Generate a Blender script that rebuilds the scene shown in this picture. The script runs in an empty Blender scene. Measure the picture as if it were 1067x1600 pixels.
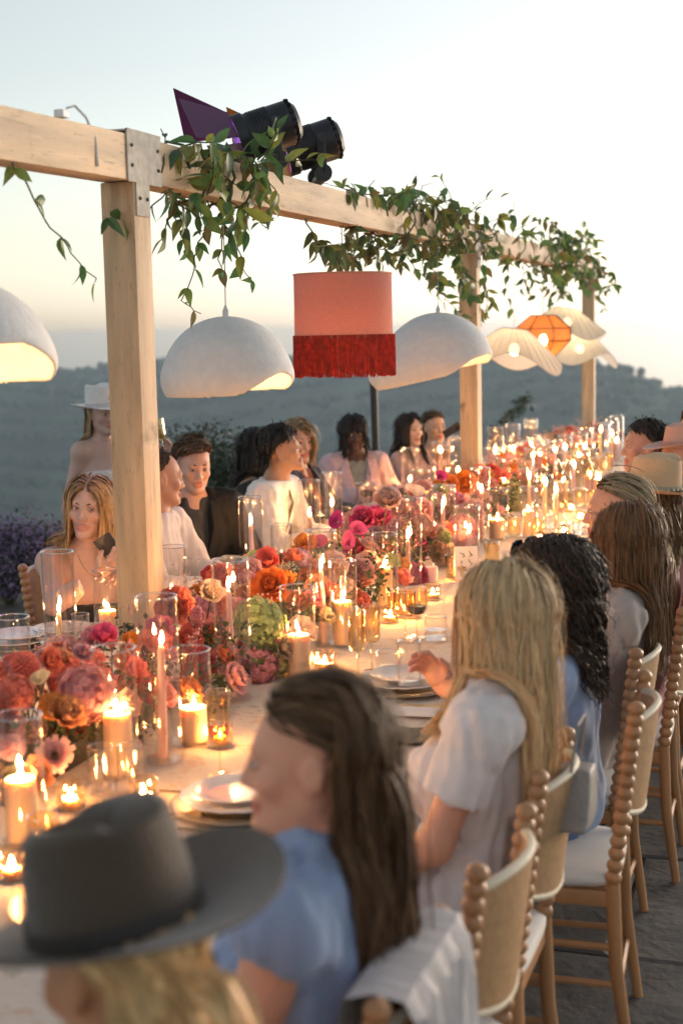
import bpy, bmesh, math, random
import numpy as np
from mathutils import Vector, Matrix
from math import radians, sin, cos, pi
random.seed(11)
rng = np.random.default_rng(11)
S = bpy.context.scene
COL = S.collection

# ------------------------------------------------------------------ camera
F_PX = 2222.0                                    # 50 mm lens on a 24 x 36 frame, in pixels of the photograph
CAM = np.array([0.0, 0.0, 1.88])
YAW, PITCH, ROLL = radians(18.65), radians(7.3), -0.021
cam_rot = Matrix.Rotation(YAW, 3, 'Z') @ Matrix.Rotation(pi / 2 - PITCH, 3, 'X') @ Matrix.Rotation(ROLL, 3, 'Z')
cam_data = bpy.data.cameras.new('camera')
cam_data.sensor_fit = 'VERTICAL'
cam_data.sensor_height = 36.0
cam_data.lens = 50.0
cam_data.clip_start = 0.05
cam_data.clip_end = 60000
cam_data.dof.use_dof = True
cam_data.dof.focus_distance = 5.3
cam_data.dof.aperture_fstop = 2.5
cam_data.dof.aperture_blades = 9
cam = bpy.data.objects.new('camera', cam_data)
cam.matrix_world = Matrix.Translation(Vector(CAM)) @ cam_rot.to_4x4()
COL.objects.link(cam)
S.camera = cam

# ------------------------------------------------------------------ sky and sun (just after sunset)
SUN_ELEV, SUN_AZ = radians(6), radians(30)     # the glow sits outside the frame, to the right of the table's far end
world = bpy.data.worlds.new('World')
S.world = world
world.use_nodes = True
wn = world.node_tree.nodes
bg = wn['Background']
sky = wn.new('ShaderNodeTexSky')
sky.sky_type = 'NISHITA'
sky.sun_disc = False
sky.sun_elevation = SUN_ELEV
sky.sun_rotation = SUN_AZ
sky.altitude = 300
sky.air_density = 1.0
sky.dust_density = 1.4
sky.ozone_density = 1.2
hsv = wn.new('ShaderNodeHueSaturation')          # high thin cloud greys the glow
hsv.inputs['Saturation'].default_value = 0.42
world.node_tree.links.new(sky.outputs[0], hsv.inputs['Color'])
world.node_tree.links.new(hsv.outputs[0], bg.inputs[0])
bg.inputs[1].default_value = 0.06
sun_data = bpy.data.lights.new('sun', 'SUN')
sun_data.energy = 0.2
sun_data.angle = radians(25)
sun_data.color = (1.0, 0.72, 0.5)
sun = bpy.data.objects.new('sun', sun_data)
sd = Vector((sin(SUN_AZ) * cos(radians(7)), cos(SUN_AZ) * cos(radians(7)), sin(radians(7))))
sun.rotation_euler = sd.to_track_quat('Z', 'Y').to_euler()
COL.objects.link(sun)

# ------------------------------------------------------------------ render settings
S.view_settings.view_transform = 'Standard'
S.view_settings.look = 'None'
S.view_settings.exposure = 2.38
S.view_settings.gamma = 1.0
S.view_settings.use_curve_mapping = False
S.render.engine = 'CYCLES'
cy = S.cycles
cy.use_denoising = True
cy.max_bounces = 8
cy.diffuse_bounces = 3
cy.glossy_bounces = 3
cy.transmission_bounces = 6
cy.transparent_max_bounces = 64
cy.volume_bounces = 1
cy.sample_clamp_indirect = 4.0
cy.sample_clamp_direct = 0.0
cy.caustics_reflective = False
cy.caustics_refractive = False
cy.use_light_tree = True

# ------------------------------------------------------------------ measuring helpers: where a direction seen from the terrace meets a plane
CR = np.array(cam_rot)
def ray(x, y):
    return CR @ np.array([(x - 533.5) / F_PX, -(y - 800) / F_PX, -1.0])
def on_z(x, y, z):
    d = ray(x, y); return CAM + d * (z - CAM[2]) / d[2]
def on_x(x, y, X):
    d = ray(x, y); return CAM + d * (X / d[0])
def on_y(x, y, Y):
    d = ray(x, y); return CAM + d * (Y / d[1])
def px_per_m(p):
    q = CR.T @ (np.array(p) - CAM); return F_PX / -q[2]

# ------------------------------------------------------------------ materials
MATS = {}
def srgb(r, g, b):
    f = lambda c: (c / 255) / 12.92 if c / 255 <= 0.04045 else ((c / 255 + 0.055) / 1.055) ** 2.4
    return (f(r), f(g), f(b))
def mat(name, colour=(0.5, 0.5, 0.5), rough=0.6, metal=0.0, var=0.12, scale=14.0, bump=0.0, bscale=90.0, spec=0.5,
        stretch=(1, 1, 1), attr=None, objcol=False, transl=0.0, sheen=0.0, sss=0.0, coat=0.0, sss_r=(0.012, 0.005, 0.003)):
    if name in MATS: return MATS[name]
    m = bpy.data.materials.new(name); m.use_nodes = True
    nt = m.node_tree; n = nt.nodes; L = nt.links.new
    b = n['Principled BSDF']
    b.inputs['Roughness'].default_value = rough
    b.inputs['Metallic'].default_value = metal
    b.inputs['Specular IOR Level'].default_value = spec
    b.inputs['Sheen Weight'].default_value = sheen
    b.inputs['Coat Weight'].default_value = coat
    if sss:
        b.inputs['Subsurface Weight'].default_value = sss
        b.inputs['Subsurface Radius'].default_value = sss_r; b.inputs['Subsurface Scale'].default_value = 1.0
    tc = n.new('ShaderNodeTexCoord'); mp = n.new('ShaderNodeMapping'); mp.inputs['Scale'].default_value = stretch
    L(tc.outputs['Object'], mp.inputs['Vector'])
    nz = n.new('ShaderNodeTexNoise'); nz.inputs['Scale'].default_value = scale; nz.inputs['Detail'].default_value = 5
    L(mp.outputs[0], nz.inputs['Vector'])
    mr = n.new('ShaderNodeMapRange'); mr.inputs['From Min'].default_value = 0.3; mr.inputs['From Max'].default_value = 0.7
    mr.inputs['To Min'].default_value = 1 - var; mr.inputs['To Max'].default_value = 1 + var
    L(nz.outputs['Fac'], mr.inputs['Value'])
    sc = n.new('ShaderNodeVectorMath'); sc.operation = 'SCALE'
    L(mr.outputs[0], sc.inputs['Scale'])
    src = None
    if attr:
        a = n.new('ShaderNodeAttribute'); a.attribute_name = attr; src = a.outputs['Color']
    if objcol:
        oi = n.new('ShaderNodeObjectInfo')
        if src is not None:
            mx = n.new('ShaderNodeVectorMath'); mx.operation = 'MULTIPLY'
            L(src, mx.inputs[0]); L(oi.outputs['Color'], mx.inputs[1]); src = mx.outputs[0]
        else: src = oi.outputs['Color']
    if src is not None: L(src, sc.inputs[0])
    else: sc.inputs[0].default_value = colour
    L(sc.outputs[0], b.inputs['Base Color'])
    if bump:
        nb = n.new('ShaderNodeTexNoise'); nb.inputs['Scale'].default_value = bscale; nb.inputs['Detail'].default_value = 4
        L(mp.outputs[0], nb.inputs['Vector'])
        bp = n.new('ShaderNodeBump'); bp.inputs['Strength'].default_value = bump; bp.inputs['Distance'].default_value = 0.01
        L(nb.outputs['Fac'], bp.inputs['Height']); L(bp.outputs[0], b.inputs['Normal'])
    if transl:
        t = n.new('ShaderNodeBsdfTranslucent'); L(sc.outputs[0], t.inputs['Color'])
        ms = n.new('ShaderNodeMixShader'); ms.inputs[0].default_value = transl
        L(b.outputs[0], ms.inputs[1]); L(t.outputs[0], ms.inputs[2]); L(ms.outputs[0], n['Material Output'].inputs['Surface'])
    MATS[name] = m
    return m
def emit(name, colour, strength):
    if name in MATS: return MATS[name]
    m = bpy.data.materials.new(name); m.use_nodes = True
    nt = m.node_tree; nt.nodes.clear()
    e = nt.nodes.new('ShaderNodeEmission'); o = nt.nodes.new('ShaderNodeOutputMaterial')
    e.inputs[0].default_value = (*colour, 1); e.inputs[1].default_value = strength
    nt.links.new(e.outputs[0], o.inputs[0]); MATS[name] = m
    return m
def glass(name, tint=(1, 1, 1), rough=0.04, refl=1.0, dirt=0.0):
    """thin-walled glass: each wall lets light straight through, tinted, and mirrors by the angle"""
    if name in MATS: return MATS[name]
    m = bpy.data.materials.new(name); m.use_nodes = True
    nt = m.node_tree; nt.nodes.clear(); n = nt.nodes; L = nt.links.new
    o = n.new('ShaderNodeOutputMaterial'); t = n.new('ShaderNodeBsdfTransparent'); g = n.new('ShaderNodeBsdfGlossy')
    t.inputs[0].default_value = (*tint, 1); g.inputs['Roughness'].default_value = rough
    g.inputs[0].default_value = (1, 1, 1, 1)
    fr = n.new('ShaderNodeLayerWeight'); fr.inputs[0].default_value = 0.5
    pw = n.new('ShaderNodeMath'); pw.operation = 'POWER'; pw.inputs[1].default_value = 4.0; L(fr.outputs['Facing'], pw.inputs[0])
    mu = n.new('ShaderNodeMath'); mu.operation = 'MULTIPLY_ADD'; mu.inputs[1].default_value = 1.1 * refl; mu.inputs[2].default_value = 0.08 * refl; mu.use_clamp = True
    L(pw.outputs[0], mu.inputs[0])
    ms = n.new('ShaderNodeMixShader'); L(mu.outputs[0], ms.inputs[0]); L(t.outputs[0], ms.inputs[1]); L(g.outputs[0], ms.inputs[2])
    L(ms.outputs[0], o.inputs[0]); MATS[name] = m
    return m

# ------------------------------------------------------------------ mesh building
class MB:
    def __init__(s): s.v = []; s.f = []
    def add(s, vs, fs):
        k = len(s.v); s.v.extend(tuple(map(float, p)) for p in vs); s.f.extend(tuple(i + k for i in f) for f in fs); return s
    def box(s, c, d, rot=None, bev=0.0):
        x, y, z = d[0] / 2, d[1] / 2, d[2] / 2
        R = rot if rot is not None else Matrix.Identity(3)
        if bev <= 0:
            vs = [(-x, -y, -z), (x, -y, -z), (x, y, -z), (-x, y, -z), (-x, -y, z), (x, -y, z), (x, y, z), (-x, y, z)]
            fs = [(3, 2, 1, 0), (4, 5, 6, 7), (0, 1, 5, 4), (1, 2, 6, 5), (2, 3, 7, 6), (3, 0, 4, 7)]
            return s.add([Vector(c) + R @ Vector(p) for p in vs], fs)
        bm = bmesh.new(); bmesh.ops.create_cube(bm, size=1)
        for v in bm.verts: v.co = Vector((v.co.x * d[0], v.co.y * d[1], v.co.z * d[2]))
        bmesh.ops.bevel(bm, geom=bm.edges[:], offset=bev, segments=2, profile=0.6, affect='EDGES')
        bm.verts.index_update()
        s.add([Vector(c) + R @ v.co for v in bm.verts], [[v.index for v in f.verts] for f in bm.faces]); bm.free(); return s
    def tube(s, pts, rad, n=8, cap=True, flat=None):
        pts = [Vector(p) for p in pts]; m = len(pts)
        rad = [rad] * m if not hasattr(rad, '__len__') else rad
        up = Vector((0.13, 0.21, 0.97)); vs = []; fs = []
        for i, p in enumerate(pts):
            t = (pts[min(i + 1, m - 1)] - pts[max(i - 1, 0)]).normalized()
            a = t.cross(up)
            if a.length < 0.1: a = t.cross(Vector((1, 0, 0)))
            a.normalize(); b = t.cross(a).normalized(); up = a.cross(t) * 1.0
            up.normalize()
            for k in range(n):
                w = 2 * pi * k / n
                vs.append(p + a * (cos(w) * rad[i]) + b * (sin(w) * rad[i] * (flat or 1)))
        for i in range(m - 1):
            for k in range(n):
                fs.append((i * n + k, i * n + (k + 1) % n, (i + 1) * n + (k + 1) % n, (i + 1) * n + k))
        if cap: fs += [tuple(range(n - 1, -1, -1)), tuple(range((m - 1) * n, m * n))]
        return s.add(vs, fs)
    def lathe(s, prof, n=24, c=(0, 0, 0), ribs=0, ribamp=0.0, wob=None, axis=None):
        """prof: list of (radius, z)"""
        vs = []; fs = []; R = axis if axis is not None else Matrix.Identity(3); c = Vector(c)
        for (r, z) in prof:
            for k in range(n):
                w = 2 * pi * k / n
                rr = r * (1 + (ribamp * cos(ribs * w) if ribs else 0)); zz = z + (wob(w, r) if wob else 0)
                vs.append(c + R @ Vector((rr * cos(w), rr * sin(w), zz)))
        m = len(prof)
        for i in range(m - 1):
            for k in range(n):
                fs.append((i * n + k, i * n + (k + 1) % n, (i + 1) * n + (k + 1) % n, (i + 1) * n + k))
        return s.add(vs, fs)
    def disc(s, c, r, n=24, up=1):
        vs = [(c[0] + r * cos(2 * pi * k / n), c[1] + r * sin(2 * pi * k / n), c[2]) for k in range(n)]
        return s.add(vs, [tuple(range(n)) if up > 0 else tuple(range(n - 1, -1, -1))])
    def ball(s, c, r, n=12, m=8, sq=(1, 1, 1)):
        vs = []; fs = []
        for i in range(m + 1):
            a = pi * i / m
            for k in range(n):
                w = 2 * pi * k / n
                vs.append((c[0] + r * sq[0] * sin(a) * cos(w), c[1] + r * sq[1] * sin(a) * sin(w), c[2] + r * sq[2] * cos(a)))
        for i in range(m):
            for k in range(n):
                fs.append((i * n + k, (i + 1) * n + k, (i + 1) * n + (k + 1) % n, i * n + (k + 1) % n))
        return s.add(vs, fs)
    def mesh(s, name, smooth=True):
        me = bpy.data.meshes.new(name); me.from_pydata(s.v, [], s.f); me.update()
        if smooth:
            me.polygons.foreach_set('use_smooth', [True] * len(me.polygons))
            try: me.set_sharp_from_angle(angle=radians(38))
            except Exception: pass
        return me
    def build(s, name, m, parent=None, smooth=True):
        return link(name, s.mesh(name, smooth), m, parent)

def link(name, me, m=None, parent=None, loc=(0, 0, 0)):
    o = bpy.data.objects.new(name, me)
    if m is not None and len(me.materials) == 0: me.materials.append(m)
    COL.objects.link(o); o.location = loc
    if parent is not None: o.parent = parent
    return o
def tag(o, label=None, cat=None, group=None, kind=None):
    if label: o['label'] = label
    if cat: o['category'] = cat
    if group: o['group'] = group
    if kind: o['kind'] = kind
    return o
def thing(name, label, cat, loc=(0, 0, 0), rz=0.0, group=None):
    o = bpy.data.objects.new(name, None); COL.objects.link(o)
    o.empty_display_size = 0.05
    o.location = loc; o.rotation_euler = (0, 0, rz)
    return tag(o, label, cat, group)
CHILD = {}
def kids(o): return [c for c in COL.objects if c.parent == o]
def copy_tree(o, tree=None):
    """copy of a thing with copies of its parts and sub-parts; mesh data stays shared"""
    if tree is None: tree = {}
    c = o.copy(); COL.objects.link(c)
    for ch in list(o.children):
        d = copy_tree(ch); d.parent = c
    return c
def np_mesh(name, V, Fq, smooth=True):
    me = bpy.data.meshes.new(name)
    V = np.asarray(V, np.float32); Fq = np.asarray(Fq, np.int32)
    k = Fq.shape[1]
    me.vertices.add(len(V)); me.vertices.foreach_set('co', V.ravel())
    me.loops.add(Fq.size); me.loops.foreach_set('vertex_index', Fq.ravel())
    me.polygons.add(len(Fq)); me.polygons.foreach_set('loop_start', np.arange(0, Fq.size, k, dtype=np.int32))
    try: me.polygons.foreach_set('loop_total', np.full(len(Fq), k, np.int32))
    except Exception: pass
    me.update(calc_edges=True)
    if smooth: me.polygons.foreach_set('use_smooth', [True] * len(me.polygons))
    return me
def set_col(me, cols, name='tint'):
    a = me.color_attributes.new(name, 'FLOAT_COLOR', 'POINT')
    c = np.ones((len(me.vertices), 4), np.float32); c[:, :3] = cols
    a.data.foreach_set('color', c.ravel())

# ------------------------------------------------------------------ signed distance modelling: smooth unions of round cones and ellipsoids, meshed by surface nets
class SDF:
    def __init__(s): s.p = []
    def cone(s, a, b, ra, rb, k=0.03, flat=None, op='u', clip=None):
        s.p.append(('c', np.array(a, float), np.array(b, float), ra, rb, k, flat, op, clip)); return s
    def ell(s, c, r, R=None, k=0.03, op='u', clip=None):
        s.p.append(('e', np.array(c, float), np.array(r, float), None if R is None else np.array(R, float), None, k, None, op, clip)); return s
    def bounds(s, pad):
        lo = np.full(3, 1e9); hi = -lo
        for q in s.p:
            if q[7] != 'u': continue
            l, h = SDF.bb(q); lo = np.minimum(lo, l); hi = np.maximum(hi, h)
        return lo - pad, hi + pad
    @staticmethod
    def bb(q):
        if q[0] == 'c':
            return np.minimum(q[1] - q[3], q[2] - q[4]), np.maximum(q[1] + q[3], q[2] + q[4])
        r = q[2].max(); return q[1] - r, q[1] + r
    @staticmethod
    def dist(q, P):
        if q[0] == 'c':
            a, b, ra, rb, flat = q[1], q[2], q[3], q[4], q[6]
            ab = b - a; L2 = max(ab @ ab, 1e-12)
            pa = P - a
            if flat is not None:
                ax, f = flat; t0 = pa @ ax; pa = pa + (t0 * (1 / f - 1))[..., None] * ax
            h = np.clip((pa @ ab) / L2, 0, 1)
            d = np.sqrt(((pa - h[..., None] * ab) ** 2).sum(-1)) - (ra + (rb - ra) * h)
            if flat is not None: d = d * (0.5 + 0.5 * flat[1])
        else:
            pc = P - q[1]
            if q[3] is not None: pc = pc @ q[3]
            r = q[2]
            k0 = np.sqrt(((pc / r) ** 2).sum(-1)); k1 = np.sqrt(((pc / (r * r)) ** 2).sum(-1)) + 1e-9
            d = k0 * (k0 - 1) / k1
            d = np.where(k0 < 1e-6, -r.min(), d)
        if q[8] is not None:
            for (c, nrm) in q[8]:
                d = np.maximum(d, (P - np.asarray(c)) @ np.asarray(nrm))
        return d
    def grid(s, lo, hi, h, extra=None):
        nx = np.maximum(np.ceil((hi - lo) / h).astype(int) + 1, 4)
        ax = [lo[i] + h * np.arange(nx[i]) for i in range(3)]
        D = np.full(nx, 0.3)
        for q in s.p:
            k = q[5]; l, u = SDF.bb(q); pad = k + 3 * h
            i0 = np.clip(np.floor((l - pad - lo) / h).astype(int), 0, nx); i1 = np.clip(np.ceil((u + pad - lo) / h).astype(int) + 1, 0, nx)
            if (i1 <= i0).any(): continue
            sl = tuple(slice(i0[j], i1[j]) for j in range(3))
            P = np.stack(np.meshgrid(ax[0][sl[0]], ax[1][sl[1]], ax[2][sl[2]], indexing='ij'), -1)
            d = SDF.dist(q, P); o = D[sl]
            if q[7] == 'u':
                w = np.maximum(k - np.abs(o - d), 0) / k
                D[sl] = np.minimum(o, d) - w * w * k * 0.25
            else:
                d = -d; w = np.maximum(k - np.abs(o - d), 0) / k
                D[sl] = np.maximum(o, d) + w * w * k * 0.25
        if extra is not None:
            P = np.stack(np.meshgrid(*ax, indexing='ij'), -1); D = extra(P, D)
        return D
    def at(s, P):
        D = np.full(P.shape[:-1], 0.5)
        for q in s.p:
            d = SDF.dist(q, P)
            if q[7] == 'u':
                k = q[5]; w = np.maximum(k - np.abs(D - d), 0) / k; D = np.minimum(D, d) - w * w * k * 0.25
        return D
    def mesh(s, h, lo=None, hi=None, extra=None):
        l, u = s.bounds(3 * h + 0.02)
        if lo is not None: l = np.maximum(l, lo)
        if hi is not None: u = np.minimum(u, hi)
        return surface_nets(s.grid(l, u, h, extra), l, h)
def surface_nets(D, org, h):
    D = np.pad(D, 1, constant_values=0.3); org = np.asarray(org) - h
    s = D < 0; n = np.array(D.shape)
    c = [s[i:n[0] - 1 + i, j:n[1] - 1 + j, k:n[2] - 1 + k] for i in (0, 1) for j in (0, 1) for k in (0, 1)]
    cnt = sum(a.astype(np.int8) for a in c)
    act = (cnt > 0) & (cnt < 8)
    I = np.argwhere(act)
    if len(I) == 0: return np.zeros((0, 3)), np.zeros((0, 4), int)
    acc = np.zeros((len(I), 3)); num = np.zeros(len(I))
    cor = [(i, j, k) for i in (0, 1) for j in (0, 1) for k in (0, 1)]
    val = {o: D[I[:, 0] + o[0], I[:, 1] + o[1], I[:, 2] + o[2]] for o in cor}
    for a in cor:
        for ax in range(3):
            if a[ax]: continue
            b = list(a); b[ax] = 1; b = tuple(b)
            va, vb = val[a], val[b]; m = (va < 0) != (vb < 0)
            t = np.where(m, va / np.where(m, va - vb, 1), 0)
            p = np.array(a, float)[None] + t[:, None] * (np.array(b) - np.array(a))[None]
            acc += p * m[:, None]; num += m
    V = (I + acc / num[:, None]) * h + org
    idx = np.full(act.shape, -1); idx[tuple(I.T)] = np.arange(len(I))
    Q = []
    for ax in range(3):
        o1, o2 = [(1, 2), (2, 0), (0, 1)][ax]
        e0 = [slice(1, -1)] * 3; e1 = [slice(1, -1)] * 3
        e0[ax] = slice(0, -1); e1[ax] = slice(1, None)
        a, b = s[tuple(e0)], s[tuple(e1)]
        E = np.argwhere(a != b)
        fl = a[tuple(E.T)]
        base = E + 1; base[:, ax] -= 1
        d1 = np.zeros(3, int); d1[o1] = 1; d2 = np.zeros(3, int); d2[o2] = 1
        g = lambda q: idx[q[:, 0], q[:, 1], q[:, 2]]
        q = np.stack([g(base - d1 - d2), g(base - d2), g(base), g(base - d1)], 1)
        q[~fl] = q[~fl][:, ::-1]
        Q.append(q[(q >= 0).all(1)])
    return V, np.concatenate(Q)
_ND = rng.normal(size=(6, 3)); _ND /= np.linalg.norm(_ND, axis=1)[:, None]
def wave_noise(P, f, seed=0.0):
    r = 0
    for i in range(6):
        r = r + np.sin((P @ _ND[i]) * f * (0.7 + 0.25 * i) + seed * (i + 1.3) + 1.7 * np.sin((P @ _ND[(i + 2) % 6]) * f * 0.6 + seed))
    return r / 6
# ================================================================== SETTING
# ---- far terrain: forested valley side with a ridge below eye level, then hazy country to the horizon
def ridge_elev(az):
    xs = np.array([-60, -30, -13.5, -11.5, -9.5, -7.5, -5, -2, 1, 4, 8, 9.6, 10.6, 12.0, 13.4, 16, 20, 30, 60]) * 1.0
    el = np.array([-1.9, -1.6, -1.35, -1.15, -1.25, -1.05, -1.1, -1.0, -1.05, -0.95, -0.85, -0.9, -1.25, -1.85, -2.5, -3.0, -3.6, -4, -5]) - 0.42
    return np.interp(az, xs, el)
def build_terrain():
    NA, NR = 360, 110
    az = np.linspace(-pi, pi, NA, endpoint=False)                    # measured from the direction the terrace view faces
    r = np.concatenate([[0.0], np.geomspace(7, 1050, NR - 1)])
    A, R = np.meshgrid(az, r, indexing='ij')
    deg = np.degrees(A)
    rid = 620 + 70 * np.sin(A * 5 + 1) + 40 * np.sin(A * 13)
    Zr = 1.88 + rid * np.tan(np.radians(ridge_elev(np.clip(-deg, -60, 60))))
    t = np.clip(R / 210, 0, 1); down = -1.5 - 108 * (t * t * (3 - 2 * t)) - 3 * np.clip((R - 6) / 20, 0, 1)
    u = np.clip((R - 210) / (rid - 210), 0, 1); up = (u * u * (3 - 2 * u)) ** 0.85
    Z = down + (Zr - down) * up
    back = np.clip((R - rid) / 500, 0, 1)
    Z = np.where(R > rid, Zr + (-140 - Zr) * (back * back * (3 - 2 * back)), Z)
    P = np.stack([-R * np.sin(A + YAW), R * np.cos(A + YAW), Z], -1)
    amp = np.clip((R - 60) / 200, 0, 1) * 7 * np.where(R > 1500, 0.3, 1)
    Z2 = Z + amp * wave_noise(P * np.array([1, 1, 0]), 0.022, 2.0) + amp * 0.35 * wave_noise(P * np.array([1, 1, 0]), 0.09, 5.0)
    P[..., 2] = Z2
    V = P.reshape(-1, 3); F = []
    ii = np.arange(NA)[:, None]; jj = np.arange(NR - 1)[None]
    q = np.stack([ii * NR + jj + 0 * ii, ii * NR + jj + 1, ((ii + 1) % NA) * NR + jj + 1, ((ii + 1) % NA) * NR + jj], -1).reshape(-1, 4)
    me = np_mesh('hills', V, q[:, ::-1])
    return me, (A, R, P, rid)
hill_mat = mat('hillside', (0.062, 0.075, 0.05), 0.95, var=0.45, scale=0.02, bump=0.6, bscale=0.3, spec=0.1)
hme, HG = build_terrain()
hills = tag(link('hills', hme, hill_mat), kind='structure')
def forest():
    """woods over the hillside: thousands of small uneven crowns, more along the skyline"""
    A, R, P, rid = HG
    ico = bmesh.new(); bmesh.ops.create_icosphere(ico, subdivisions=1, radius=1.0)
    iv = np.array([v.co[:] for v in ico.verts]); iF = np.array([[v.index for v in f.verts] for f in ico.faces]); ico.free()
    sel = np.argwhere((R > 330) & (R < rid + 60) & (np.abs(np.degrees(A)) < 28))
    top = np.argwhere((np.abs(R - rid) < 75) & (np.abs(np.degrees(A)) < 24))
    Vs = []; Fs = []; k = 0
    for src, n, r0, r1 in ((sel, 4200, 1.8, 3.6), (top, 2200, 0.9, 2.4)):
        pick = src[rng.integers(0, len(src), n)]
        for (i, j) in pick:
            p = P[i, j] + rng.normal(size=3) * (3, 3, 0)
            s = rng.uniform(r0, r1) * (1.2 if rng.random() < 0.05 else 1.0)
            v = iv * (1 + 0.14 * rng.normal(size=(len(iv), 1))) * (s, s, s * rng.uniform(0.7, 1.1)) + p + (0, 0, s * 0.35)
            Vs.append(v); Fs.append(iF + k); k += len(iv)
    me = np_mesh('woods', np.concatenate(Vs), np.concatenate(Fs))
    return tag(link('woods', me, mat('wood_foliage', (0.05, 0.065, 0.04), 0.95, var=0.5, scale=0.05, spec=0.1)), 'dark wooded hillside below the pale sky', 'woods', kind='stuff')
forest()

# ---- haze: one closed box of thin air around everything on the ground
hz = MB().box((0, 0, -82.5), (2160, 2160, 173)).build('haze', None, None, smooth=False)
hm = bpy.data.materials.new('haze_air'); hm.use_nodes = True
hm.node_tree.nodes.clear()
_o = hm.node_tree.nodes.new('ShaderNodeOutputMaterial'); _v = hm.node_tree.nodes.new('ShaderNodeVolumePrincipled')
_v.inputs['Color'].default_value = (0.68, 0.86, 1.0, 1); _v.inputs['Density'].default_value = 0.0006
_v.inputs['Anisotropy'].default_value = 0.25
hm.node_tree.links.new(_v.outputs[0], _o.inputs['Volume'])
hz.data.materials.append(hm); tag(hz, kind='stuff')

# ---- terrace
stone_mat = mat('flagstone', (0.115, 0.105, 0.095), 0.78, var=0.4, scale=5.5, bump=0.5, bscale=26, objcol=False)
grout_mat = mat('grout', (0.045, 0.042, 0.038), 0.95, var=0.3, scale=20, bump=0.5)
patio = tag(MB().box((-0.75, 6.5, -0.22), (10.7, 22, 0.4)).build('patio', grout_mat, smooth=False), kind='structure')
def flagstones():
    y = -1.2; n = 0
    while y < 16:
        d = rng.choice([0.55, 0.7, 0.85]); x = -6.0 + rng.uniform(0, 0.3)
        while x < 4.4:
            w = rng.uniform(0.6, 1.25)
            if y > -0.2 and x + w > -6.1 and n < 298:
                g = 0.006; z = 0.0 + rng.uniform(-0.003, 0.003); t = 0.022
                m = MB(); a, b, c, e = x + g, x + w - g, y + g, y + d - g
                j = [rng.uniform(-0.006, 0.006) for _ in range(8)]
                o = [(a + j[0], c + j[1]), (b + j[2], c + j[3]), (b + j[4], e + j[5]), (a + j[6], e + j[7])]
                i2 = [(a + 0.012, c + 0.012), (b - 0.012, c + 0.012), (b - 0.012, e - 0.012), (a + 0.012, e - 0.012)]
                m.add([(p[0], p[1], z - t) for p in o] + [(p[0], p[1], z - 0.006) for p in o] + [(p[0], p[1], z) for p in i2],
                      [(0, 1, 5, 4), (1, 2, 6, 5), (2, 3, 7, 6), (3, 0, 4, 7), (4, 5, 9, 8), (5, 6, 10, 9), (6, 7, 11, 10), (7, 4, 8, 11), (8, 9, 10, 11)])
                m.build('flagstone', stone_mat, patio, smooth=False); n += 1
            x += w
        y += d
flagstones()

# ---- leaves shared by garlands and plants
def leaf_mesh(name, L=1.0, W=0.42, fold=0.18, curl=0.25, n=5):
    vs = []; fs = []
    for i in range(n + 1):
        t = i / n; w = W * 0.5 * (sin(pi * min(t * 1.05, 1) ** 0.8) ** 0.9 if 0 < t < 1 else 0.02)
        z = -curl * t * t
        for sgn in (-1, 0, 1): vs.append((sgn * w, t * L, z + (fold * w * 1.2 if sgn else 0)))
    for i in range(n):
        for k in (0, 1): fs.append((i * 3 + k, i * 3 + k + 1, (i + 1) * 3 + k + 1, (i + 1) * 3 + k))
    return MB().add(vs, fs).mesh(name)
leaf_mat = mat('garland_leaf', (0.05, 0.1, 0.03), 0.38, var=0.25, scale=3, objcol=True, transl=0.42, spec=0.5)
stem_mat = mat('vine_stem', (0.07, 0.075, 0.03), 0.7)
LEAVES = [leaf_mesh('leaf_%s' % k, 1.0, w, f, c) for k, w, f, c in (('broad', 0.5, 0.2, 0.2), ('long', 0.38, 0.25, 0.35), ('curled', 0.44, 0.35, 0.6))]
for m_ in LEAVES: m_.materials.append(leaf_mat)
LEAF_COLS = [(0.035, 0.085, 0.03), (0.05, 0.10, 0.035), (0.028, 0.065, 0.03), (0.075, 0.12, 0.035), (0.1, 0.12, 0.03), (0.09, 0.075, 0.03)]
LEAF_COLS = [(2.3 * c[0], 2.2 * c[1], 1.9 * c[2]) for c in LEAF_COLS]
def put_leaf(parent, base, p, direction, size, cols=None):
    o = bpy.data.objects.new('leaf', LEAVES[random.randrange(3)]); COL.objects.link(o); o.parent = parent
    d = Vector(direction).normalized()
    q = d.to_track_quat('Y', 'Z') @ Matrix.Rotation(random.uniform(-pi, pi) * 0.6, 3, 'Y').to_quaternion()
    o.rotation_mode = 'QUATERNION'; o.rotation_quaternion = q
    o.location = Vector(p) - Vector(base); s = size * random.uniform(0.72, 1.2); o.scale = (s, s, s)
    c = random.choice(cols or LEAF_COLS); o.color = (*c, 1)
    return o
def vine_path(p0, d0, length, grav=0.5, wander=0.35, step=0.04):
    p = Vector(p0); d = Vector(d0).normalized(); pts = [p.copy()]
    for _ in range(int(length / step)):
        d = (d + Vector((random.gauss(0, wander), random.gauss(0, wander), random.gauss(0, wander))) * 0.35 + Vector((0, 0, -grav * 0.18))).normalized()
        p = p + d * step; pts.append(p.copy())
    return pts
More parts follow.
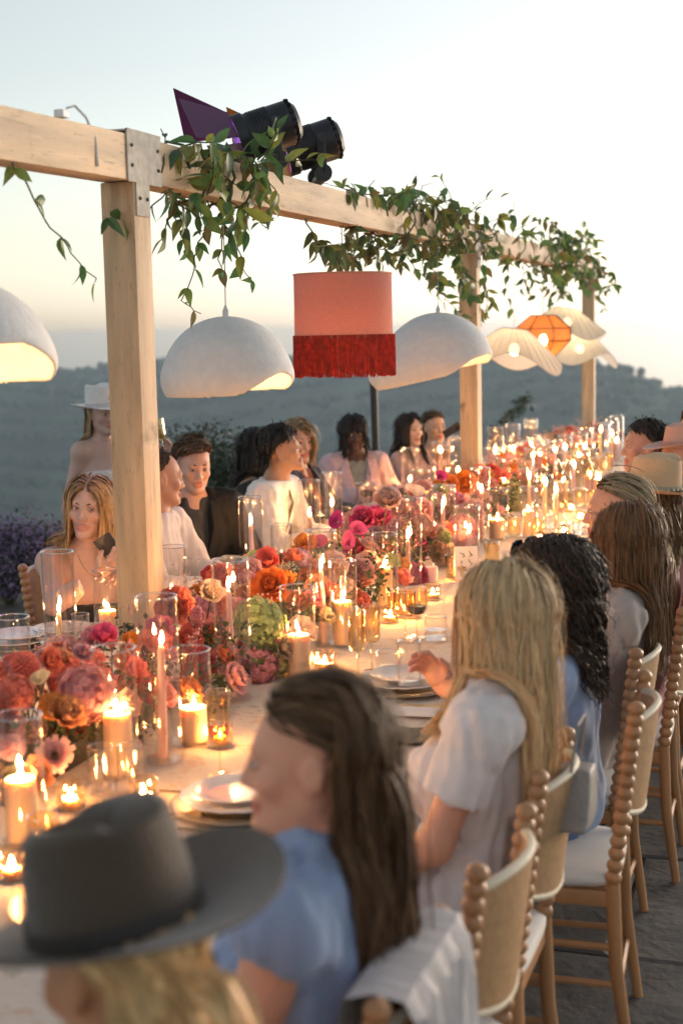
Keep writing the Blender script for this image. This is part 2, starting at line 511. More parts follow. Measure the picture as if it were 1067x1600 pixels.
def vine(parent, base, stems_mb, pts, leaf, every=1, skip=0, cols=None, limit=[0], cap=295):
    stems_mb.tube([q - Vector(base) for q in pts], [0.0035 - 0.002 * i / len(pts) for i in range(len(pts))], 5)
    for i in range(skip, len(pts), every):
        t = (pts[min(i + 1, len(pts) - 1)] - pts[max(i - 1, 0)]).normalized()
        for s in ((1, -1) if random.random() < 0.55 else (random.choice((1, -1)),)):
            a = t.cross(Vector((random.gauss(0, 1), random.gauss(0, 1), 0.4))).normalized() * s
            if limit[0] >= cap: return
            limit[0] += 1
            put_leaf(parent, base, pts[i], a * 0.9 + t * 0.5 + Vector((0, 0, -0.45)), leaf, cols)

# ---- timber pergola
BX = -2.05; PW = 0.112; BZ0, BZ1 = 2.345, 2.482
PY = [4.05, 8.62, 13.35]
wood = mat('pale_timber', (0.60, 0.41, 0.24), 0.62, var=0.26, scale=3.2, stretch=(6, 6, 0.7), bump=0.15, bscale=30)
wood_h = mat('pale_timber_beam', (0.58, 0.42, 0.26), 0.62, var=0.26, scale=3.2, stretch=(6, 0.7, 6), bump=0.15, bscale=30)
def weathered(m):
    """knots, dark streaks and stains in the timber"""
    nt = m.node_tree; n = nt.nodes; L = nt.links.new; bs = n['Principled BSDF']; src = bs.inputs['Base Color'].links[0].from_socket
    mp = next(q for q in n if q.type == 'MAPPING'); tc = next(q for q in n if q.type == 'TEX_COORD')
    for (vec, sc, lo, hi, k) in ((mp.outputs[0], 9.0, 0.60, 0.74, 0.55), (tc.outputs['Object'], 5.5, 0.66, 0.74, 0.45), (mp.outputs[0], 30.0, 0.62, 0.70, 0.62)):
        nz = n.new('ShaderNodeTexNoise'); nz.inputs['Scale'].default_value = sc; nz.inputs['Detail'].default_value = 6; L(vec, nz.inputs['Vector'])
        mr = n.new('ShaderNodeMapRange'); mr.inputs['From Min'].default_value = lo; mr.inputs['From Max'].default_value = hi; mr.inputs['To Min'].default_value = 1.0; mr.inputs['To Max'].default_value = k; L(nz.outputs['Fac'], mr.inputs['Value'])
        sv = n.new('ShaderNodeVectorMath'); sv.operation = 'SCALE'; L(src, sv.inputs[0]); L(mr.outputs[0], sv.inputs['Scale']); src = sv.outputs[0]
    L(src, bs.inputs['Base Color'])
weathered(wood); weathered(wood_h)
steel = mat('painted_steel', (0.54, 0.51, 0.45), 0.75, 0.0, var=0.18, scale=30, bump=0.15, spec=0.25)
pergola = thing('pergola', 'pale timber frame of square posts and one long beam over the table', 'pergola', (BX, PY[0], 0))
for y in PY:
    MB().box((0, y - PY[0], BZ0 / 2 - 0.001), (PW, PW, BZ0 - 0.004), bev=0.004).build('post', wood, pergola)
segs = [(-0.6, PY[0] - 0.003, 0.085), (PY[0] + 0.003, PY[1] - 0.003, 0.0), (PY[1] + 0.003, PY[2] + 0.35, 0.0)]
for (a, b, tilt) in segs:
    L = b - a; m = MB()
    R = Matrix.Rotation(-tilt / L * 0.0 if not tilt else tilt / L, 3, 'X')
    c = Vector((0, (a + b) / 2 - PY[0], (BZ0 + BZ1) / 2 - (tilt / 2 if tilt else 0)))
    m.box(c, (PW, L, BZ1 - BZ0), R, bev=0.004).build('beam', wood_h, pergola)
for i, y in enumerate(PY):
    k = MB()
    k.box((PW / 2 + 0.003, y - PY[0] + 0.02, (BZ0 + BZ1) / 2 + 0.004), (0.005, 0.23, BZ1 - BZ0 + 0.02))
    k.box((PW / 2 + 0.003, y - PY[0] + 0.0, BZ0 - 0.055), (0.005, 0.09, 0.1))
    k.box((0, y - PY[0] + 0.02, BZ1 + 0.009), (PW + 0.012, 0.23, 0.005))
    br = k.build('bracket', steel, pergola, smooth=False)
    for (dy, dz) in ((-0.07, 0.03), (0.11, 0.03), (-0.07, -0.03), (0.11, -0.03), (0.025, -0.085 - 0.04), (-0.025, -0.085 - 0.04)):
        MB().ball((PW / 2 + 0.007, y - PY[0] + dy, (BZ0 + BZ1) / 2 + dz + 0.004), 0.006, 8, 5).build('screw', mat('dark_steel', (0.12, 0.11, 0.1), 0.4, 0.8), br)
for y in PY:
    MB().box((0, y - PY[0], 0.012), (0.2, 0.2, 0.012)).build('base_plate', steel, pergola, smooth=False)

# ---- small floodlight box and cable on the beam, at the left
sd_p = on_x(97, 178, BX)
sb = thing('junction_box', 'small white junction box with a cable on top of the beam', 'junction box', (BX, sd_p[1], sd_p[2]))
MB().box((0, 0, 0.0), (0.03, 0.04, 0.022), bev=0.004).build('case', mat('white_plastic', (0.7, 0.7, 0.7), 0.4), sb)
MB().tube([(0, 0.03, 0.02), (0.01, 0.06, 0.03), (0.03, 0.085, 0.0), (0.055, 0.09, -0.06), (0.06, 0.09, -0.14)], 0.004, 6).build('cable', mat('white_plastic'), sb)

# ---- hanging lamps
plaster = mat('white_plaster', (0.72, 0.70, 0.68), 0.75, var=0.05, scale=30, bump=0.25, bscale=60)
cord_mat = mat('lamp_cord', (0.5, 0.48, 0.44), 0.6)
warm_bulb = emit('lamp_bulb', (1.0, 0.62, 0.26), 19)
def frame_axes():  # u points right as seen from the terrace, v away
    return Matrix.Rotation(YAW, 3, 'Z')
def dome_lamp(x, y, label, w, h, drop, tilt, scoop, lobe=None, X=BX):
    """asymmetric plaster dome with a scooped rim; (x, y) is where its top stands in the view"""
    top = on_x(x, y, X)
    t = thing('pendant_lamp', label, 'pendant lamp', tuple(top), YAW, 'white plaster dome lamps')
    g = SDF(); r = w / 2
    zc = -h + drop
    g.ell((0, 0, zc), (r, r, h - drop + 0.0), k=0.02)
    g.ell((0, 0, zc), (r, r, drop * 1.03), k=0.03)
    if lobe: g.ell(lobe[0], lobe[1], k=0.16)
    th = 0.014
    def shell(P, D):
        sc_ = np.clip((P[..., 0] + scoop[1]) / 0.2, 0, 1); sc_ = sc_ * sc_ * (3 - 2 * sc_) * np.clip((0.10 - P[..., 1]) / 0.22, 0, 1)
        pl = (-h + 0.012 + tilt * P[..., 0] + scoop[0] * sc_) - P[..., 2]
        k = 0.085
        out = np.maximum(D, pl); ww = np.maximum(k - np.abs(D - pl), 0) / k; out = out + ww * ww * k * 0.25
        inner = D + th
        k2 = 0.016; a, b = out, -inner
        ww = np.maximum(k2 - np.abs(a - b), 0) / k2
        return np.maximum(a, b) + ww * ww * k2 * 0.25
    V, F = g.mesh(0.006, extra=shell)
    link('shade', np_mesh('lamp_shade', V, F), plaster, t)
    MB().lathe([(0.012, -0.004), (0.012, 0.018), (0.007, 0.03), (0.003, 0.04), (0.0, 0.04)], 12).build('cap', plaster, t)
    MB().tube([(0, 0, 0.03), (0.002, 0.0, (BZ0 - top[2]) * 0.5), (0, 0, BZ0 - top[2] + 0.003)], 0.0022, 6).build('cord', cord_mat, t)
    MB().ball((0, 0, -h * 0.42), 0.035, 14, 10).build('bulb', warm_bulb, t)
    MB().tube([(0, 0, -0.012), (0, 0, -h * 0.42 + 0.033)], 0.014, 8).build('socket', mat('white_plastic'), t)
    return t
dome_lamp(353, 494, 'white dome lamp hanging under the trailing leaves, right of the front post', 0.475, 0.345, 0.12, 0.03, (0.075, -0.03))
dome_lamp(-80, 432, 'white dome lamp cut by the left edge of the photo', 0.50, 0.34, 0.12, 0.05, (0.10, 0.15))
dome_lamp(684, 488, 'broad white dome lamp drooping on its left, in front of the second post', 0.58, 0.40, 0.13, 0.22, (0.055, 0.0), lobe=((-0.17, 0, -0.33), (0.21, 0.2, 0.12)), X=-1.95)

peach = mat('peach_fabric', (0.70, 0.37, 0.31), 0.85, var=0.06, scale=120, transl=0.5)
red_fringe = mat('red_fringe', (0.62, 0.07, 0.035), 0.6, var=0.3, scale=40, transl=0.6)
def drum_lamp():
    top = on_x(535, 427, BX)
    t = thing('drum_lamp', 'peach drum lampshade with a long red fringe', 'pendant lamp', tuple(top), YAW)
    r, h, fr = 0.221, 0.285, 0.185
    MB().lathe([(r, 0), (r + 0.001, -h), (r - 0.003, -h), (r - 0.004, 0), (r, 0)], 56).build('shade', peach, t)
    MB().lathe([(r + 0.003, 0), (r + 0.003, -0.008), (r - 0.006, -0.008), (r - 0.006, 0), (r + 0.003, 0)], 56).build('rim', mat('peach_trim', (0.6, 0.28, 0.2), 0.8), t)
    m = MB()
    for k in range(420):
        w = 2 * pi * k / 420 + random.gauss(0, 0.004); rr = r + 0.003 + random.gauss(0, 0.002); L = fr * random.uniform(0.95, 1.02)
        a = Vector((rr * cos(w), rr * sin(w), -h + 0.01)); b = a + Vector((random.gauss(0, .002), random.gauss(0, .002), -L * 0.5)); c = b + Vector((random.gauss(0, .003), random.gauss(0, .003), -L * 0.5))
        m.tube([a, b, c], 0.0036, 4)
    m.build('fringe', red_fringe, t)
    MB().lathe([(r + 0.004, -h + 0.012), (r + 0.004, -h - 0.003), (r + 0.001, -h - 0.003), (r + 0.001, -h + 0.012), (r + 0.004, -h + 0.012)], 56).build('braid', mat('peach_trim'), t)
    MB().tube([(0, 0, -0.02), (0, 0, BZ0 - top[2] + 0.003)], 0.0025, 6).build('cord', cord_mat, t)
    for k in range(3):
        w = 2 * pi * k / 3; MB().tube([(0, 0, -0.02), (r * cos(w), r * sin(w), -0.006)], 0.0018, 5).build('spider_wire', mat('dark_steel'), t)
    MB().ball((0, 0, -0.265), 0.035, 14, 10).build('bulb', emit('drum_bulb', (1.0, 0.62, 0.3), 14), t)
drum_lamp()

silk = mat('white_silk', (0.80, 0.76, 0.70), 0.8, var=0.05, scale=60, transl=0.55)
def with_gaps(name, src, fac):
    m = src.copy(); m.name = name; nt = m.node_tree; o = nt.nodes['Material Output']; s0 = o.inputs['Surface'].links[0].from_socket
    tr = nt.nodes.new('ShaderNodeBsdfTransparent'); mx = nt.nodes.new('ShaderNodeMixShader'); mx.inputs[0].default_value = fac
    nt.links.new(s0, mx.inputs[1]); nt.links.new(tr.outputs[0], mx.inputs[2]); nt.links.new(mx.outputs[0], o.inputs['Surface'])
    return m
sheer = with_gaps('sheer_silk', silk, 0.035)
def wavy_lamp(x, y, label, R, H, phase, X=BX, amp=0.085, n=3, tilt=0.0):
    top = on_x(x, y, X)
    t = thing('fabric_lamp', label, 'pendant lamp', tuple(top), YAW, 'wavy white fabric lamps')
    NA, NR = 72, 14; V = []; F = []
    for i in range(NR + 1):
        s = i / NR; r = 0.085 + (R - 0.085) * s
        for k in range(NA):
            w = 2 * pi * k / NA
            z = -H * (s ** 1.25) + amp * s * s * sin(n * w + phase) + tilt * r * cos(w)
            V.append((r * cos(w), r * sin(w), z))
    for i in range(NR):
        for k in range(NA): F.append((i * NA + k, (i + 1) * NA + k, (i + 1) * NA + (k + 1) % NA, i * NA + (k + 1) % NA))
    MB().add(V, F).build('shade', sheer, t)
    m = MB()
    for k in range(0, NA, 3):
        m.tube([Vector(V[i * NA + k]) + Vector((0, 0, 0.002)) for i in range(NR + 1)], 0.0018, 4)
    m.tube([V[k % NA] for k in range(NA + 1)], 0.004, 6)
    m.tube([V[NR * NA + k % NA] for k in range(NA + 1)], 0.003, 5)
    m.build('rib', mat('silk_rib', (0.6, 0.55, 0.48), 0.7), t)
    MB().tube([(0, 0, -0.06), (0, 0, BZ0 - top[2] + 0.003)], 0.0025, 6).build('cord', cord_mat, t)
    MB().ball((0, 0, -H * 0.62), 0.042, 12, 8).build('bulb', emit('silk_bulb', (1.0, 0.72, 0.38), 7), t)
    return t
wavy_lamp(803, 514, 'wavy white fabric lamp nearest the second post', 0.33, 0.23, 0.4, amp=0.06, tilt=-0.14)
wavy_lamp(885, 482, 'upper wavy white fabric lamp behind the orange lantern', 0.33, 0.19, 2.2, amp=0.05, tilt=-0.2)
wavy_lamp(905, 520, 'lower wavy white fabric lamp in front of the last post', 0.32, 0.22, 4.4, X=-1.98, amp=0.06, tilt=-0.1)
def lantern():
    top = on_x(848, 493, BX)
    t = thing('lantern', 'orange woven lantern with eight sides', 'pendant lamp', tuple(top), YAW + 0.2)
    prof = [(0.10, 0), (0.225, -0.10), (0.225, -0.195), (0.10, -0.31)]
    rat = with_gaps('orange_weave', mat('orange_weave_solid', (0.55, 0.2, 0.05), 0.8, var=0.35, scale=160, transl=0.5), 0.2)
    MB().lathe(prof, 8).build('shade', rat, t, smooth=False)
    m = MB(); P = lambda r, z, k: (r * cos(2 * pi * k / 8), r * sin(2 * pi * k / 8), z)
    for k in range(8):
        m.tube([P(r * 1.01, z, k) for r, z in prof], 0.004, 5)
    for r, z in prof: m.tube([P(r * 1.01, z, k % 8) for k in range(9)], 0.004, 5)
    m.build('frame', mat('rattan_frame', (0.16, 0.05, 0.02), 0.7), t)
    MB().tube([(0, 0, -0.1), (0, 0, BZ0 - top[2] + 0.003)], 0.003, 6).build('cord', mat('dark_steel'), t)
    MB().ball((0, 0, -0.19), 0.03, 12, 8, sq=(1, 1, 1.5)).build('bulb', emit('lantern_bulb', (1.0, 0.66, 0.3), 24), t)
lantern()

# ---- stage lights clamped on the beam
black_paint = mat('black_paint', (0.022, 0.023, 0.026), 0.42, 0.2, var=0.2, scale=20, bump=0.1)
def stage_light(x, y, label, s, gel, gel_name, glow):
    """par can: yoke on the beam, ribbed barrel, four barn doors"""
    p = on_x(x, y, BX); p = Vector((BX, p[1], BZ1 + 0.004))
    t = thing('stage_light', label, 'stage light', tuple(p), YAW, 'black stage lights on the beam')
    hh = 0.165 * s
    ax = Vector((-0.92, -0.16, -0.30)).normalized()
    R = ax.to_track_quat('Z', 'Y').to_matrix()
    c0 = Vector((0, 0, hh))
    L = 0.26 * s; r = 0.088 * s
    prof = [(0.0, -L * 0.52), (r * 0.72, -L * 0.52), (r * 0.9, -L * 0.46), (r * 0.9, -L * 0.40), (r, -L * 0.38), (r, -L * 0.1)]
    for i in range(7):
        z0 = -L * 0.08 + i * L * 0.045
        prof += [(r * 1.03, z0), (r * 1.03, z0 + L * 0.022), (r * 0.98, z0 + L * 0.024), (r * 0.98, z0 + L * 0.042)]
    prof += [(r * 1.0, L * 0.27), (r * 1.1, L * 0.3), (r * 1.1, L * 0.46), (r * 1.02, L * 0.46), (r * 1.0, L * 0.2), (0.0, L * 0.18)]
    body = MB().lathe(prof, 36, c=c0, axis=R).build('barrel', black_paint, t)
    lens = MB().lathe([(r * 0.96, L * 0.22), (r * 0.5, L * 0.24), (0, L * 0.245)], 24, c=c0, axis=R).build('lens', emit('gel_' + gel_name, glow, 6.0), t)
    slots = MB()
    for k in range(16):
        w = 2 * pi * k / 16; q = c0 + R @ Vector((r * 0.93 * cos(w), r * 0.93 * sin(w), -L * 0.43))
        slots.box(q, (0.02 * s, 0.012 * s, 0.012 * s), R @ Matrix.Rotation(w, 3, 'Z'))
    slots.build('vent', mat('vent_black', (0.006, 0.006, 0.006), 0.8), t, smooth=False)
    # yoke: two arms ending in round knobs, beside the barrel
    side = ax.cross(Vector((0, 0, 1))).normalized()
    for sg in (-1, 1):
        a = c0 + side * (r * 1.16 * sg) - ax * (L * 0.12); b = Vector((0, 0, 0.03 * s)) + side * (r * 1.1 * sg) - ax * 0.04 * s + Vector((0.0, 0, 0))
        arm = MB().tube([a + Vector((0, 0, 0.03 * s)), a, b], [0.019 * s, 0.023 * s, 0.021 * s], 8, flat=0.7).build('yoke_arm', black_paint, t)
        k = MB().lathe([(0, -0.014 * s), (0.036 * s, -0.016 * s), (0.039 * s, 0), (0.036 * s, 0.016 * s), (0, 0.014 * s)], 16, c=b + Vector((0, 0, 0.0)), axis=side.to_track_quat('Z', 'Y').to_matrix()); k.build('knob', black_paint, arm)
        k = MB().lathe([(0, -0.012 * s), (0.012 * s, -0.012 * s), (0.012 * s, 0.02 * s), (0, 0.02 * s)], 12, c=a + side * 0.012 * sg * s, axis=(side * sg).to_track_quat('Z', 'Y').to_matrix()); k.build('pivot_bolt', black_paint, arm)
    MB().box(Vector((0, 0, 0.012 * s)) - ax * 0.04 * s, (0.05 * s, 0.22 * s, 0.022 * s), Matrix.Rotation(0.15, 3, 'Z'), bev=0.004).build('clamp', black_paint, t)
    # barn doors: hinged at the front ring, flaring outwards
    f = c0 + ax * (L * 0.47)
    inner = mat('glow_painted_door_' + gel_name, gel, 0.5, var=0.1)  # coloured lamp light on the doors is painted into their base colour
    for k in range(4):
        w = pi / 2 * k + radians(52)
        eu = (Vector((0, 0, 1)) - ax * ax.z).normalized(); ef = eu.cross(ax).normalized(); ef = ef if ef.y > 0 else -ef
        e = eu * sin(w) + ef * cos(w); tan = eu * cos(w) - ef * sin(w)
        out = (ax * 0.78 + e * (0.62 if k % 2 == 0 else 0.5)).normalized(); nrm = out.cross(tan).normalized()
        l = (0.21 if k % 2 == 0 else 0.20) * s; w0, w1 = r * 0.8, r * (1.7 if k % 2 == 0 else 1.25)
        if e.z < 0: l *= 0.45
        b0 = f + e * r * 0.98
        pts = [b0 - tan * w0, b0 + tan * w0, b0 + tan * w1 + out * l, b0 - tan * w1 + out * l]
        th = nrm * 0.0015
        MB().add([q + th for q in pts] + [q - th for q in pts], [(0, 1, 2, 3), (7, 6, 5, 4), (0, 4, 5, 1), (1, 5, 6, 2), (2, 6, 7, 3), (3, 7, 4, 0)]).build('barn_door', inner, t, smooth=False)
    return t, p + Matrix.Rotation(YAW, 3, 'Z') @ (c0 + ax * L * 0.3), Matrix.Rotation(YAW, 3, 'Z') @ ax
def lamp_beam(t, pos, d, colour, watts, ang):
    l = bpy.data.lights.new('stage_beam', 'SPOT'); l.energy = watts; l.color = colour; l.spot_size = radians(ang); l.spot_blend = 0.6; l.shadow_soft_size = 0.06
    o = bpy.data.objects.new('stage_beam', l); COL.objects.link(o)
    o.location = pos; o.rotation_euler = (-Vector(d)).to_track_quat('Z', 'Y').to_euler()
t1, p1, d1 = stage_light(416, 262, 'front black stage light with its purple light painted on the barn doors', 0.98, (0.10, 0.025, 0.085), 'plum', (0.62, 0.25, 1.0))
lamp_beam(t1, p1, d1, (0.62, 0.25, 1.0), 18, 85)
t2, p2, d2 = stage_light(486, 283, 'rear black stage light with amber light painted on the barn doors', 0.98, (0.35, 0.17, 0.03), 'amber', (0.8, 0.3, 1.0))
lamp_beam(t2, p2, Vector(d2) + Vector((0, -0.3, -0.1)), (0.7, 0.28, 1.0), 18, 85)

# ---- leaf garlands along the beam
def garland(label, y0, y1, n, length, leaf, base, every=2, grav=0.5, up=0.25, xs=(-0.06, 0.1), cols=None, lean=(0, 0)):
    b = Vector(base); t = thing('leaf_garland', label, 'garland', tuple(b), 0, 'leafy vines draped over the beam')
    m = MB(); lim = [0]
    for i in range(n):
        y = random.uniform(y0, y1); x = BX + random.choice((xs[0], xs[1], xs[1]))
        d = Vector((random.uniform(-0.6, 0.8) + lean[0], random.uniform(-0.8, 0.8) + lean[1], random.uniform(-0.6, up + 0.3)))
        z = BZ1 + 0.015 if random.random() < 0.65 else BZ0 - 0.01
        pts = vine_path((x, y, z), d, length * random.uniform(0.4, 1.0), grav)
        vine(t, b, m, pts, leaf, every, 0, cols, lim, 235)
    # a main vine winding round the beam ties them together
    w = [Vector((BX + 0.085 * cos(k * 0.9), y0 + (y1 - y0) * k / 24, (BZ0 + BZ1) / 2 + 0.1 * sin(k * 0.9))) - b for k in range(25)]
    m.tube(w, 0.005, 6); m.build('stem', stem_mat, t)
    return t, b, lim
def hang(t, b, lim, pix, leaf, every=2, X=BX + 0.02, cols=None):
    """a trailing strand through measured points of the plane under the beam"""
    P = [Vector(on_x(x, y, X + random.uniform(-0.05, 0.05))) for x, y in pix]; pts = []
    for a, c in zip(P, P[1:]):
        n = max(2, int((c - a).length / 0.035)); pts += [a.lerp(c, i / n) + Vector((random.gauss(0, .006), random.gauss(0, .006), 0)) for i in range(n)]
    m = MB(); vine(t, b, m, pts, leaf, every, 0, cols, lim); m.build('stem', stem_mat, t)
LAMPLIT_COLS = [(1.35 * a_, 1.35 * b_, 1.2 * c_) for a_, b_, c_ in [(0.09, 0.10, 0.025), (0.12, 0.12, 0.03), (0.07, 0.09, 0.03), (0.10, 0.085, 0.03), (0.05, 0.08, 0.03)]]  # yellow lamplight under the beam, put into the leaf colours
g0 = garland('sparse vine trailing from the beam at the left edge', 2.3, 3.1, 4, 0.3, 0.062, (BX, 2.7, BZ1))
hang(*g0, [(-10, 180), (15, 250), (60, 325), (105, 385), (140, 430), (155, 445)], 0.06, 4)
g1 = garland('dark leafy vine draped round the beam beside the front stage light', 4.35, 5.0, 28, 0.26, 0.082, (BX, 5.0, BZ1), every=1, up=-0.1)
hang(*g1, [(345, 290), (350, 340), (375, 400), (398, 455)], 0.068)
hang(*g1, [(330, 290), (318, 360), (300, 430), (285, 470), (320, 495)], 0.066)
hang(*g1, [(370, 290), (385, 330), (420, 360)], 0.06)
hang(*g1, [(290, 285), (262, 300), (240, 320), (225, 345), (160, 340)], 0.066, 2)
hang(*g1, [(250, 270), (262, 215), (245, 188)], 0.066, 4)
hang(*g1, [(350, 300), (352, 360), (345, 420), (340, 440)], 0.066)
g2 = garland('vine along the middle of the beam above the fringed lamp, lamplight painted into leaves', 6.6, 8.3, 30, 0.34, 0.082, (BX, 7.2, BZ1), every=2, up=0.4, cols=LAMPLIT_COLS + LEAF_COLS)
hang(*g2, [(475, 335), (490, 375), (520, 400), (560, 400), (600, 410)], 0.068, 2, cols=LAMPLIT_COLS)
hang(*g2, [(540, 345), (560, 385), (600, 390), (640, 420)], 0.07, 2, cols=LAMPLIT_COLS)
hang(*g2, [(620, 370), (650, 420), (700, 470), (735, 510), (745, 535)], 0.07, 2)
hang(*g2, [(540, 300), (590, 305), (640, 300), (690, 310), (730, 330)], 0.07, 1)
hang(*g2, [(640, 330), (660, 290), (680, 285)], 0.06, 2)
g2b = garland('bushy vine over the beam just before the second post, lamplight painted into leaves', 7.3, 8.7, 26, 0.36, 0.085, (BX, 8.1, BZ1), every=2, up=0.4, cols=LAMPLIT_COLS + LEAF_COLS)
hang(*g2b, [(640, 370), (660, 400), (690, 440), (700, 450)], 0.085, 1)
hang(*g2b, [(700, 380), (720, 430), (745, 480), (750, 520)], 0.085, 1)
hang(*g2b, [(560, 350), (540, 380), (500, 385), (480, 370)], 0.08, 1, cols=LAMPLIT_COLS)
hang(*g2b, [(590, 360), (580, 395), (550, 410), (530, 405)], 0.08, 1, cols=LAMPLIT_COLS)
g3 = garland('thick leafy vine over the beam between the second and last posts', 9.0, 12.2, 40, 0.5, 0.09, (BX, 11, BZ1), every=2, up=0.5)
g4 = garland('dense end of the vine hanging down by the last post', 11.0, 13.8, 40, 0.55, 0.09, (BX, 12, BZ1), every=2, up=0.4)
hang(*g3, [(765, 390), (757, 430), (762, 470), (755, 500)], 0.075, 2)
hang(*g3, [(790, 385), (795, 420), (790, 450), (800, 490)], 0.075, 2)
hang(*g3, [(800, 370), (805, 340), (800, 315)], 0.075, 2)
hang(*g4, [(900, 420), (925, 440), (945, 455), (960, 440)], 0.075, 2)

# ---- plants behind the terrace
bush_leaf = mat('bush_leaf', (0.035, 0.055, 0.028), 0.6, objcol=False, attr='tint', var=0.2, transl=0.2)
def leaf_cloud(n, centres, size, cols, squash=1.0):
    """many small leaf faces through the volume of a crown"""
    V = []; Fq = []; C = []; k = 0
    for _ in range(n):
        c, r = centres[random.randrange(len(centres))]
        d = rng.normal(size=3); d /= np.linalg.norm(d); rad = r * rng.random() ** 0.33
        p = np.array(c) + d * rad * np.array([1, 1, squash])
        a = rng.normal(size=3); a /= np.linalg.norm(a); b = np.cross(a, d); b /= (np.linalg.norm(b) + 1e-6); a = np.cross(b, d) * 0.6 + d * 0.5 + np.array([0, 0, -0.1])
        s = size * rng.uniform(0.6, 1.3)
        V += [p, p + (a * 0.5 + b * 0.25) * s, p + a * s, p + (a * 0.5 - b * 0.25) * s]; Fq.append((k, k + 1, k + 2, k + 3)); k += 4
        cc = np.array(cols[random.randrange(len(cols))]) * rng.uniform(0.75, 1.25); C += [cc] * 4
    me = np_mesh('foliage', np.array(V), np.array(Fq), smooth=False); set_col(me, np.array(C)); return me
def bush(loc, label, h, w, cols, n, size, cat='bush', name='bush', group=None):
    t = thing(name, label, cat, loc, 0, group)
    cen = [((random.gauss(0, w * 0.28), random.gauss(0, w * 0.28), h * random.uniform(0.35, 0.75)), w * random.uniform(0.22, 0.36)) for _ in range(12)]
    link('foliage', leaf_cloud(n, cen, size, cols), bush_leaf, t)
    m = MB()
    for c, r in cen: m.tube([(0, 0, -0.02), (c[0] * 0.4, c[1] * 0.4, c[2] * 0.5), c], [0.02, 0.012, 0.005], 5)
    m.build('stem', stem_mat, t)
DARKG = [(0.02, 0.04, 0.02), (0.03, 0.05, 0.025), (0.04, 0.06, 0.03)]
bp = on_x(352, 760, -4.9); bush((bp[0], bp[1], 0), 'dark green bush behind the young man in black', 1.25, 0.8, DARKG, 5200, 0.05)
bp = on_x(400, 790, -5.4); bush((bp[0], bp[1], 0), 'low dark bush behind the guest with long black hair', 0.95, 0.7, DARKG, 3000, 0.05)
LAV = [(0.05, 0.07, 0.05), (0.06, 0.075, 0.055), (0.22, 0.15, 0.32), (0.28, 0.2, 0.36), (0.3, 0.2, 0.3)]
for (x, y, l) in ((15, 905, 'lavender shrub at the left edge of the terrace'), (60, 900, 'lavender shrub behind the empty chair back'), (-40, 900, 'lavender shrub just outside the left edge')):
    q = on_z(x, y + 40, 0.0); q = np.array([max(q[0], -5.75), q[1], 0]); bush(tuple(q), l, 0.62, 0.6, LAV, 3600, 0.04, 'lavender', 'lavender_bush', 'lavender shrubs along the terrace edge')
def sapling(pix, X, label, leaf):
    P = [Vector(on_x(x, y, X)) for x, y in pix]; b = Vector((P[0].x, P[0].y, -0.02))
    t = thing('sapling', label, 'young tree', tuple(b)); m = MB(); pts = [b.copy()]
    for a, c in zip(P, P[1:]):
        n = max(2, int((c - a).length / 0.06)); pts += [a.lerp(c, i / n) for i in range(n)]
    pts.append(P[-1])
    m.tube([p - b for p in pts], [0.02 - 0.016 * i / len(pts) for i in range(len(pts))], 6); m.build('trunk', stem_mat, t)
    for i in range(3, len(pts)):
        for s in range(4):
            put_leaf(t, b, pts[i] + Vector((random.gauss(0, .05), random.gauss(0, .05), random.gauss(0, .05))), (random.gauss(0, 1), random.gauss(0, 1), random.gauss(-0.2, 0.4)), leaf, DARKG)
sapling([(1050, 690), (1035, 640), (1015, 600), (1000, 570)], 0.5, 'slender sapling against the hill, at the right edge', 0.10)
sapling([(770, 690), (790, 655), (815, 630), (825, 622)], -4.6, 'slender branch behind the table, between the second and last posts', 0.10)
pt = on_x(580, 590, -3.6); pb = on_x(588, 700, -3.6)
pole = thing('lamp_pole', 'slim black pole standing behind the woman in the pink blazer', 'pole', (pb[0], pb[1], 0))
MB().tube([(0, 0, 0), (-0.012, 0, 1.2), (-0.03, 0.0, 2.15)], 0.032, 12).build('shaft', black_paint, pole)
MB().lathe([(0, 0.004), (0.14, 0.004), (0.14, 0.016), (0.05, 0.03), (0.04, 0.08), (0.0, 0.08)], 20).build('foot', black_paint, pole)
MB().lathe([(0, 2.13), (0.045, 2.13), (0.045, 2.18), (0, 2.2)], 16, c=(-0.03, 0, 0)).build('cap', black_paint, pole)
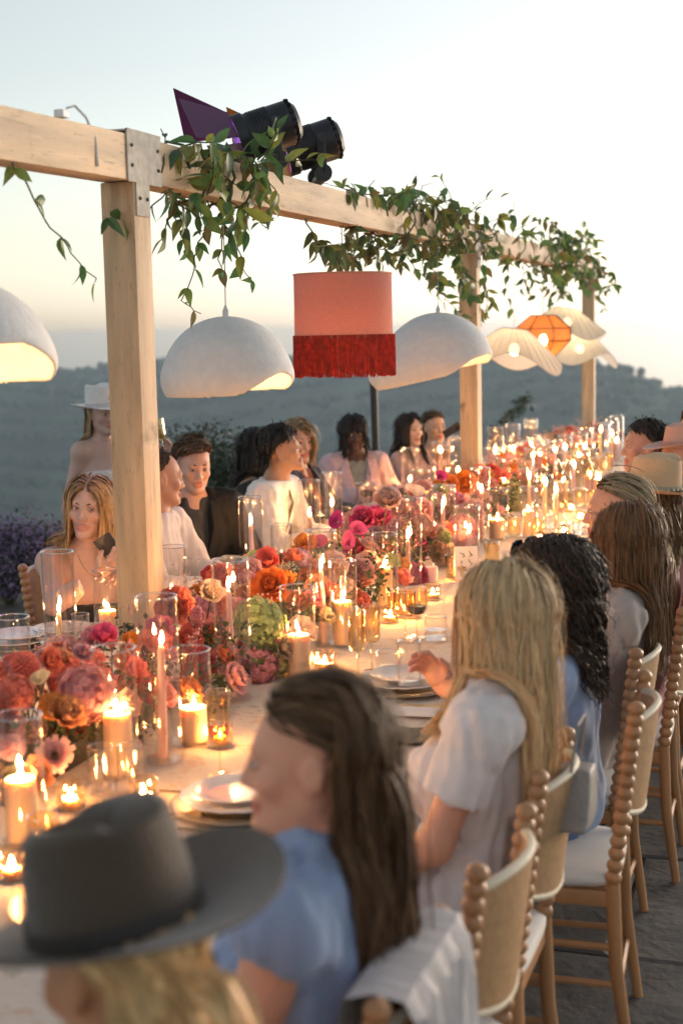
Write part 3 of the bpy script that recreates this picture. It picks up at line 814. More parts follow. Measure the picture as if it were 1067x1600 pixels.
# ================================================================== TABLE
TX0, TX1, TY0, TY1, TZ = -2.78, -1.0, 0.5, 14.3, 0.752
table = thing('banquet_table', 'very long banquet table hidden under a cream printed cloth', 'table', ((TX0 + TX1) / 2, 7.4, 0))
tw = mat('table_wood', (0.2, 0.13, 0.08), 0.6)
MB().box((0, 0, 0.725), (TX1 - TX0 - 0.02, TY1 - TY0 - 0.02, 0.035), bev=0.006).build('tabletop', tw, table)
for yy in np.linspace(TY0 + 0.3, TY1 - 0.3, 8):
    for xx in (TX0 + 0.35, TX1 - 0.35):
        MB().box((xx - (TX0 + TX1) / 2, yy - 7.4, 0.355), (0.05, 0.05, 0.70), bev=0.004).build('leg', tw, table)
def cloth_material():
    m = mat('printed_cloth', (0.62, 0.56, 0.49), 0.85, var=0.05, scale=60, bump=0.25, bscale=14, sheen=0.2)
    nt = m.node_tree; n = nt.nodes; L = nt.links.new; b = n['Principled BSDF']
    tc = n.new('ShaderNodeTexCoord')
    src = b.inputs['Base Color'].links[0].from_socket
    for (sc, col, lo, hi, off) in ((9, (0.55, 0.30, 0.16, 1), 0.60, 0.66, 0), (13, (0.30, 0.31, 0.22, 1), 0.63, 0.68, 7.3), (24, (0.45, 0.24, 0.22, 1), 0.66, 0.70, 3.1)):
        mp = n.new('ShaderNodeMapping'); mp.inputs['Location'].default_value = (off, off, 0); L(tc.outputs['Object'], mp.inputs[0])
        nz = n.new('ShaderNodeTexNoise'); nz.inputs['Scale'].default_value = sc; nz.inputs['Detail'].default_value = 3; nz.inputs['Distortion'].default_value = 1.5; L(mp.outputs[0], nz.inputs['Vector'])
        mr = n.new('ShaderNodeMapRange'); mr.inputs['From Min'].default_value = lo; mr.inputs['From Max'].default_value = hi; mr.inputs['To Max'].default_value = 0.55; L(nz.outputs['Fac'], mr.inputs['Value'])
        mx = n.new('ShaderNodeMix'); mx.data_type = 'RGBA'; L(mr.outputs[0], mx.inputs['Factor']); L(src, mx.inputs['A']); mx.inputs['B'].default_value = col; src = mx.outputs['Result']
    L(src, b.inputs['Base Color']); return m
def tablecloth():
    prof = []                                        # across the table: left hem, top, right hem
    for z in np.linspace(0.30, TZ - 0.015, 9): prof.append((TX0 - 0.018, z, 1))
    prof += [(TX0 - 0.012, TZ - 0.003, 0.5), (TX0 + 0.01, TZ, 0)]
    for x in np.linspace(TX0 + 0.1, TX1 - 0.1, 12): prof.append((x, TZ, 0))
    prof += [(TX1 - 0.01, TZ, 0), (TX1 + 0.012, TZ - 0.003, 0.5)]
    for z in np.linspace(TZ - 0.015, 0.30, 9): prof.append((TX1 + 0.018, z, 1))
    ys = np.linspace(TY0, TY1, 420); V = []; F = []; n = len(prof)
    for y in ys:
        for (x, z, w) in prof:
            hang_ = max(0, (TZ - z) / 0.45) * w
            f = (0.022 * sin(y * 17 + 2 * sin(y * 2.3)) + 0.014 * sin(y * 41 + 1)) * hang_
            s = -1 if x < -1.9 else 1
            V.append((x + s * (abs(f) + 0.03 * hang_) + 0.0, y, z + (0.0012 * sin(y * 9 + x * 13) if w == 0 else 0)))
    for i in range(len(ys) - 1):
        for k in range(n - 1): F.append((i * n + k, i * n + k + 1, (i + 1) * n + k + 1, (i + 1) * n + k))
    o = MB().add(V, F).build('tablecloth', cloth_material())
    tag(o, 'cream tablecloth with a faint blotched floral print, hanging over the long table', 'tablecloth')
tablecloth()

# ------------------------------------------------------------------ chairs
oak = mat('turned_wood', (0.46, 0.23, 0.10), 0.42, var=0.18, scale=9, stretch=(1, 1, 0.35), bump=0.08, coat=0.15)
cane = mat('cane_panel', (0.46, 0.27, 0.13), 0.6, var=0.14, scale=60, bump=0.3, bscale=220)
pipe = mat('cream_piping', (0.72, 0.63, 0.48), 0.6, var=0.05)
cush = mat('white_cushion', (0.74, 0.70, 0.66), 0.8, var=0.04, scale=8, bump=0.15, bscale=25)
def make_chair():
    """spool-turned chair facing -X: beaded back posts, curved back panel edged in cream, white seat pad"""
    t = thing('spool_chair', 'spool chair', 'chair', (0, 0, 0))
    for sy in (-1, 1):
        m = MB(); zs = [0.0, 0.47]
        pts = [(0.235, sy * 0.185, 0.0), (0.20, sy * 0.18, 0.25), (0.19, sy * 0.175, 0.47)]
        m.tube(pts, [0.014, 0.018, 0.02], 10)
        p0 = Vector((0.19, sy * 0.175, 0.47)); p1 = Vector((0.245, sy * 0.17, 0.915)); nb = 14; prof = []
        for i in range(nb):
            for a in np.linspace(0, pi, 7)[:-1]:
                prof.append((0.0145 + 0.0072 * sin(a), (i + a / pi) / nb * (p1 - p0).length))
        prof.append((0.012, (p1 - p0).length))
        ax = (p1 - p0).to_track_quat('Z', 'Y').to_matrix()
        m.lathe(prof, 12, c=p0, axis=ax)
        m.build('back_post', oak, t)
        MB().ball(p1 + Vector((0.002, 0, 0.012)), 0.022, 12, 8, sq=(1, 1, 0.85)).build('finial', oak, t)
        MB().tube([(-0.185, sy * 0.17, 0.44), (-0.188, sy * 0.172, 0.22), (-0.195, sy * 0.175, 0.0)], [0.019, 0.017, 0.012], 10).build('front_leg', oak, t)
        for z in (0.20, 0.30): MB().tube([(0.2, sy * 0.18, z), (-0.188, sy * 0.172, z)], 0.0095, 8).build('stretcher', oak, t)
    for (x, z, w) in ((-0.19, 0.25, 0.17), (0.203, 0.17, 0.18)): MB().tube([(x, -w, z), (x, w, z)], 0.0095, 8).build('stretcher', oak, t)
    # seat frame and pad
    sf = MB()
    for a, b in (((-0.19, -0.175), (-0.19, 0.175)), ((0.185, -0.175), (0.185, 0.175)), ((-0.19, -0.175), (0.185, -0.175)), ((-0.19, 0.175), (0.185, 0.175))):
        c = ((a[0] + b[0]) / 2, (a[1] + b[1]) / 2, 0.43); d = (abs(a[0] - b[0]) + 0.024, abs(a[1] - b[1]) + 0.024, 0.042)
        sf.box(c, d, bev=0.005)
    sf.build('seat_frame', oak, t)
    g = SDF().ell((0, 0, 0.475), (0.27, 0.26, 0.036), k=0.01)
    def sq(P, D):
        q = np.maximum(np.abs(P[..., 0]) - 0.165, 0); r = np.maximum(np.abs(P[..., 1]) - 0.15, 0); d = np.sqrt(q * q + r * r) - 0.045
        k = 0.03; w = np.maximum(k - np.abs(D - d), 0) / k; return np.maximum(D, d) + w * w * k * .25
    V, F = g.mesh(0.014, extra=sq); link('seat_pad', np_mesh('seat_pad', V, F), cush, t)
    # back panel, curved backwards, with gap below
    NY, NZ = 10, 6; V = []; F = []
    for side in (0, 1):
        for j in range(NZ + 1):
            for i in range(NY + 1):
                u = i / NY * 2 - 1; z = 0.655 + 0.235 * j / NZ + (0.0 if j else 0.03 * (u * u - 1)) + (0.014 * (1 - u * u) if j == NZ else 0)
                x = 0.21 + (z - 0.62) * 0.13 + 0.045 * (1 - u * u) + (0.006 if side else -0.006)
                V.append((x, u * 0.158, z))
    n1 = (NY + 1) * (NZ + 1)
    for j in range(NZ):
        for i in range(NY):
            a = j * (NY + 1) + i; F.append((a, a + NY + 1, a + NY + 2, a + 1)); F.append((n1 + a, n1 + a + 1, n1 + a + NY + 2, n1 + a + NY + 1))
    pn = MB().add(V, F).build('back_panel', cane, t)
    for j in (0, NZ): MB().tube([Vector(V[j * (NY + 1) + i]) + Vector((0.006, 0, 0)) for i in range(NY + 1)], 0.0095, 8).build('piping', pipe, pn)
    return t
chair0 = make_chair(); CH = [0]
def chair(x, y, face, label):
    """face 0 = towards -X (right row), pi = towards +X (left row)"""
    o = chair0 if CH[0] == 0 else copy_tree(chair0); CH[0] += 1
    o.location = (x, y, 0.0); o.rotation_euler = (0, 0, face); o['label'] = label; o['group'] = 'spool chairs round the table'; return o
RX = -0.235          # x of the back posts relative to the chair's own centre is +0.24
for (xb, y, l, r) in ((-0.60, 1.40, 'spool chair under the guest in the grey felt hat', 0.05), (-0.58, 1.98, 'spool chair of the brunette in the blue sleeveless top, draped with a pale shawl', 0.0),
                   (-0.55, 2.53, 'empty spool chair in the foreground, closest to the camera', -0.06), (-0.555, 3.07, 'spool chair under the blonde in the white top', 0.0),
                   (-0.435, 3.66, 'spool chair with its white seat showing, behind the guest in the blue shirt', 0.06), (-0.50, 4.28, 'spool chair behind the guest in the beige top, its finial at her elbow', 0.0),
                   (-0.43, 4.91, 'spool chair cut by the right edge of the photo', 0.03), (-0.45, 5.5, 'spool chair under the guest in the beige hat', 0.0), (-0.45, 6.1, 'spool chair under the woman in the pink hat', 0.0), (-0.45, 6.7, 'spool chair under the dark haired man at the far right', 0.0)):
    chair(xb - 0.24, y, r, l)
lc = on_z(32, 890, 0.92)
for (xb, y, l) in ((lc[0] + 0.02, lc[1] + 0.17, 'spool chair behind the bare shouldered blonde at the far left'), (-3.12, 5.75, 'spool chair under the balding man behind the post'), (-3.14, 6.3, 'spool chair under the young man in the black jacket'),
                (-3.14, 6.95, 'spool chair between the young man in black and the man in the white shirt'), (-3.22, 7.6, 'spool chair of the woman with long black hair'), (-3.2, 8.2, 'spool chair under the blonde in navy'), (-3.25, 9.35, 'spool chair under the woman in the pink blazer'),
                (-3.2, 10.3, 'spool chair under the woman with long dark hair at the far end'), (-3.2, 10.95, 'spool chair under the woman holding up a phone')):
    chair(xb + 0.24, y, pi, l)

# ------------------------------------------------------------------ glass cylinders with candles
clear = glass('clear_glass', (0.985, 0.985, 0.985), 0.05, 0.9)
rimg = glass('glass_rim', (0.95, 0.95, 0.95), 0.08, 4.0)
amber = glass('amber_glass', (0.985, 0.91, 0.76), 0.06, 1.3)
amber_l = glass('pale_amber_glass', (0.98, 0.90, 0.78), 0.06, 1.1)
def wax_mat(name, col):
    m = mat(name, col, 0.5, var=0.03, sss=0.75, sss_r=(0.016, 0.012, 0.008), transl=0.12); return m
wax_cream = wax_mat('cream_wax', (0.80, 0.62, 0.42)); wax_pink = wax_mat('pink_wax', (0.78, 0.50, 0.44)); wax_lilac = wax_mat('lilac_wax', (0.72, 0.55, 0.66))
wick_m = mat('wick', (0.02, 0.015, 0.01), 0.9)
flame_m = emit('candle_flame', (1.0, 0.47, 0.16), 255)
def flame_mesh():
    prof = [(0.0, 0), (0.0035, 0.001), (0.0065, 0.007), (0.0078, 0.014), (0.0068, 0.022), (0.0042, 0.032), (0.0018, 0.040), (0.0, 0.046)]
    return MB().lathe(prof, 10, wob=lambda w, r: 0).mesh('flame')
FLAME = flame_mesh()
WICK = MB().tube([(0, 0, -0.004), (0.0008, 0, 0.006), (0.002, 0, 0.011)], 0.0011, 5).mesh('wick'); WICK.materials.append(wick_m)
FLAME.materials.append(flame_m)
def candle(loc, r, h, wax, label, group, lean=(0, 0), kind='pillar_candle'):
    t = thing(kind, label, 'candle', tuple(loc), 0, group)
    if kind == 'taper_candle': prof = [(0, 0), (r * 1.05, 0.0), (r, h * 0.5), (r * 0.82, h - 0.012), (r * 0.5, h - 0.002), (0.0015, h)]; n = 14
    else:
        prof = [(0, 0), (r, 0.0), (r, h - 0.008), (r * 0.97, h - 0.001), (r * 0.9, h), (r * 0.78, h - 0.006), (r * 0.3, h - 0.011), (0, h - 0.011)]; n = 26
    me = MB().lathe(prof, n).mesh('wax')
    w = link('wax', me, wax, t); z = h - (0.011 if kind != 'taper_candle' else 0.001)
    if kind == 'pillar_candle': w.rotation_euler = (0, 0, random.uniform(0, 6))
    link('wick', WICK, None, t, (0, 0, z))
    f = link('flame', FLAME, None, t, (0.0015, 0, z + 0.007)); s = random.uniform(0.5, 0.82)
    f.scale = (s * random.uniform(0.9, 1.15), s * random.uniform(0.9, 1.1), s * random.uniform(0.9, 1.25)); f.rotation_euler = (random.uniform(-.12, .12), random.uniform(-.12, .12), 0)
    t.rotation_euler = (lean[0], lean[1], 0)
    return t
def cylinder_glass(loc, r, h, label, group, foot=False):
    t = thing('glass_cylinder', label, 'candle glass', tuple(loc), random.uniform(0, 6), group)
    w = 0.0028
    MB().lathe([(0, 0.002), (r, 0.002), (r, h), (r - w, h), (r - w, 0.008), (0, 0.008)], 36).build('wall', clear, t)
    MB().lathe([(r + 0.0012, h - 0.002), (r + 0.0016, h + 0.001), (r - w * 0.5, h + 0.0028), (r - w - 0.001, h + 0.001), (r - w - 0.001, h - 0.002)], 36).build('rim', rimg, t)
    return t
# x of the middle, y of the foot, y of the rim, width, kind, y of the candle's top, where it stands
HUR = [
 (38, 1318, 1112, 75, 'P', 1214, 'at the left edge in front of the orange dahlias', 'c'),
 (186, 1212, 1008, 68, 'P', 1112, 'just in front of the pergola post', 'c'),
 (254, 1188, 928, 64, 'T', 1003, 'tallest beside the pergola post', 'p'),
 (301, 1160, 1012, 65, 'P', 1103, 'right of the pergola post', 'c'),
 (366, 1092, 872, 57, 'T', 918, 'behind the brunette in the foreground', 'p'),
 (467, 1056, 915, 55, 'P', 990, 'in front of the green hydrangea', 'c'),
 (98, 1042, 860, 50, 'T', 955, 'before the bare shouldered blonde', 'c'),
 (169, 1000, 888, 40, 'P', 953, 'touching the left side of the pergola post', 'c'),
 (26, 1090, 962, 52, 'T', 1048, 'beside the plates at the left edge', 'c'),
 (272, 962, 853, 43, 'P', 930, 'before the balding man', 'c'),
 (394, 890, 776, 38, 'T', 818, 'before the man in the white shirt', 'l'),
 (485, 858, 750, 35, 'T', 806, 'left of two tall ones beside the blonde in navy', 'p'),
 (520, 838, 738, 32, 'T', 790, 'right of two tall ones beside the pink blazer', 'p'),
 (506, 1006, 827, 43, 'T', 888, 'beside the orange flowers in the middle', 'p'),
 (538, 1008, 874, 43, 'P', 938, 'in front of the peach roses', 'c'),
 (603, 950, 833, 40, 'P', 885, 'with the thick glowing candle before the deep pink flowers', 'c'),
 (640, 912, 777, 40, 'T', 842, 'in front of the pink blooms', 'p'),
 (694, 884, 758, 37, 'T', 791, 'beside the card with printed leaves', 'p'),
 (441, 893, 819, 34, 'P', 872, 'behind the lilac rose', 'c'),
 (573, 822, 755, 31, 'P', 806, 'behind the magenta lilies', 'c'),
 (641, 772, 700, 26, 'T', 752, 'under the face of the woman with long dark hair', 'c'),
 (688, 770, 691, 25, 'T', 707, 'left of two below the raised phone', 'p'),
 (715, 768, 682, 25, 'T', 738, 'right of two below the raised phone', 'p'),
 (658, 782, 735, 27, 'P', 770, 'low one among the pink roses', 'c'),
 (750, 845, 730, 31, 'T', 768, 'before the foot of the second post', 'p'),
 (731, 880, 790, 36, 'T', 830, 'behind the card with printed leaves', 'l'),
 (777, 842, 764, 35, 'P', 811, 'in front of the pale green hydrangeas', 'c'),
 (825, 838, 762, 26, 'P', 797, 'beside the amber ribbed tumblers', 'c'),
]
FARH = [(774, 738, 668, 25, 'T', 708), (801, 735, 663, 23, 'P', 703), (829, 728, 655, 22, 'P', 695), (833, 790, 700, 28, 'T', 716), (866, 772, 688, 27, 'T', 706), (826, 806, 733, 28, 'T', 748),
        (905, 745, 676, 25, 'P', 712), (938, 735, 662, 26, 'T', 675), (955, 728, 657, 22, 'T', 680), (963, 722, 650, 21, 'P', 690), (880, 790, 722, 24, 'P', 752), (851, 815, 742, 26, 'T', 758), (895, 775, 705, 24, 'T', 728),
        (920, 765, 700, 24, 'P', 742), (786, 790, 716, 26, 'P', 752), (868, 825, 752, 28, 'T', 770), (935, 785, 715, 24, 'P', 748), (808, 768, 700, 24, 'P', 735), (848, 755, 690, 22, 'P', 728), (882, 748, 680, 22, 'T', 702), (914, 735, 670, 21, 'P', 700), (842, 740, 680, 20, 'P', 712), (768, 765, 700, 24, 'P', 740)]
ORD = ['first', 'second', 'third', 'fourth', 'fifth', 'sixth', 'seventh', 'eighth', 'ninth', 'tenth', 'eleventh', 'twelfth', 'thirteenth', 'fourteenth', 'fifteenth', 'sixteenth', 'seventeenth', 'eighteenth', 'nineteenth', 'twentieth', 'twenty-first', 'twenty-second', 'twenty-third']
FARH.sort()
for n, rec in enumerate(HUR + FARH):
    far = n >= len(HUR)
    x, yb, yt, w, kind, yc = rec[:6]
    p = on_z(x, yb, TZ + 0.002); k = px_per_m(p); r = w / k / 2; h = (yb - yt) / k * 1.0
    hc = (yb - yc) / k
    if far: o_ = ORD[n - len(HUR)]; l1 = 'clear glass cylinder crowded at the far end of the table, %s from the left' % o_; l2 = 'candle burning in the %s glass from the left at the far end' % o_; g1_, g2_ = 'glass cylinders at the far end', 'candles at the far end'; wx = random.choice((wax_cream, wax_pink, wax_lilac))
    else:
        where = rec[6]; tall = 'tall clear' if h > 0.34 else 'clear'
        l1 = '%s glass cylinder round a lit candle, %s' % (tall, where); g1_ = 'glass cylinders along the table'; g2_ = 'candles along the table'
        wx = {'c': wax_cream, 'p': wax_pink, 'l': wax_lilac}[rec[7]]
        l2 = '%s %s candle burning inside the glass %s' % ({'c': 'cream', 'p': 'pale pink', 'l': 'lilac'}[rec[7]], 'taper' if kind == 'T' else 'pillar', where)
    l1, l2 = ' '.join(l1.split()[:16]), ' '.join(l2.split()[:16])
    cylinder_glass(p, r, h, l1, g1_)
    q = Vector(p) + Vector((random.uniform(-.006, .006), random.uniform(-.006, .006), 0.0085))
    if kind == 'P': candle(q, r * 0.66, max(0.05, hc - 0.008), wx, l2, g2_)
    else: candle(q, 0.0115, max(0.06, hc - 0.01), wx, l2, g2_, (random.uniform(-.02, .02), random.uniform(-.02, .02)), 'taper_candle')
# an unlit lilac pillar standing free among the glasses
p = on_z(674, 908, TZ + 0.002); candle_k = px_per_m(p)
t = thing('pillar_candle', 'short unlit lilac pillar candle beside the glass of red wine', 'candle', tuple(p)); MB().lathe([(0, 0), (0.028, 0), (0.028, 0.066), (0.026, 0.068), (0, 0.068)], 22).build('wax', wax_lilac, t); link('wick', WICK, None, t, (0, 0, 0.07))

# ------------------------------------------------------------------ small cut-glass tealights
def make_votive():
    t = thing('tealight_holder', 'x', 'tealight', (0, 0, 0))
    MB().lathe([(0, 0.002), (0.030, 0.002), (0.036, 0.02), (0.033, 0.04), (0.037, 0.062), (0.033, 0.064), (0.029, 0.04), (0.031, 0.02), (0.026, 0.008), (0, 0.008)], 20, ribs=10, ribamp=0.05).build('cup', glass('cut_glass', (0.96, 0.88, 0.76), 0.05, 1.8), t, smooth=False)
    MB().lathe([(0, 0.009), (0.019, 0.009), (0.019, 0.022), (0, 0.021)], 16).build('wax', wax_cream, t)
    f = link('flame', FLAME, None, t, (0, 0, 0.022)); f.scale = (0.8, 0.8, 0.6)
    return t
votive0 = make_votive(); first = True
for (x, y, l) in ((112, 1262, 'cut glass tealight in front of the dark flower trough'), (225, 1255, 'cut glass tealight before the pair of clear tumblers'), (20, 1372, 'cut glass tealight nearest the bottom left, above the grey hat'), (508, 1046, 'cut glass tealight right of the green hydrangea'), (450, 1050, 'cut glass tealight in front of the pillar candle in the middle'), (610, 972, 'cut glass tealight behind the amber flutes'), (676, 936, 'cut glass tealight beside the unlit lilac candle'), (345, 1165, 'cut glass tealight near the face of the foreground brunette'),
                  (644, 965, 'cut glass tealight at the foot of the red wine'), (845, 850, 'cut glass tealight before the pale hydrangeas'), (880, 838, 'cut glass tealight near the far plates'), (905, 815, 'cut glass tealight beside the beige hat'), (890, 800, 'cut glass tealight behind the far plates'), (720, 905, 'cut glass tealight under the printed card')):
    o = votive0 if first else copy_tree(votive0); first = False
    o.location = on_z(x, y, TZ + 0.002); o['label'] = l; o['group'] = 'cut glass tealights'; o.rotation_euler = (0, 0, random.uniform(0, 3))

# ------------------------------------------------------------------ drinking glasses
def make_stem(name, bowl, stem_h, foot_r, m, fill=None, ribs=18, amp=0.02):
    t = thing(name, 'x', 'glass', (0, 0, 0))
    w = 0.0022; inner = [(max(r - w, 0.0), z + (w if i == 0 else 0)) for i, (r, z) in enumerate(bowl)][::-1]
    MB().lathe([(r, z + stem_h) for r, z in bowl] + [(r, z + stem_h) for r, z in inner], 36, ribs=ribs, ribamp=amp).build('bowl', m, t)
    MB().lathe([(0.0042, stem_h + 0.002), (0.0032, stem_h * 0.6), (0.0035, 0.012), (0.008, 0.006)], 10).build('stem', m, t)
    MB().lathe([(0, 0.001), (foot_r, 0.001), (foot_r, 0.003), (0.008, 0.006), (0, 0.006)], 26).build('foot', m, t)
    if fill:
        z1, fm = fill; pr = [(max(r - w - 0.0012, 0), z + stem_h) for r, z in bowl if z <= z1]; rr = np.interp(z1, [z for r, z in bowl], [r for r, z in bowl]) - w - 0.0012
        MB().lathe([(0, pr[0][1] + 0.003)] + pr[1:] + [(rr, z1 + stem_h), (0, z1 + stem_h)], 28).build('drink', fm, t)
    return t
red_wine = mat('red_wine', (0.025, 0.002, 0.004), 0.05, var=0.02, spec=0.6)
rose_wine = glass('rose_wine', (0.9, 0.42, 0.25), 0.03, 1.0); white_wine = glass('white_wine', (0.85, 0.78, 0.4), 0.03, 1.0)
flute_bowl = [(0.004, 0), (0.022, 0.006), (0.0285, 0.022), (0.029, 0.04), (0.0305, 0.12), (0.031, 0.13)]
coupe_bowl = [(0.004, 0), (0.030, 0.006), (0.040, 0.024), (0.041, 0.045), (0.040, 0.088), (0.040, 0.095)]
G_FLUTE = make_stem('champagne_flute', flute_bowl, 0.095, 0.034, amber)
G_FLUTE2 = make_stem('champagne_flute', flute_bowl, 0.095, 0.034, amber, (0.045, rose_wine))
G_WINE = make_stem('wine_glass', coupe_bowl, 0.085, 0.038, amber_l, (0.034, red_wine))
G_COUPE = make_stem('wine_glass', coupe_bowl, 0.085, 0.038, amber)
def make_tumbler(name, r, h, m, fill=None, ribs=20):
    t = thing(name, 'x', 'glass', (0, 0, 0))
    MB().lathe([(0, 0.001), (r * 0.95, 0.001), (r, 0.008), (r, h), (r - 0.0025, h), (r - 0.003, 0.012), (0, 0.01)], 40, ribs=ribs, ribamp=0.02).build('wall', m, t)
    MB().lathe([(r * 1.02, h - 0.001), (r * 1.02, h + 0.001), (r - 0.0015, h + 0.002), (r - 0.0035, h)], 40).build('rim', rimg, t)
    if fill: MB().lathe([(0, 0.0125), (r - 0.0045, 0.0125), (r - 0.004, h * fill), (0, h * fill)], 28).build('water', glass('water', (0.96, 0.97, 0.98), 0.02, 1.2), t)
    return t
G_TUMB = make_tumbler('water_glass', 0.041, 0.088, clear, 0.45)
G_TALL = make_tumbler('highball_glass', 0.032, 0.12, clear, None, 14)
G_RIB = make_tumbler('ribbed_tumbler', 0.036, 0.10, amber, None, 16)
PROTO_USED = {}
def glassware(proto, x, y, label, group, p=None):
    o = proto if proto.name not in PROTO_USED else copy_tree(proto); PROTO_USED[proto.name] = 1
    o.location = on_z(x, y, TZ + 0.002) if p is None else p; o['label'] = label; o['group'] = group; o.rotation_euler = (0, 0, random.uniform(0, 3)); return o
AG, CG = 'amber stemmed glasses', 'clear tumblers on the table'
glassware(G_FLUTE, 560, 1064, 'amber champagne flute left of the water glass, in front of its twin', AG)
glassware(G_FLUTE, 581, 1050, 'second amber flute, just behind the one beside the water glass', AG)
glassware(G_COUPE, 633, 1000, 'empty amber wine glass left of the red wine', AG)
glassware(G_WINE, 651, 996, 'wine glass half full of dark red wine', AG)
glassware(G_FLUTE2, 345, 1214, 'amber flute with a pink drink beside the foreground face', AG)
glassware(G_TUMB, 607, 1060, 'ribbed water glass behind the plate stack in the middle', CG)
glassware(G_TUMB, 681, 1000, 'low water glass right of the red wine', CG)
glassware(G_TALL, 160, 1240, 'clear tumbler left of a pair in front of the pergola post', CG)
glassware(G_TALL, 205, 1238, 'clear tumbler right of a pair in front of the pergola post', CG)
glassware(G_RIB, 70, 1345, 'amber ribbed tumbler above the crown of the grey hat', AG)
glassware(G_TALL, 303, 915, 'empty clear tumbler before the young man in black', CG)
glassware(G_TALL, 128, 1010, 'clear tumbler right of the tall candle glass at the left', CG)
glassware(G_TALL, 120, 1025, 'clear tumbler at the elbow of the bare shouldered blonde', CG)
glassware(G_TUMB, 80, 1020, 'water glass on the left plates', CG)
glassware(G_RIB, 708, 902, 'amber ribbed tumbler left of the printed card', AG)
glassware(G_RIB, 722, 900, 'amber ribbed tumbler under the printed card', AG)
glassware(G_RIB, 768, 880, 'amber ribbed tumbler behind the curly haired guest', AG)
glassware(G_RIB, 802, 838, 'amber ribbed tumbler left of the pale pillar candle', AG)
glassware(G_RIB, 840, 838, 'amber ribbed tumbler right of the pale pillar candle', AG)
glassware(G_COUPE, 884, 818, 'amber wine glass beside the far plates', AG)
glassware(G_COUPE, 918, 768, 'amber wine glass by the reaching hand', AG)
glassware(G_RIB, 905, 790, 'amber ribbed tumbler before the reaching hand', AG)
glassware(G_TUMB, 873, 845, 'ribbed water glass near the far plates', CG)
glassware(G_TUMB, 905, 835, 'water glass beyond the far plates', CG)
glassware(G_RIB, 620, 965, 'amber ribbed tumbler behind the amber flutes', AG)
glassware(G_TALL, 430, 905, 'clear tumbler before the man in the white shirt', CG)
glassware(G_TUMB, 545, 815, 'water glass before the pink blazer', CG)
for n, (x, y) in enumerate(sorted(((870, 800), (858, 790), (845, 800), (925, 790), (938, 765), (890, 765), (950, 758), (860, 775), (905, 760), (830, 770), (878, 740), (925, 745)))):
    glassware(random.choice((G_RIB, G_COUPE, G_FLUTE)), x, y, 'amber glass crowded at the far end, %s from the left' % ORD[n], 'amber glasses at the far end')

# ------------------------------------------------------------------ plates, napkins, cards, cutlery
china = mat('white_china', (0.74, 0.72, 0.70), 0.18, var=0.02, coat=0.3); charger_m = mat('charger_glaze', (0.50, 0.42, 0.30), 0.25, 0.5, var=0.1)
def plate_mesh(name, r, h, scal=0, amp=0.0):
    n = 64
    return MB().lathe([(0, 0), (r * 0.62, 0), (r * 0.66, 0.002), (r * 0.97, h), (r, h + 0.001), (r, h + 0.004), (r * 0.95, h + 0.004), (r * 0.64, 0.006), (r * 0.55, 0.005), (0, 0.005)], n, ribs=scal, ribamp=amp).mesh(name)
PL = [('charger_plate', plate_mesh('charger_plate', 0.165, 0.012), charger_m, 'bronze charger', 0.0), ('dinner_plate', plate_mesh('dinner_plate', 0.14, 0.014, 16, 0.018), china, 'scalloped white dinner plate', 0.016), ('salad_plate', plate_mesh('salad_plate', 0.108, 0.012), china, 'small white plate', 0.034)]
for _, me, m_, _, _ in PL: me.materials.append(m_)
def setting(x, y, where, n=3):
    for (nm, me, _, ds, dz) in PL[:n]:
        o = link(nm, me, None, None, (x + random.uniform(-.004, .004), y + random.uniform(-.004, .004), TZ + 0.003 + dz)); tag(o, '%s %s' % (ds, where), 'plate', 'plates laid round the table'); o.rotation_euler = (0, 0, random.uniform(0, 6))
for (px_, py_, w, n) in ((632, 1076, 'in the stack left of the blonde in white', 3), (375, 1262, 'in the stack before the foreground brunette', 3), (100, 1000, 'in the stack before the bare shouldered blonde', 3), (895, 935, 'in the nearer stack beyond the curly hair', 3), (893, 882, 'in the farther stack beyond the curly hair', 3), (905, 858, 'in the third stack beside the woman with the bun', 2), (352, 890, 'in the stack before the young man in black', 3), (428, 838, 'in the stack before the man in the white shirt', 2), (30, 1010, 'in the stack at the left edge', 3), (150, 1420, 'in the stack hidden in front of the grey hat', 3)):
    q = on_z(px_, py_, TZ); setting(q[0], q[1], w, n)
linen = mat('grey_linen', (0.16, 0.16, 0.13), 0.9, var=0.2, scale=30, bump=0.4, bscale=150)
def napkin(x, y, rz, label, drape=0.0):
    V = []; F = []; n = 12
    for i in range(n + 1):
        for j in range(7):
            u = i / n; v = j / 6 - 0.5
            px_ = u * 0.34; z = 0.006 + 0.006 * sin(u * 9 + v * 7) + 0.004 * sin(v * 21)
            over = max(0, px_ - 0.19)
            if drape and over > 0: z -= over * 0.85; px_ = 0.19 + over * 0.35
            V.append((px_, v * (0.16 + 0.05 * u), z))
    k = len(V); V += [(a, b, c - 0.003) for a, b, c in V]
    for i in range(n):
        for j in range(6):
            a = i * 7 + j; F.append((a, a + 7, a + 8, a + 1)); F.append((k + a, k + a + 1, k + a + 8, k + a + 7))
    o = MB().add(V, F).build('napkin', linen); o.location = (x, y, TZ + 0.006); o.rotation_euler = (0, 0, rz); tag(o, label, 'napkin', 'grey linen napkins')
q = on_z(612, 1150, TZ); napkin(q[0] - 0.02, q[1], 0.0, 'rumpled grey napkin falling over the table edge beside the blonde', 1)
q = on_z(330, 1262, TZ); napkin(q[0], q[1], 0.1, 'dark grey napkin under the plates of the foreground brunette')
q = on_z(885, 950, TZ); napkin(q[0] - 0.06, q[1] - 0.1, 0.0, 'grey napkin under the nearer plate stack beyond the curly hair', 0)
card_w = mat('white_card', (0.78, 0.75, 0.72), 0.7, var=0.02); gold = mat('gold_foil', (0.75, 0.5, 0.16), 0.3, 0.9); ink = mat('dark_ink', (0.05, 0.05, 0.08), 0.8)
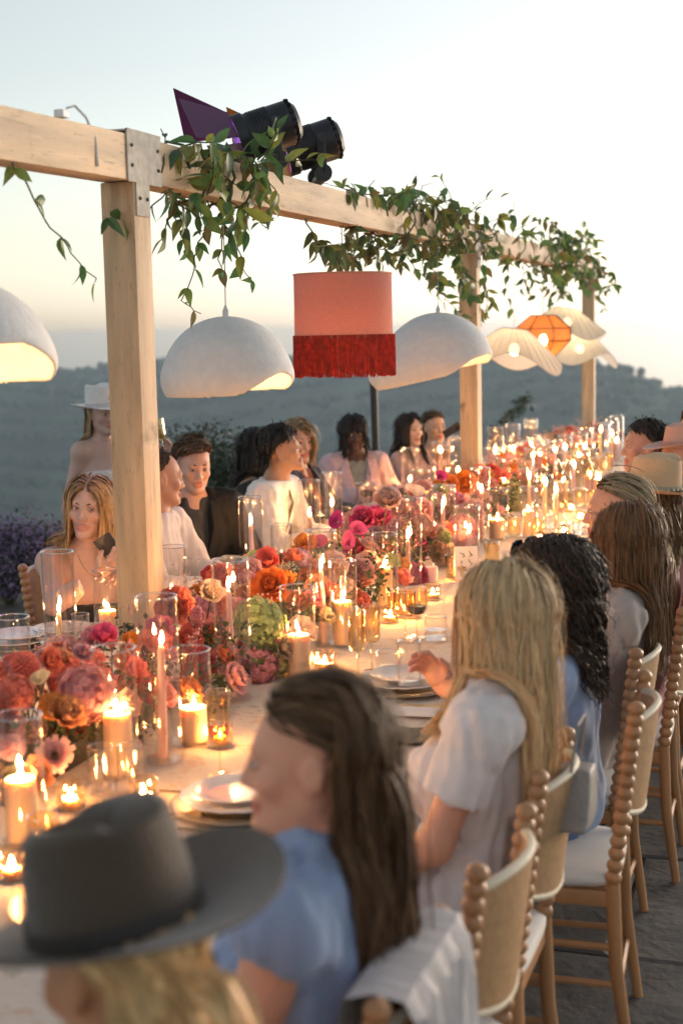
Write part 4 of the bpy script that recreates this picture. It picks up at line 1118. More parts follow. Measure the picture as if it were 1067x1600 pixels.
q = on_z(655, 1118, TZ)
t = thing('menu_card', 'white menu card with a gold band lying by the plate stack', 'menu', (q[0], q[1], TZ + 0.012), 0.08)
MB().box((0, 0, 0), (0.2, 0.10, 0.002)).build('card', card_w, t, smooth=False); MB().box((0.02, 0.06, 0.0022), (0.16, 0.018, 0.001)).build('band', gold, t, smooth=False)
def tent_card(x, y, rz, label, marks):
    q = on_z(x, y, TZ + 0.002); t = thing('table_card', label, 'card', tuple(q), rz)
    w, h = 0.105, 0.15
    for s, nm in ((-1, 'front_leaf'), (1, 'back_leaf')):
        o = MB().box((0, s * 0.018, h / 2), (w, 0.0015, h), Matrix.Rotation(s * 0.2, 3, 'X')).build(nm, card_w, t, smooth=False)
    if marks:
        m = MB()
        for (u, v, a, l) in ((-.02, .118, .6, .02), (-.012, .105, -.5, .016), (0.016, .122, 1.2, .02), (0.02, .108, -.2, .018), (-.018, .06, .9, .018), (-.006, .045, .2, .014), (0.02, .07, -.8, .02), (0.022, .05, .5, .016), (.012, .085, 1.3, .015), (-.022, .08, -1.1, .016)):
            c = Vector((u, -0.018 - 0.0012 - (0.075 - v) * -0.2 * -1, v)); R = Matrix.Rotation(-0.2, 3, 'X') @ Matrix.Rotation(a, 3, 'Y')
            m.box(c, (l, 0.0006, 0.0028), R); m.box(c + R @ Vector((l * .3, 0, 0.004)), (l * .4, 0.0006, 0.0024), R @ Matrix.Rotation(0.8, 3, 'Y'))
        m.build('print', ink, t, smooth=False)['kind'] = 'stuff'
tent_card(728, 905, YAW + 0.05, 'white folded card with small dark leaf prints, among the candles', True)
tent_card(466, 880, YAW + 0.6, 'plain white folded card beside the orange poppies', False)
silver = mat('cutlery_gold', (0.6, 0.45, 0.25), 0.25, 1.0)
def cutlery(x, y, rz, label, fork):
    q = on_z(x, y, TZ + 0.004); t = thing('fork' if fork else 'knife', label, 'cutlery', tuple(q), rz, 'cutlery on the cloth')
    MB().tube([(-0.1, 0, 0.002), (0.0, 0, 0.003), (0.03, 0, 0.004)], [0.004, 0.0025, 0.0035], 6).build('handle', silver, t)
    if fork:
        for k in range(4): MB().tube([(0.03, (k - 1.5) * 0.002, 0.004), (0.05, (k - 1.5) * 0.005, 0.002), (0.09, (k - 1.5) * 0.005, 0.005)], 0.0012, 5).build('tine', silver, t)
    else: MB().box((0.075, 0, 0.003), (0.1, 0.014, 0.0015)).build('blade', silver, t)
for (x, y, l, f) in ((310, 1240, 'gold fork left of the plates before the foreground brunette', 1), (300, 1275, 'gold fork nearest the grey felt hat', 1), (345, 1300, 'gold knife in front of the foreground face', 0), (585, 1098, 'gold fork left of the middle plate stack', 1), (700, 1105, 'gold knife under the menu card', 0)):
    cutlery(x, y, 0.1, l, f)

# ------------------------------------------------------------------ flowers
petal_m = mat('petal', (0.5, 0.5, 0.5), 0.65, var=0.10, scale=3, attr='tint', objcol=True, transl=0.42, sheen=0.1)
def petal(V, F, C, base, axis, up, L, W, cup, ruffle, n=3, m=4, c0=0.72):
    """one curved petal: grows from base along axis, bending towards up"""
    side = np.cross(axis, up); side /= np.linalg.norm(side) + 1e-9; k = len(V)
    for i in range(m + 1):
        t = i / m; w = W * (0.25 + 0.75 * sin(pi * min(t * 0.62 + 0.06, 0.5) )) * (1 if t < 0.99 else 0.72)
        for j in range(n + 1):
            s = j / n * 2 - 1
            z = cup * (t * t * L * 0.55 + s * s * w * 0.5) + ruffle * L * t * sin(s * 5 + base[0] * 40 + axis[1] * 9)
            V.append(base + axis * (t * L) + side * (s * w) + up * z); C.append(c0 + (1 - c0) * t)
    for i in range(m):
        for j in range(n): a = k + i * (n + 1) + j; F.append((a, a + 1, a + n + 2, a + n + 1))
def bloom_mesh(name, rings, centre=None, seed=1):
    r_ = np.random.default_rng(seed); V = []; F = []; C = []
    for (n, tilt, L, W, cup, ruf, z0, r0) in rings:
        for k in range(n):
            w = 2 * pi * (k + r_.uniform(-.2, .2)) / n + z0 * 9; a = tilt + r_.normal() * 0.07
            e = np.array([cos(w), sin(w), 0]); ax = e * sin(a) + np.array([0, 0, 1]) * cos(a); up = np.array([0, 0, 1]) * sin(a) - e * cos(a)
            petal(V, F, C, e * r0 + np.array([0, 0, z0]), ax, up, L * r_.uniform(.88, 1.1), W, cup, ruf)
    C = np.array(C)[:, None] * np.ones((1, 3))
    if centre:
        r, z, col = centre; mb = MB().ball((0, 0, z), r, 10, 6, sq=(1, 1, 0.6)); k = len(V); V += [np.array(v) for v in mb.v]; C = np.concatenate([C, np.array([col] * len(mb.v))])
        F2 = [tuple(i + k for i in f) for f in mb.f]; F = F + F2
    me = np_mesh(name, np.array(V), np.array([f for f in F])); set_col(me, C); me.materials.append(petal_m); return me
def ball_mesh(name, n, florets, seed=2):
    r_ = np.random.default_rng(seed); V = []; F = []; C = []
    for i in range(n):
        z = 1 - 2 * (i + 0.5) / n * 0.86; w = i * 2.39996; rr = math.sqrt(max(0, 1 - z * z)); d = np.array([rr * cos(w), rr * sin(w), z])
        u = np.cross(d, [0.3, 0.2, 0.9]); u /= np.linalg.norm(u); v = np.cross(d, u)
        if florets:
            p = d * r_.uniform(0.80, 1.06); e0 = r_.normal(size=3) * 0.35; u = u + e0 * 0.3; v = v - e0[::-1] * 0.3; ph = r_.uniform(0, 6); s = r_.uniform(0.17, 0.24); kc = r_.uniform(0.8, 1.08)
            for q in range(4):
                a = ph + q * pi / 2; e = u * cos(a) + v * sin(a); g = -u * sin(a) + v * cos(a); k = len(V)
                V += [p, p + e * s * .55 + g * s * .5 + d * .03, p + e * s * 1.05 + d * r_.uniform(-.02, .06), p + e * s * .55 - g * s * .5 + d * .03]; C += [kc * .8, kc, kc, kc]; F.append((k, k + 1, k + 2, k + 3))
        else:
            e = v * 0.9 + d * 0.35 * (1 if z > -.2 else 0); up = d; petal(V, F, C, d * 0.72, d, v, 0.34, 0.13, 0.9, 0.0, 2, 2, 0.7)
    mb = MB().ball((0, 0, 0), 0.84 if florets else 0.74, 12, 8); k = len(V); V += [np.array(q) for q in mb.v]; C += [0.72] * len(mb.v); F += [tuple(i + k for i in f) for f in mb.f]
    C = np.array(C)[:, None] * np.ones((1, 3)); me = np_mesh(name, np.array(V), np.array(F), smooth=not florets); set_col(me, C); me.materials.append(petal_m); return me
def calla_mesh():
    V = []; F = []; C = []; NA, NT = 20, 9
    for i in range(NT + 1):
        t = i / NT
        for k in range(NA + 1):
            w = 2 * pi * k / NA; r = 0.09 + 0.5 * t ** 2.2; lip = 0.55 * max(0, cos(w)) ** 2 * t ** 2
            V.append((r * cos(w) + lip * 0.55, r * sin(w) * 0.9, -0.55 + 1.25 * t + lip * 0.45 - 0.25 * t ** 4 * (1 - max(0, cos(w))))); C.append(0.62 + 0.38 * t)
    for i in range(NT):
        for k in range(NA): a = i * (NA + 1) + k; F.append((a, a + 1, a + NA + 2, a + NA + 1))
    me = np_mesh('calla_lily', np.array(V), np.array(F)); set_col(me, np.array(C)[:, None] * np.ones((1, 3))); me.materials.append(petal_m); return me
R5 = [(5, .12, .75, .34, .9, .02, .05, .02), (6, .42, .85, .42, .8, .03, .0, .06), (7, .8, .95, .48, .7, .05, -.05, .1), (8, 1.2, 1.0, .5, .5, .06, -.1, .12)]
BL = {'rose': bloom_mesh('rose', R5, None, 3),
      'peony': bloom_mesh('peony', [(7, .1, .8, .32, .9, .08, .1, .04)] + [(9, .35, .9, .4, .8, .1, .02, .08), (10, .75, 1.0, .45, .6, .1, -.05, .1), (10, 1.15, 1.05, .45, .45, .1, -.1, .12)], None, 4),
      'ranunculus': bloom_mesh('ranunculus', [(6, .2, .55, .3, 1, .02, .2, .03), (8, .5, .7, .36, .9, .03, .1, .07), (10, .9, .9, .4, .7, .05, 0, .1), (10, 1.3, 1.0, .44, .5, .06, -.1, .12)], (0.12, .3, (.55, .45, .2)), 5),
      'poppy': bloom_mesh('poppy', [(4, .75, 1.05, .62, .55, .14, 0, .05), (4, 1.05, 1.1, .64, .35, .16, -.05, .06)], (0.2, .1, (.9, .75, .15)), 6),
      'zinnia': bloom_mesh('zinnia', [(10, .75, .5, .15, .4, .0, .12, .1), (14, 1.15, .8, .17, .3, 0, .05, .14), (16, 1.45, 1.0, .19, .2, 0, 0, .16)], (0.26, .15, (.3, .32, .1)), 7),
      'carnation': bloom_mesh('carnation', [(8, .1, .8, .2, .3, .22, .1, .03), (12, .4, .9, .24, .3, .22, .05, .05), (14, .8, 1.0, .27, .3, .22, 0, .06), (14, 1.2, 1.0, .28, .3, .22, -.08, .08), (10, 1.6, .9, .28, .3, .2, -.15, .08)], None, 8),
      'dahlia': ball_mesh('dahlia', 120, False), 'hydrangea': ball_mesh('hydrangea', 170, True), 'calla_lily': calla_mesh()}
PC = {'coral': (0.82, 0.21, 0.16), 'red': (0.68, 0.08, 0.08), 'crimson': (0.55, 0.05, 0.10), 'orange': (0.78, 0.25, 0.05), 'apricot': (0.80, 0.40, 0.20), 'pink': (0.80, 0.42, 0.43), 'blush': (0.80, 0.54, 0.48), 'hot': (0.74, 0.10, 0.27), 'magenta': (0.45, 0.03, 0.17), 'lilac': (0.66, 0.42, 0.58), 'green': (0.55, 0.58, 0.30), 'cream': (0.78, 0.66, 0.46), 'yellow': (0.75, 0.48, 0.08), 'salmon': (0.75, 0.22, 0.16)}
filler_m = mat('filler_foliage', (0.05, 0.08, 0.03), 0.6, attr='tint', var=0.2, transl=0.2)
FX = -1.93
SPRIG = [mat('pale_sprig', (0.66, 0.48, 0.40), 0.8, var=0.2), mat('pink_sprig', (0.68, 0.34, 0.34), 0.8, var=0.2)]
def arrangement(label, y0, y1, blooms, rnd, pal, kinds, hgt=0.24, fill=(0.06, 0.09, 0.04)):
    b = Vector((FX, (y0 + y1) / 2, TZ + 0.002)); t = thing('flower_arrangement', label, 'flowers', tuple(b), 0, 'flower arrangements down the middle of the table')
    L = y1 - y0
    MB().box((0, 0, 0.035), (0.2, L * 0.8, 0.07), bev=0.012).build('trough', mat('dark_trough', (0.03, 0.03, 0.028), 0.7), t)
    def put(kind, p, size, col, direction):
        o = link(kind, BL[kind], None, t, Vector(p) - b); d = Vector(direction).normalized()
        o.rotation_mode = 'QUATERNION'; o.rotation_quaternion = d.to_track_quat('Z', 'Y') @ Matrix.Rotation(random.uniform(0, 6), 3, 'Z').to_quaternion()
        s = size * random.uniform(.94, 1.06); o.scale = (s, s, s * random.uniform(.9, 1.05)); c = np.array(PC[col]) * rng.uniform(.86, 1.12, 3); o.color = (*np.clip(c, 0.005, .85), 1)
        STEMS.append(Vector(p))
    STEMS = []
    for rec in blooms:
        x, y, kind, sz, col = rec[:5]; X = rec[5] if len(rec) > 5 else FX + random.uniform(-.02, .12)
        p = on_x(x, y, X); k = px_per_m(p)
        if p[2] < TZ + 0.03: p[2] = TZ + 0.03
        d = Vector((p[0] - FX, (p[1] - b.y) * 0.3, 0.25)) + Vector((0.25, -0.55, 0.25)) * 0.5 + Vector((random.gauss(0, .15), random.gauss(0, .15), random.gauss(0, .1)))
        put(kind, p, sz / k / 2, col, d)
    for _ in range(rnd):
        u = random.uniform(-1, 1); a = random.uniform(-1.25, 1.25); hh = hgt * (1 - 0.25 * u * u) * random.uniform(.75, 1.05)
        p = Vector((FX + 0.30 * sin(a), b.y + u * L * 0.5, TZ + 0.04 + hh * cos(a))); kind = random.choice(kinds)
        put(kind, p, {'hydrangea': .07, 'peony': .05, 'rose': .042, 'ranunculus': .04, 'carnation': .042, 'poppy': .04, 'dahlia': .036, 'zinnia': .035, 'calla_lily': .055}[kind] * random.uniform(.8, 1.15), random.choice(pal), (sin(a) + .3, u * .3 - .2, cos(a) + .2))
    # leaves and filler between the blooms; stems down to the trough
    cen = [((0.17 * random.gauss(0, .8), random.uniform(-L / 2, L / 2), random.uniform(.06, hgt * .75)), random.uniform(.07, .12)) for _ in range(int(14 * L))]
    f = link('greenery', leaf_cloud(int(1500 * L), cen, 0.03, [fill, (0.05, 0.085, 0.03), (0.09, 0.10, 0.045), (0.035, 0.06, 0.025)]), filler_m, t); f['kind'] = 'stuff'
    sg = MB()                                                # airy sprigs standing above the blooms
    for _ in range(int(26 * L)):
        q = Vector((random.gauss(0, .13), random.uniform(-L / 2, L / 2), random.uniform(.10, hgt))); e = q + Vector((random.gauss(0, .03), random.gauss(0, .03), random.uniform(.05, .13)))
        sg.tube([q, q.lerp(e, .6) + Vector((.006, 0, 0)), e], 0.001, 3, cap=False)
        for k in range(9):
            w = q.lerp(e, random.uniform(.45, 1.05)) + Vector((random.gauss(0, .012), random.gauss(0, .012), random.gauss(0, .006))); sg.ball(w, random.uniform(.0025, .005), 5, 3)
    sg.build('sprig', SPRIG[len(STEMS) % 2], t)['kind'] = 'stuff'
    m = MB()
    for p in STEMS: q = p - b; m.tube([q - Vector((0, 0, .005)), q * 0.6 + Vector((0, q.y * .35, -.01)), (q.x * .25, max(-L * .38, min(L * .38, q.y * .9)), .06)], 0.0022, 4, cap=False)
    m.build('stem', mat('flower_stem', (0.07, 0.11, 0.03), 0.6), t)['kind'] = 'stuff'
A = [(40, 1040, 'dahlia', 44, 'coral'), (118, 1075, 'hydrangea', 100, 'coral'), (83, 1103, 'dahlia', 44, 'orange', -1.78), (117, 1102, 'dahlia', 35, 'orange', -1.78), (150, 1070, 'carnation', 70, 'coral'), (104, 1152, 'carnation', 75, 'crimson'), (125, 1175, 'carnation', 60, 'red'), (86, 1182, 'zinnia', 55, 'pink', -1.72), (62, 1150, 'peony', 50, 'pink'), (25, 1180, 'rose', 50, 'blush'), (18, 1140, 'peony', 50, 'pink'), (22, 1085, 'hydrangea', 60, 'salmon'), (60, 1065, 'calla_lily', 46, 'cream'),
     (130, 1022, 'rose', 36, 'pink'), (165, 1002, 'poppy', 50, 'hot'), (175, 1010, 'calla_lily', 40, 'coral'), (195, 1045, 'peony', 46, 'apricot'), (210, 1080, 'carnation', 64, 'red'), (185, 1090, 'dahlia', 50, 'apricot'), (238, 1085, 'hydrangea', 64, 'crimson'), (225, 1120, 'carnation', 52, 'red'), (95, 1040, 'peony', 46, 'apricot'), (75, 1035, 'rose', 42, 'salmon'), (60, 1215, 'calla_lily', 40, 'yellow'), (200, 1010, 'poppy', 40, 'orange')]
arrangement('coral and crimson blooms with orange dahlias, nearest and left of the post', 2.75, 4.0, A, 34, ['coral', 'salmon', 'pink', 'orange', 'blush', 'apricot', 'pink'], ['carnation', 'hydrangea', 'rose', 'peony', 'dahlia'])
B = [(272, 948, 'carnation', 60, 'coral'), (300, 985, 'calla_lily', 52, 'coral'), (318, 955, 'hydrangea', 52, 'pink'), (338, 1000, 'poppy', 55, 'coral'), (290, 1012, 'peony', 56, 'salmon'), (255, 985, 'poppy', 50, 'hot'), (340, 948, 'poppy', 44, 'orange'), (310, 1040, 'hydrangea', 62, 'crimson'), (350, 1035, 'carnation', 52, 'salmon'), (330, 928, 'peony', 44, 'blush'), (345, 905, 'carnation', 50, 'coral'), (400, 940, 'ranunculus', 62, 'orange'), (425, 920, 'ranunculus', 62, 'orange', -1.8), (446, 907, 'zinnia', 38, 'orange', -1.8), (405, 975, 'hydrangea', 78, 'green', -1.72), (440, 1000, 'calla_lily', 48, 'magenta', -1.68), (466, 985, 'poppy', 44, 'blush', -1.66), (400, 1040, 'hydrangea', 66, 'pink', -1.72), (430, 1035, 'hydrangea', 50, 'green', -1.68), (475, 855, 'poppy', 40, 'orange', -1.85), (420, 880, 'poppy', 46, 'salmon', -1.9), (466, 882, 'peony', 48, 'lilac', -1.85), (392, 900, 'peony', 50, 'blush'), (466, 945, 'ranunculus', 46, 'orange', -1.75), (495, 930, 'peony', 56, 'apricot', -1.75), (365, 1010, 'poppy', 54, 'red'), (370, 960, 'peony', 50, 'pink'), (335, 905, 'poppy', 40, 'red'), (505, 960, 'rose', 46, 'blush', -1.72), (490, 900, 'rose', 48, 'apricot')]
arrangement('orange ranunculus and coral poppies round a green hydrangea, right of the post', 4.2, 5.75, B, 40, ['coral', 'orange', 'salmon', 'apricot', 'blush', 'pink', 'cream', 'green'], ['poppy', 'ranunculus', 'rose', 'peony', 'carnation'])
Cc = [(545, 850, 'calla_lily', 40, 'hot'), (560, 828, 'calla_lily', 46, 'hot'), (588, 812, 'poppy', 46, 'hot'), (526, 815, 'calla_lily', 42, 'magenta'), (570, 815, 'peony', 44, 'hot'), (520, 885, 'rose', 54, 'blush', -1.75), (562, 900, 'peony', 52, 'pink', -1.7), (575, 888, 'rose', 46, 'blush', -1.7), (605, 785, 'peony', 46, 'blush'), (650, 772, 'calla_lily', 46, 'blush'), (680, 802, 'peony', 46, 'lilac'), (662, 800, 'peony', 42, 'pink'), (640, 855, 'hydrangea', 62, 'hot'), (600, 872, 'hydrangea', 54, 'salmon'), (672, 850, 'hydrangea', 52, 'pink'), (690, 868, 'peony', 46, 'blush', -1.7), (620, 828, 'carnation', 46, 'pink'), (648, 900, 'hydrangea', 46, 'magenta', -1.7), (700, 830, 'peony', 42, 'lilac'), (705, 800, 'rose', 40, 'blush'), (560, 865, 'carnation', 48, 'hot'), (625, 800, 'rose', 40, 'pink'), (500, 850, 'calla_lily', 42, 'hot')]
arrangement('pink peonies with magenta callas, middle of the table', 6.0, 7.9, Cc, 40, ['pink', 'blush', 'lilac', 'blush', 'salmon', 'green'], ['peony', 'rose', 'hydrangea', 'carnation'], fill=(0.11, 0.10, 0.045))
D = [(700, 762, 'ranunculus', 40, 'orange'), (726, 757, 'ranunculus', 42, 'orange'), (745, 745, 'peony', 36, 'coral'), (800, 775, 'hydrangea', 42, 'green'), (810, 792, 'hydrangea', 36, 'green', -1.75), (722, 790, 'rose', 36, 'blush'), (785, 768, 'carnation', 32, 'blush'), (812, 752, 'poppy', 32, 'coral'), (835, 762, 'carnation', 32, 'pink'), (752, 795, 'peony', 34, 'apricot'), (690, 745, 'calla_lily', 32, 'magenta'), (768, 745, 'poppy', 34, 'red'), (795, 735, 'peony', 30, 'pink')]
arrangement('orange and coral blooms behind the second post', 8.2, 10.2, D, 46, ['orange', 'coral', 'pink', 'apricot', 'blush', 'green'], ['poppy', 'ranunculus', 'peony', 'rose', 'carnation'])
arrangement('pale and coral blooms at the far end of the table', 10.5, 13.0, [], 60, ['coral', 'blush', 'salmon', 'apricot', 'pink'], ['poppy', 'rose', 'peony', 'carnation'])
arrangement('low pink blooms at the near end, left of the grey hat', 1.3, 2.5, [], 26, ['pink', 'coral', 'blush'], ['rose', 'peony', 'carnation'], hgt=0.18)
# ================================================================== PEOPLE
RV = np.array(CR[:, 0]); RV = RV * np.array([1, 1, 0]); RV /= np.linalg.norm(RV)
FV = np.array([-RV[1], RV[0], 0.0])
UP = np.array([0, 0, 1.0])
skin_m = mat('skin', (0.5, 0.3, 0.2), 0.5, attr='tint', var=0.05, scale=40, sss=0.12, bump=0.05, bscale=220)
hair_m = mat('hair', (0.1, 0.06, 0.03), 0.52, attr='tint', var=0.1, scale=30, spec=0.3)
eye_w = mat('eye_white', (0.68, 0.64, 0.6), 0.15); iris_m = mat('iris', (0.05, 0.035, 0.025), 0.1)
def cloth(name, col=(0.5, 0.5, 0.5), **k):
    k = dict(dict(rough=0.85, var=0.07, scale=25, bump=0.2, bscale=320, sheen=0.15), **k); return mat(name, col, **k)
def nrm(v): v = np.asarray(v, float); return v / (np.linalg.norm(v) + 1e-12)
def ik(a, w, l1, l2, pole):
    d = w - a; L = np.linalg.norm(d)
    if L > (l1 + l2) * 0.995: w = a + d / L * (l1 + l2) * 0.995; d = w - a; L = np.linalg.norm(d)
    x = (l1 * l1 - l2 * l2 + L * L) / (2 * L); y = math.sqrt(max(l1 * l1 - x * x, 0)); dn = d / L
    p = pole - dn * (pole @ dn); return a + dn * x + nrm(p) * y, w
HLA = [0, 50, 75, 100, 130, 180]; HLE = [29, 27, 17, 0, -34, -44]
class Person:
    def __init__(s, label, px, X, look, face, pelvis_dx=0.0, female=True, skin=(0.58, 0.37, 0.28), pitch=0, roll=0, sw=None, stand=False, scale=1.0, chest=None, lean=(0, 0)):
        s.H = on_x(px[0], px[1], X) if X is not None else np.array(px, float)
        s.sc = scale; s.fem = female; s.skin = np.array(skin)
        s.f = nrm(face); s.fc = nrm(chest) if chest is not None else s.f
        s.r = np.cross(s.fc, UP); s.rp = np.cross(s.f, UP)
        fl = nrm(look); rl = np.cross(fl, UP)
        cp, sp = cos(radians(pitch)), sin(radians(pitch)); fwd = fl * cp + UP * sp; up = -fl * sp + UP * cp
        cr, sr = cos(radians(roll)), sin(radians(roll)); s.Rh = np.stack([rl * cr + up * sr, fwd, up * cr - rl * sr], 1)   # columns: right, forward, up
        s.stand = stand
        base = s.H - s.f * 0.02 + UP * 0
        s.P = np.array([s.H[0] + s.f[0] * pelvis_dx + lean[0], s.H[1] + s.f[1] * pelvis_dx + lean[1], 0.93 if stand else 0.545])
        s.B = s.L((0, -0.012, -0.075)); s.N = s.B - UP * 0.095 * scale + (s.P - s.H) * np.array([1, 1, 0]) * 0.13
        s.sw = sw or (0.152 if female else 0.178)
        s.S = s.N - UP * 0.045 + (s.P - s.H) * np.array([1, 1, 0]) * 0.07
        s.t = thing('person', label, 'person', (s.P[0], s.P[1], 0.0)); s.o = np.array([s.P[0], s.P[1], 0.0])
        s.arms = {}; s.body_regions = []
        s.skeleton()
    def L(s, p): return s.H + s.Rh @ (np.asarray(p, float) * s.sc)
    def skeleton(s):
        s.C = s.P * 0.36 + s.S * 0.64 + s.fc * 0.005; s.W = s.P * 0.68 + s.S * 0.32
        s.sh = {k: s.S + s.r * s.sw * k * 0.95 for k in (1, -1)}
        s.spine = nrm(s.S - s.P)
    def torso(s, g, e=0.0, neck=True, hips=True):
        """torso primitives; e inflates them for clothes"""
        fc, r, sp = s.fc, s.r, s.spine; Rt = np.stack([r, nrm(np.cross(sp, r)), sp], 1)
        w = s.sw
        if hips: g.ell(s.P + UP * 0.05, (0.168 + e if s.fem else 0.16 + e, 0.125 + e, 0.125 + e), np.stack([s.rp, s.f, UP], 1), k=0.05)
        g.cone(s.P + UP * 0.06, s.W, 0.142 + e, (0.118 if s.fem else 0.138) + e, 0.06, (nrm(np.cross(sp, r)), 0.78))
        g.cone(s.W, s.C, (0.118 if s.fem else 0.138) + e, (0.138 if s.fem else 0.155) + e, 0.05, (nrm(np.cross(sp, r)), 0.76))
        g.ell(s.C + sp * 0.03, (w * 0.86 + e, 0.1 + e, 0.16 + e), Rt, k=0.05)
        if s.fem:
            for k in (1, -1): g.ell(s.C + sp * 0.015 + nrm(np.cross(sp, r)) * 0.082 + r * 0.068 * k, (0.062 + e, 0.056 + e, 0.062 + e), Rt, k=0.05)
        g.cone(s.sh[1], s.sh[-1], 0.05 + e, 0.05 + e, 0.06)
        for k in (1, -1):
            g.cone(s.N + UP * 0.005 - fc * 0.012, s.sh[k] + UP * 0.006, 0.045 + e, 0.042 + e, 0.05)
    def neck(s, g, e=0.0):
        g.cone(s.S + UP * 0.0, s.N + UP * 0.02, 0.064 + e, (0.05 if s.fem else 0.058) + e, 0.04)
        g.cone(s.N, s.L((0, -0.018, -0.055)), (0.05 if s.fem else 0.058) + e, (0.05 if s.fem else 0.056) + e, 0.03)
    def head(s, g):
        L, R, c = s.L, s.Rh, s.sc
        g.ell(L((0, -0.016, 0.036)), np.array((0.075, 0.096, 0.086)) * c, R, 0.02)
        g.ell(L((0, 0.028, -0.022)), np.array(((0.0575 if s.fem else 0.061), 0.064, 0.086)) * c, R, 0.035)
        j = 0.80 if s.fem else 1.02
        for k in (1, -1):
            g.cone(L((0.05 * k * j, 0.002, -0.048)), L((0.014 * k * j, 0.072, -0.097)), 0.021 * c, 0.017 * c, 0.03)
            g.ell(L((0.041 * k, 0.062, -0.022)), np.array((0.022, 0.02, 0.019)) * c, R, 0.022)
        g.ell(L((0, 0.080, -0.098)), np.array((0.019, 0.017, 0.0155)) * c, R, 0.02)
        g.cone(L((-0.034, 0.076, 0.027)), L((0.034, 0.076, 0.027)), 0.0125 * c, 0.0125 * c, 0.016)
        for k in (1, -1): g.ell(L((0.031 * k, 0.0985, 0.007)), np.array((0.0165, 0.013, 0.0115)) * c, R, 0.012, op='s')
        g.cone(L((0, 0.086, 0.02)), L((0, 0.104, -0.026)), 0.0075 * c, 0.0105 * c, 0.012)
        g.ell(L((0, 0.1055, -0.03)), np.array((0.0115, 0.0105, 0.0095)) * c, R, 0.008)
        for k in (1, -1): g.ell(L((0.0125 * k, 0.094, -0.033)), np.array((0.0085, 0.010, 0.0075)) * c, R, 0.008)
        g.cone(L((-0.017, 0.0905, -0.061)), L((0.017, 0.0905, -0.061)), 0.0068 * c, 0.0068 * c, 0.008); g.ell(L((0, 0.094, -0.061)), np.array((0.013, 0.0065, 0.0058)) * c, R, 0.006)
        g.cone(L((-0.015, 0.0895, -0.0735)), L((0.015, 0.0895, -0.0735)), 0.0078 * c, 0.0078 * c, 0.007); g.ell(L((0, 0.0915, -0.074)), np.array((0.0135, 0.0075, 0.0065)) * c, R, 0.006)
        g.cone(L((-0.022, 0.101, -0.0672)), L((0.022, 0.101, -0.0672)), 0.0035 * c, 0.0035 * c, 0.005, op='s')
        for k in (1, -1):
            g.ell(L((0.0765 * k, -0.012, -0.004)), np.array((0.0085, 0.019, 0.032)) * c, R @ np.array([[1, 0, 0], [0, .97, .2], [0, -.2, .97]]).T, 0.008)
            g.ell(L((0.0875 * k, -0.008, 0.003)), np.array((0.0075, 0.010, 0.017)) * c, R, 0.006, op='s')
    def arm(s, k, wrist, pole, hdir=None, palm=None, curl=0.35, spread=1.0, hand=True, visible=True):
        wrist = np.asarray(wrist, float); a = s.sh[k]
        l1, l2 = (0.275, 0.235) if s.fem else (0.30, 0.255)
        e, w = ik(a, wrist, l1, l2, nrm(pole)); hd = nrm(hdir) if hdir is not None else nrm(w - e)
        pn = np.asarray(palm, float) if palm is not None else np.array([0, 0, -1.0]); pn = nrm(pn - hd * (pn @ hd))
        s.arms[k] = dict(a=a, e=e, w=w, hd=hd, pn=pn, curl=curl, spread=spread, hand=hand, vis=visible); return s.arms[k]
    def arm_prims(s, g, k, e=0.0, upto=2.0, clip=True):
        A = s.arms[k]; m = 1.0 if s.fem else 1.12
        if upto <= 0: return
        def cl(p, q, t): return None if t >= 1 else [(p + (q - p) * t, nrm(q - p))]
        c = cl(A['a'], A['e'], upto) if clip else None
        g.cone(A['a'], A['e'], 0.049 * m + e, 0.037 * m + e, 0.035, clip=c)
        if upto > 1:
            mid = A['e'] + (A['w'] - A['e']) * 0.3; c = cl(A['e'], A['w'], upto - 1) if clip else None
            g.cone(A['e'], mid, 0.037 * m + e, 0.039 * m + e, 0.025, clip=c)
            g.cone(mid, A['w'], 0.039 * m + e, 0.0245 * m + e, 0.025, clip=c)
    def hand_prims(s, g, k):
        A = s.arms[k]; w, d, n = A['w'], A['hd'], A['pn']; sd = np.cross(d, n) * k        # sd points to the thumb side
        sc = 0.92 if s.fem else 1.05
        R = np.stack([d, sd, n], 1)
        g.cone(w - d * 0.01, w + d * 0.03 * sc, 0.024 * sc, 0.026 * sc, 0.02, (n, 0.75))
        g.ell(w + d * 0.052 * sc, (0.05 * sc, 0.041 * sc, 0.0155 * sc), R, 0.02)
        for i, (off, ln) in enumerate(((0.029, 0.92), (0.0097, 1.0), (-0.0097, 0.95), (-0.028, 0.76))):
            b = w + d * (0.092 - 0.006 * abs(i - 1)) * sc + sd * off * sc
            dr = nrm(d + sd * off * 4.5 * A['spread']); p = b - dr * 0.02
            for q, (l, r0, r1) in enumerate(((0.06, 0.0098, 0.0088), (0.027, 0.0088, 0.0080), (0.021, 0.0080, 0.0066))):
                a = A['curl'] * (0.6 if q == 0 else 1.25) * (1 + 0.12 * i); ax = nrm(np.cross(dr, n)); dr = nrm(dr * cos(a) + n * sin(a))
                p2 = p + dr * l * ln * sc; g.cone(p, p2, r0 * sc, r1 * sc, 0.004); p = p2
        b = w + d * 0.022 * sc + sd * 0.026 * sc; d1 = nrm(d * 0.75 + sd * 0.75 + n * 0.35); p = b + d1 * 0.042 * sc
        g.cone(b, p, 0.0145 * sc, 0.0112 * sc, 0.014); d2 = nrm(d * 0.95 + sd * 0.2 + n * (0.25 + 0.5 * A['curl'])); g.cone(p, p + d2 * 0.034 * sc, 0.0105 * sc, 0.0085 * sc, 0.004)
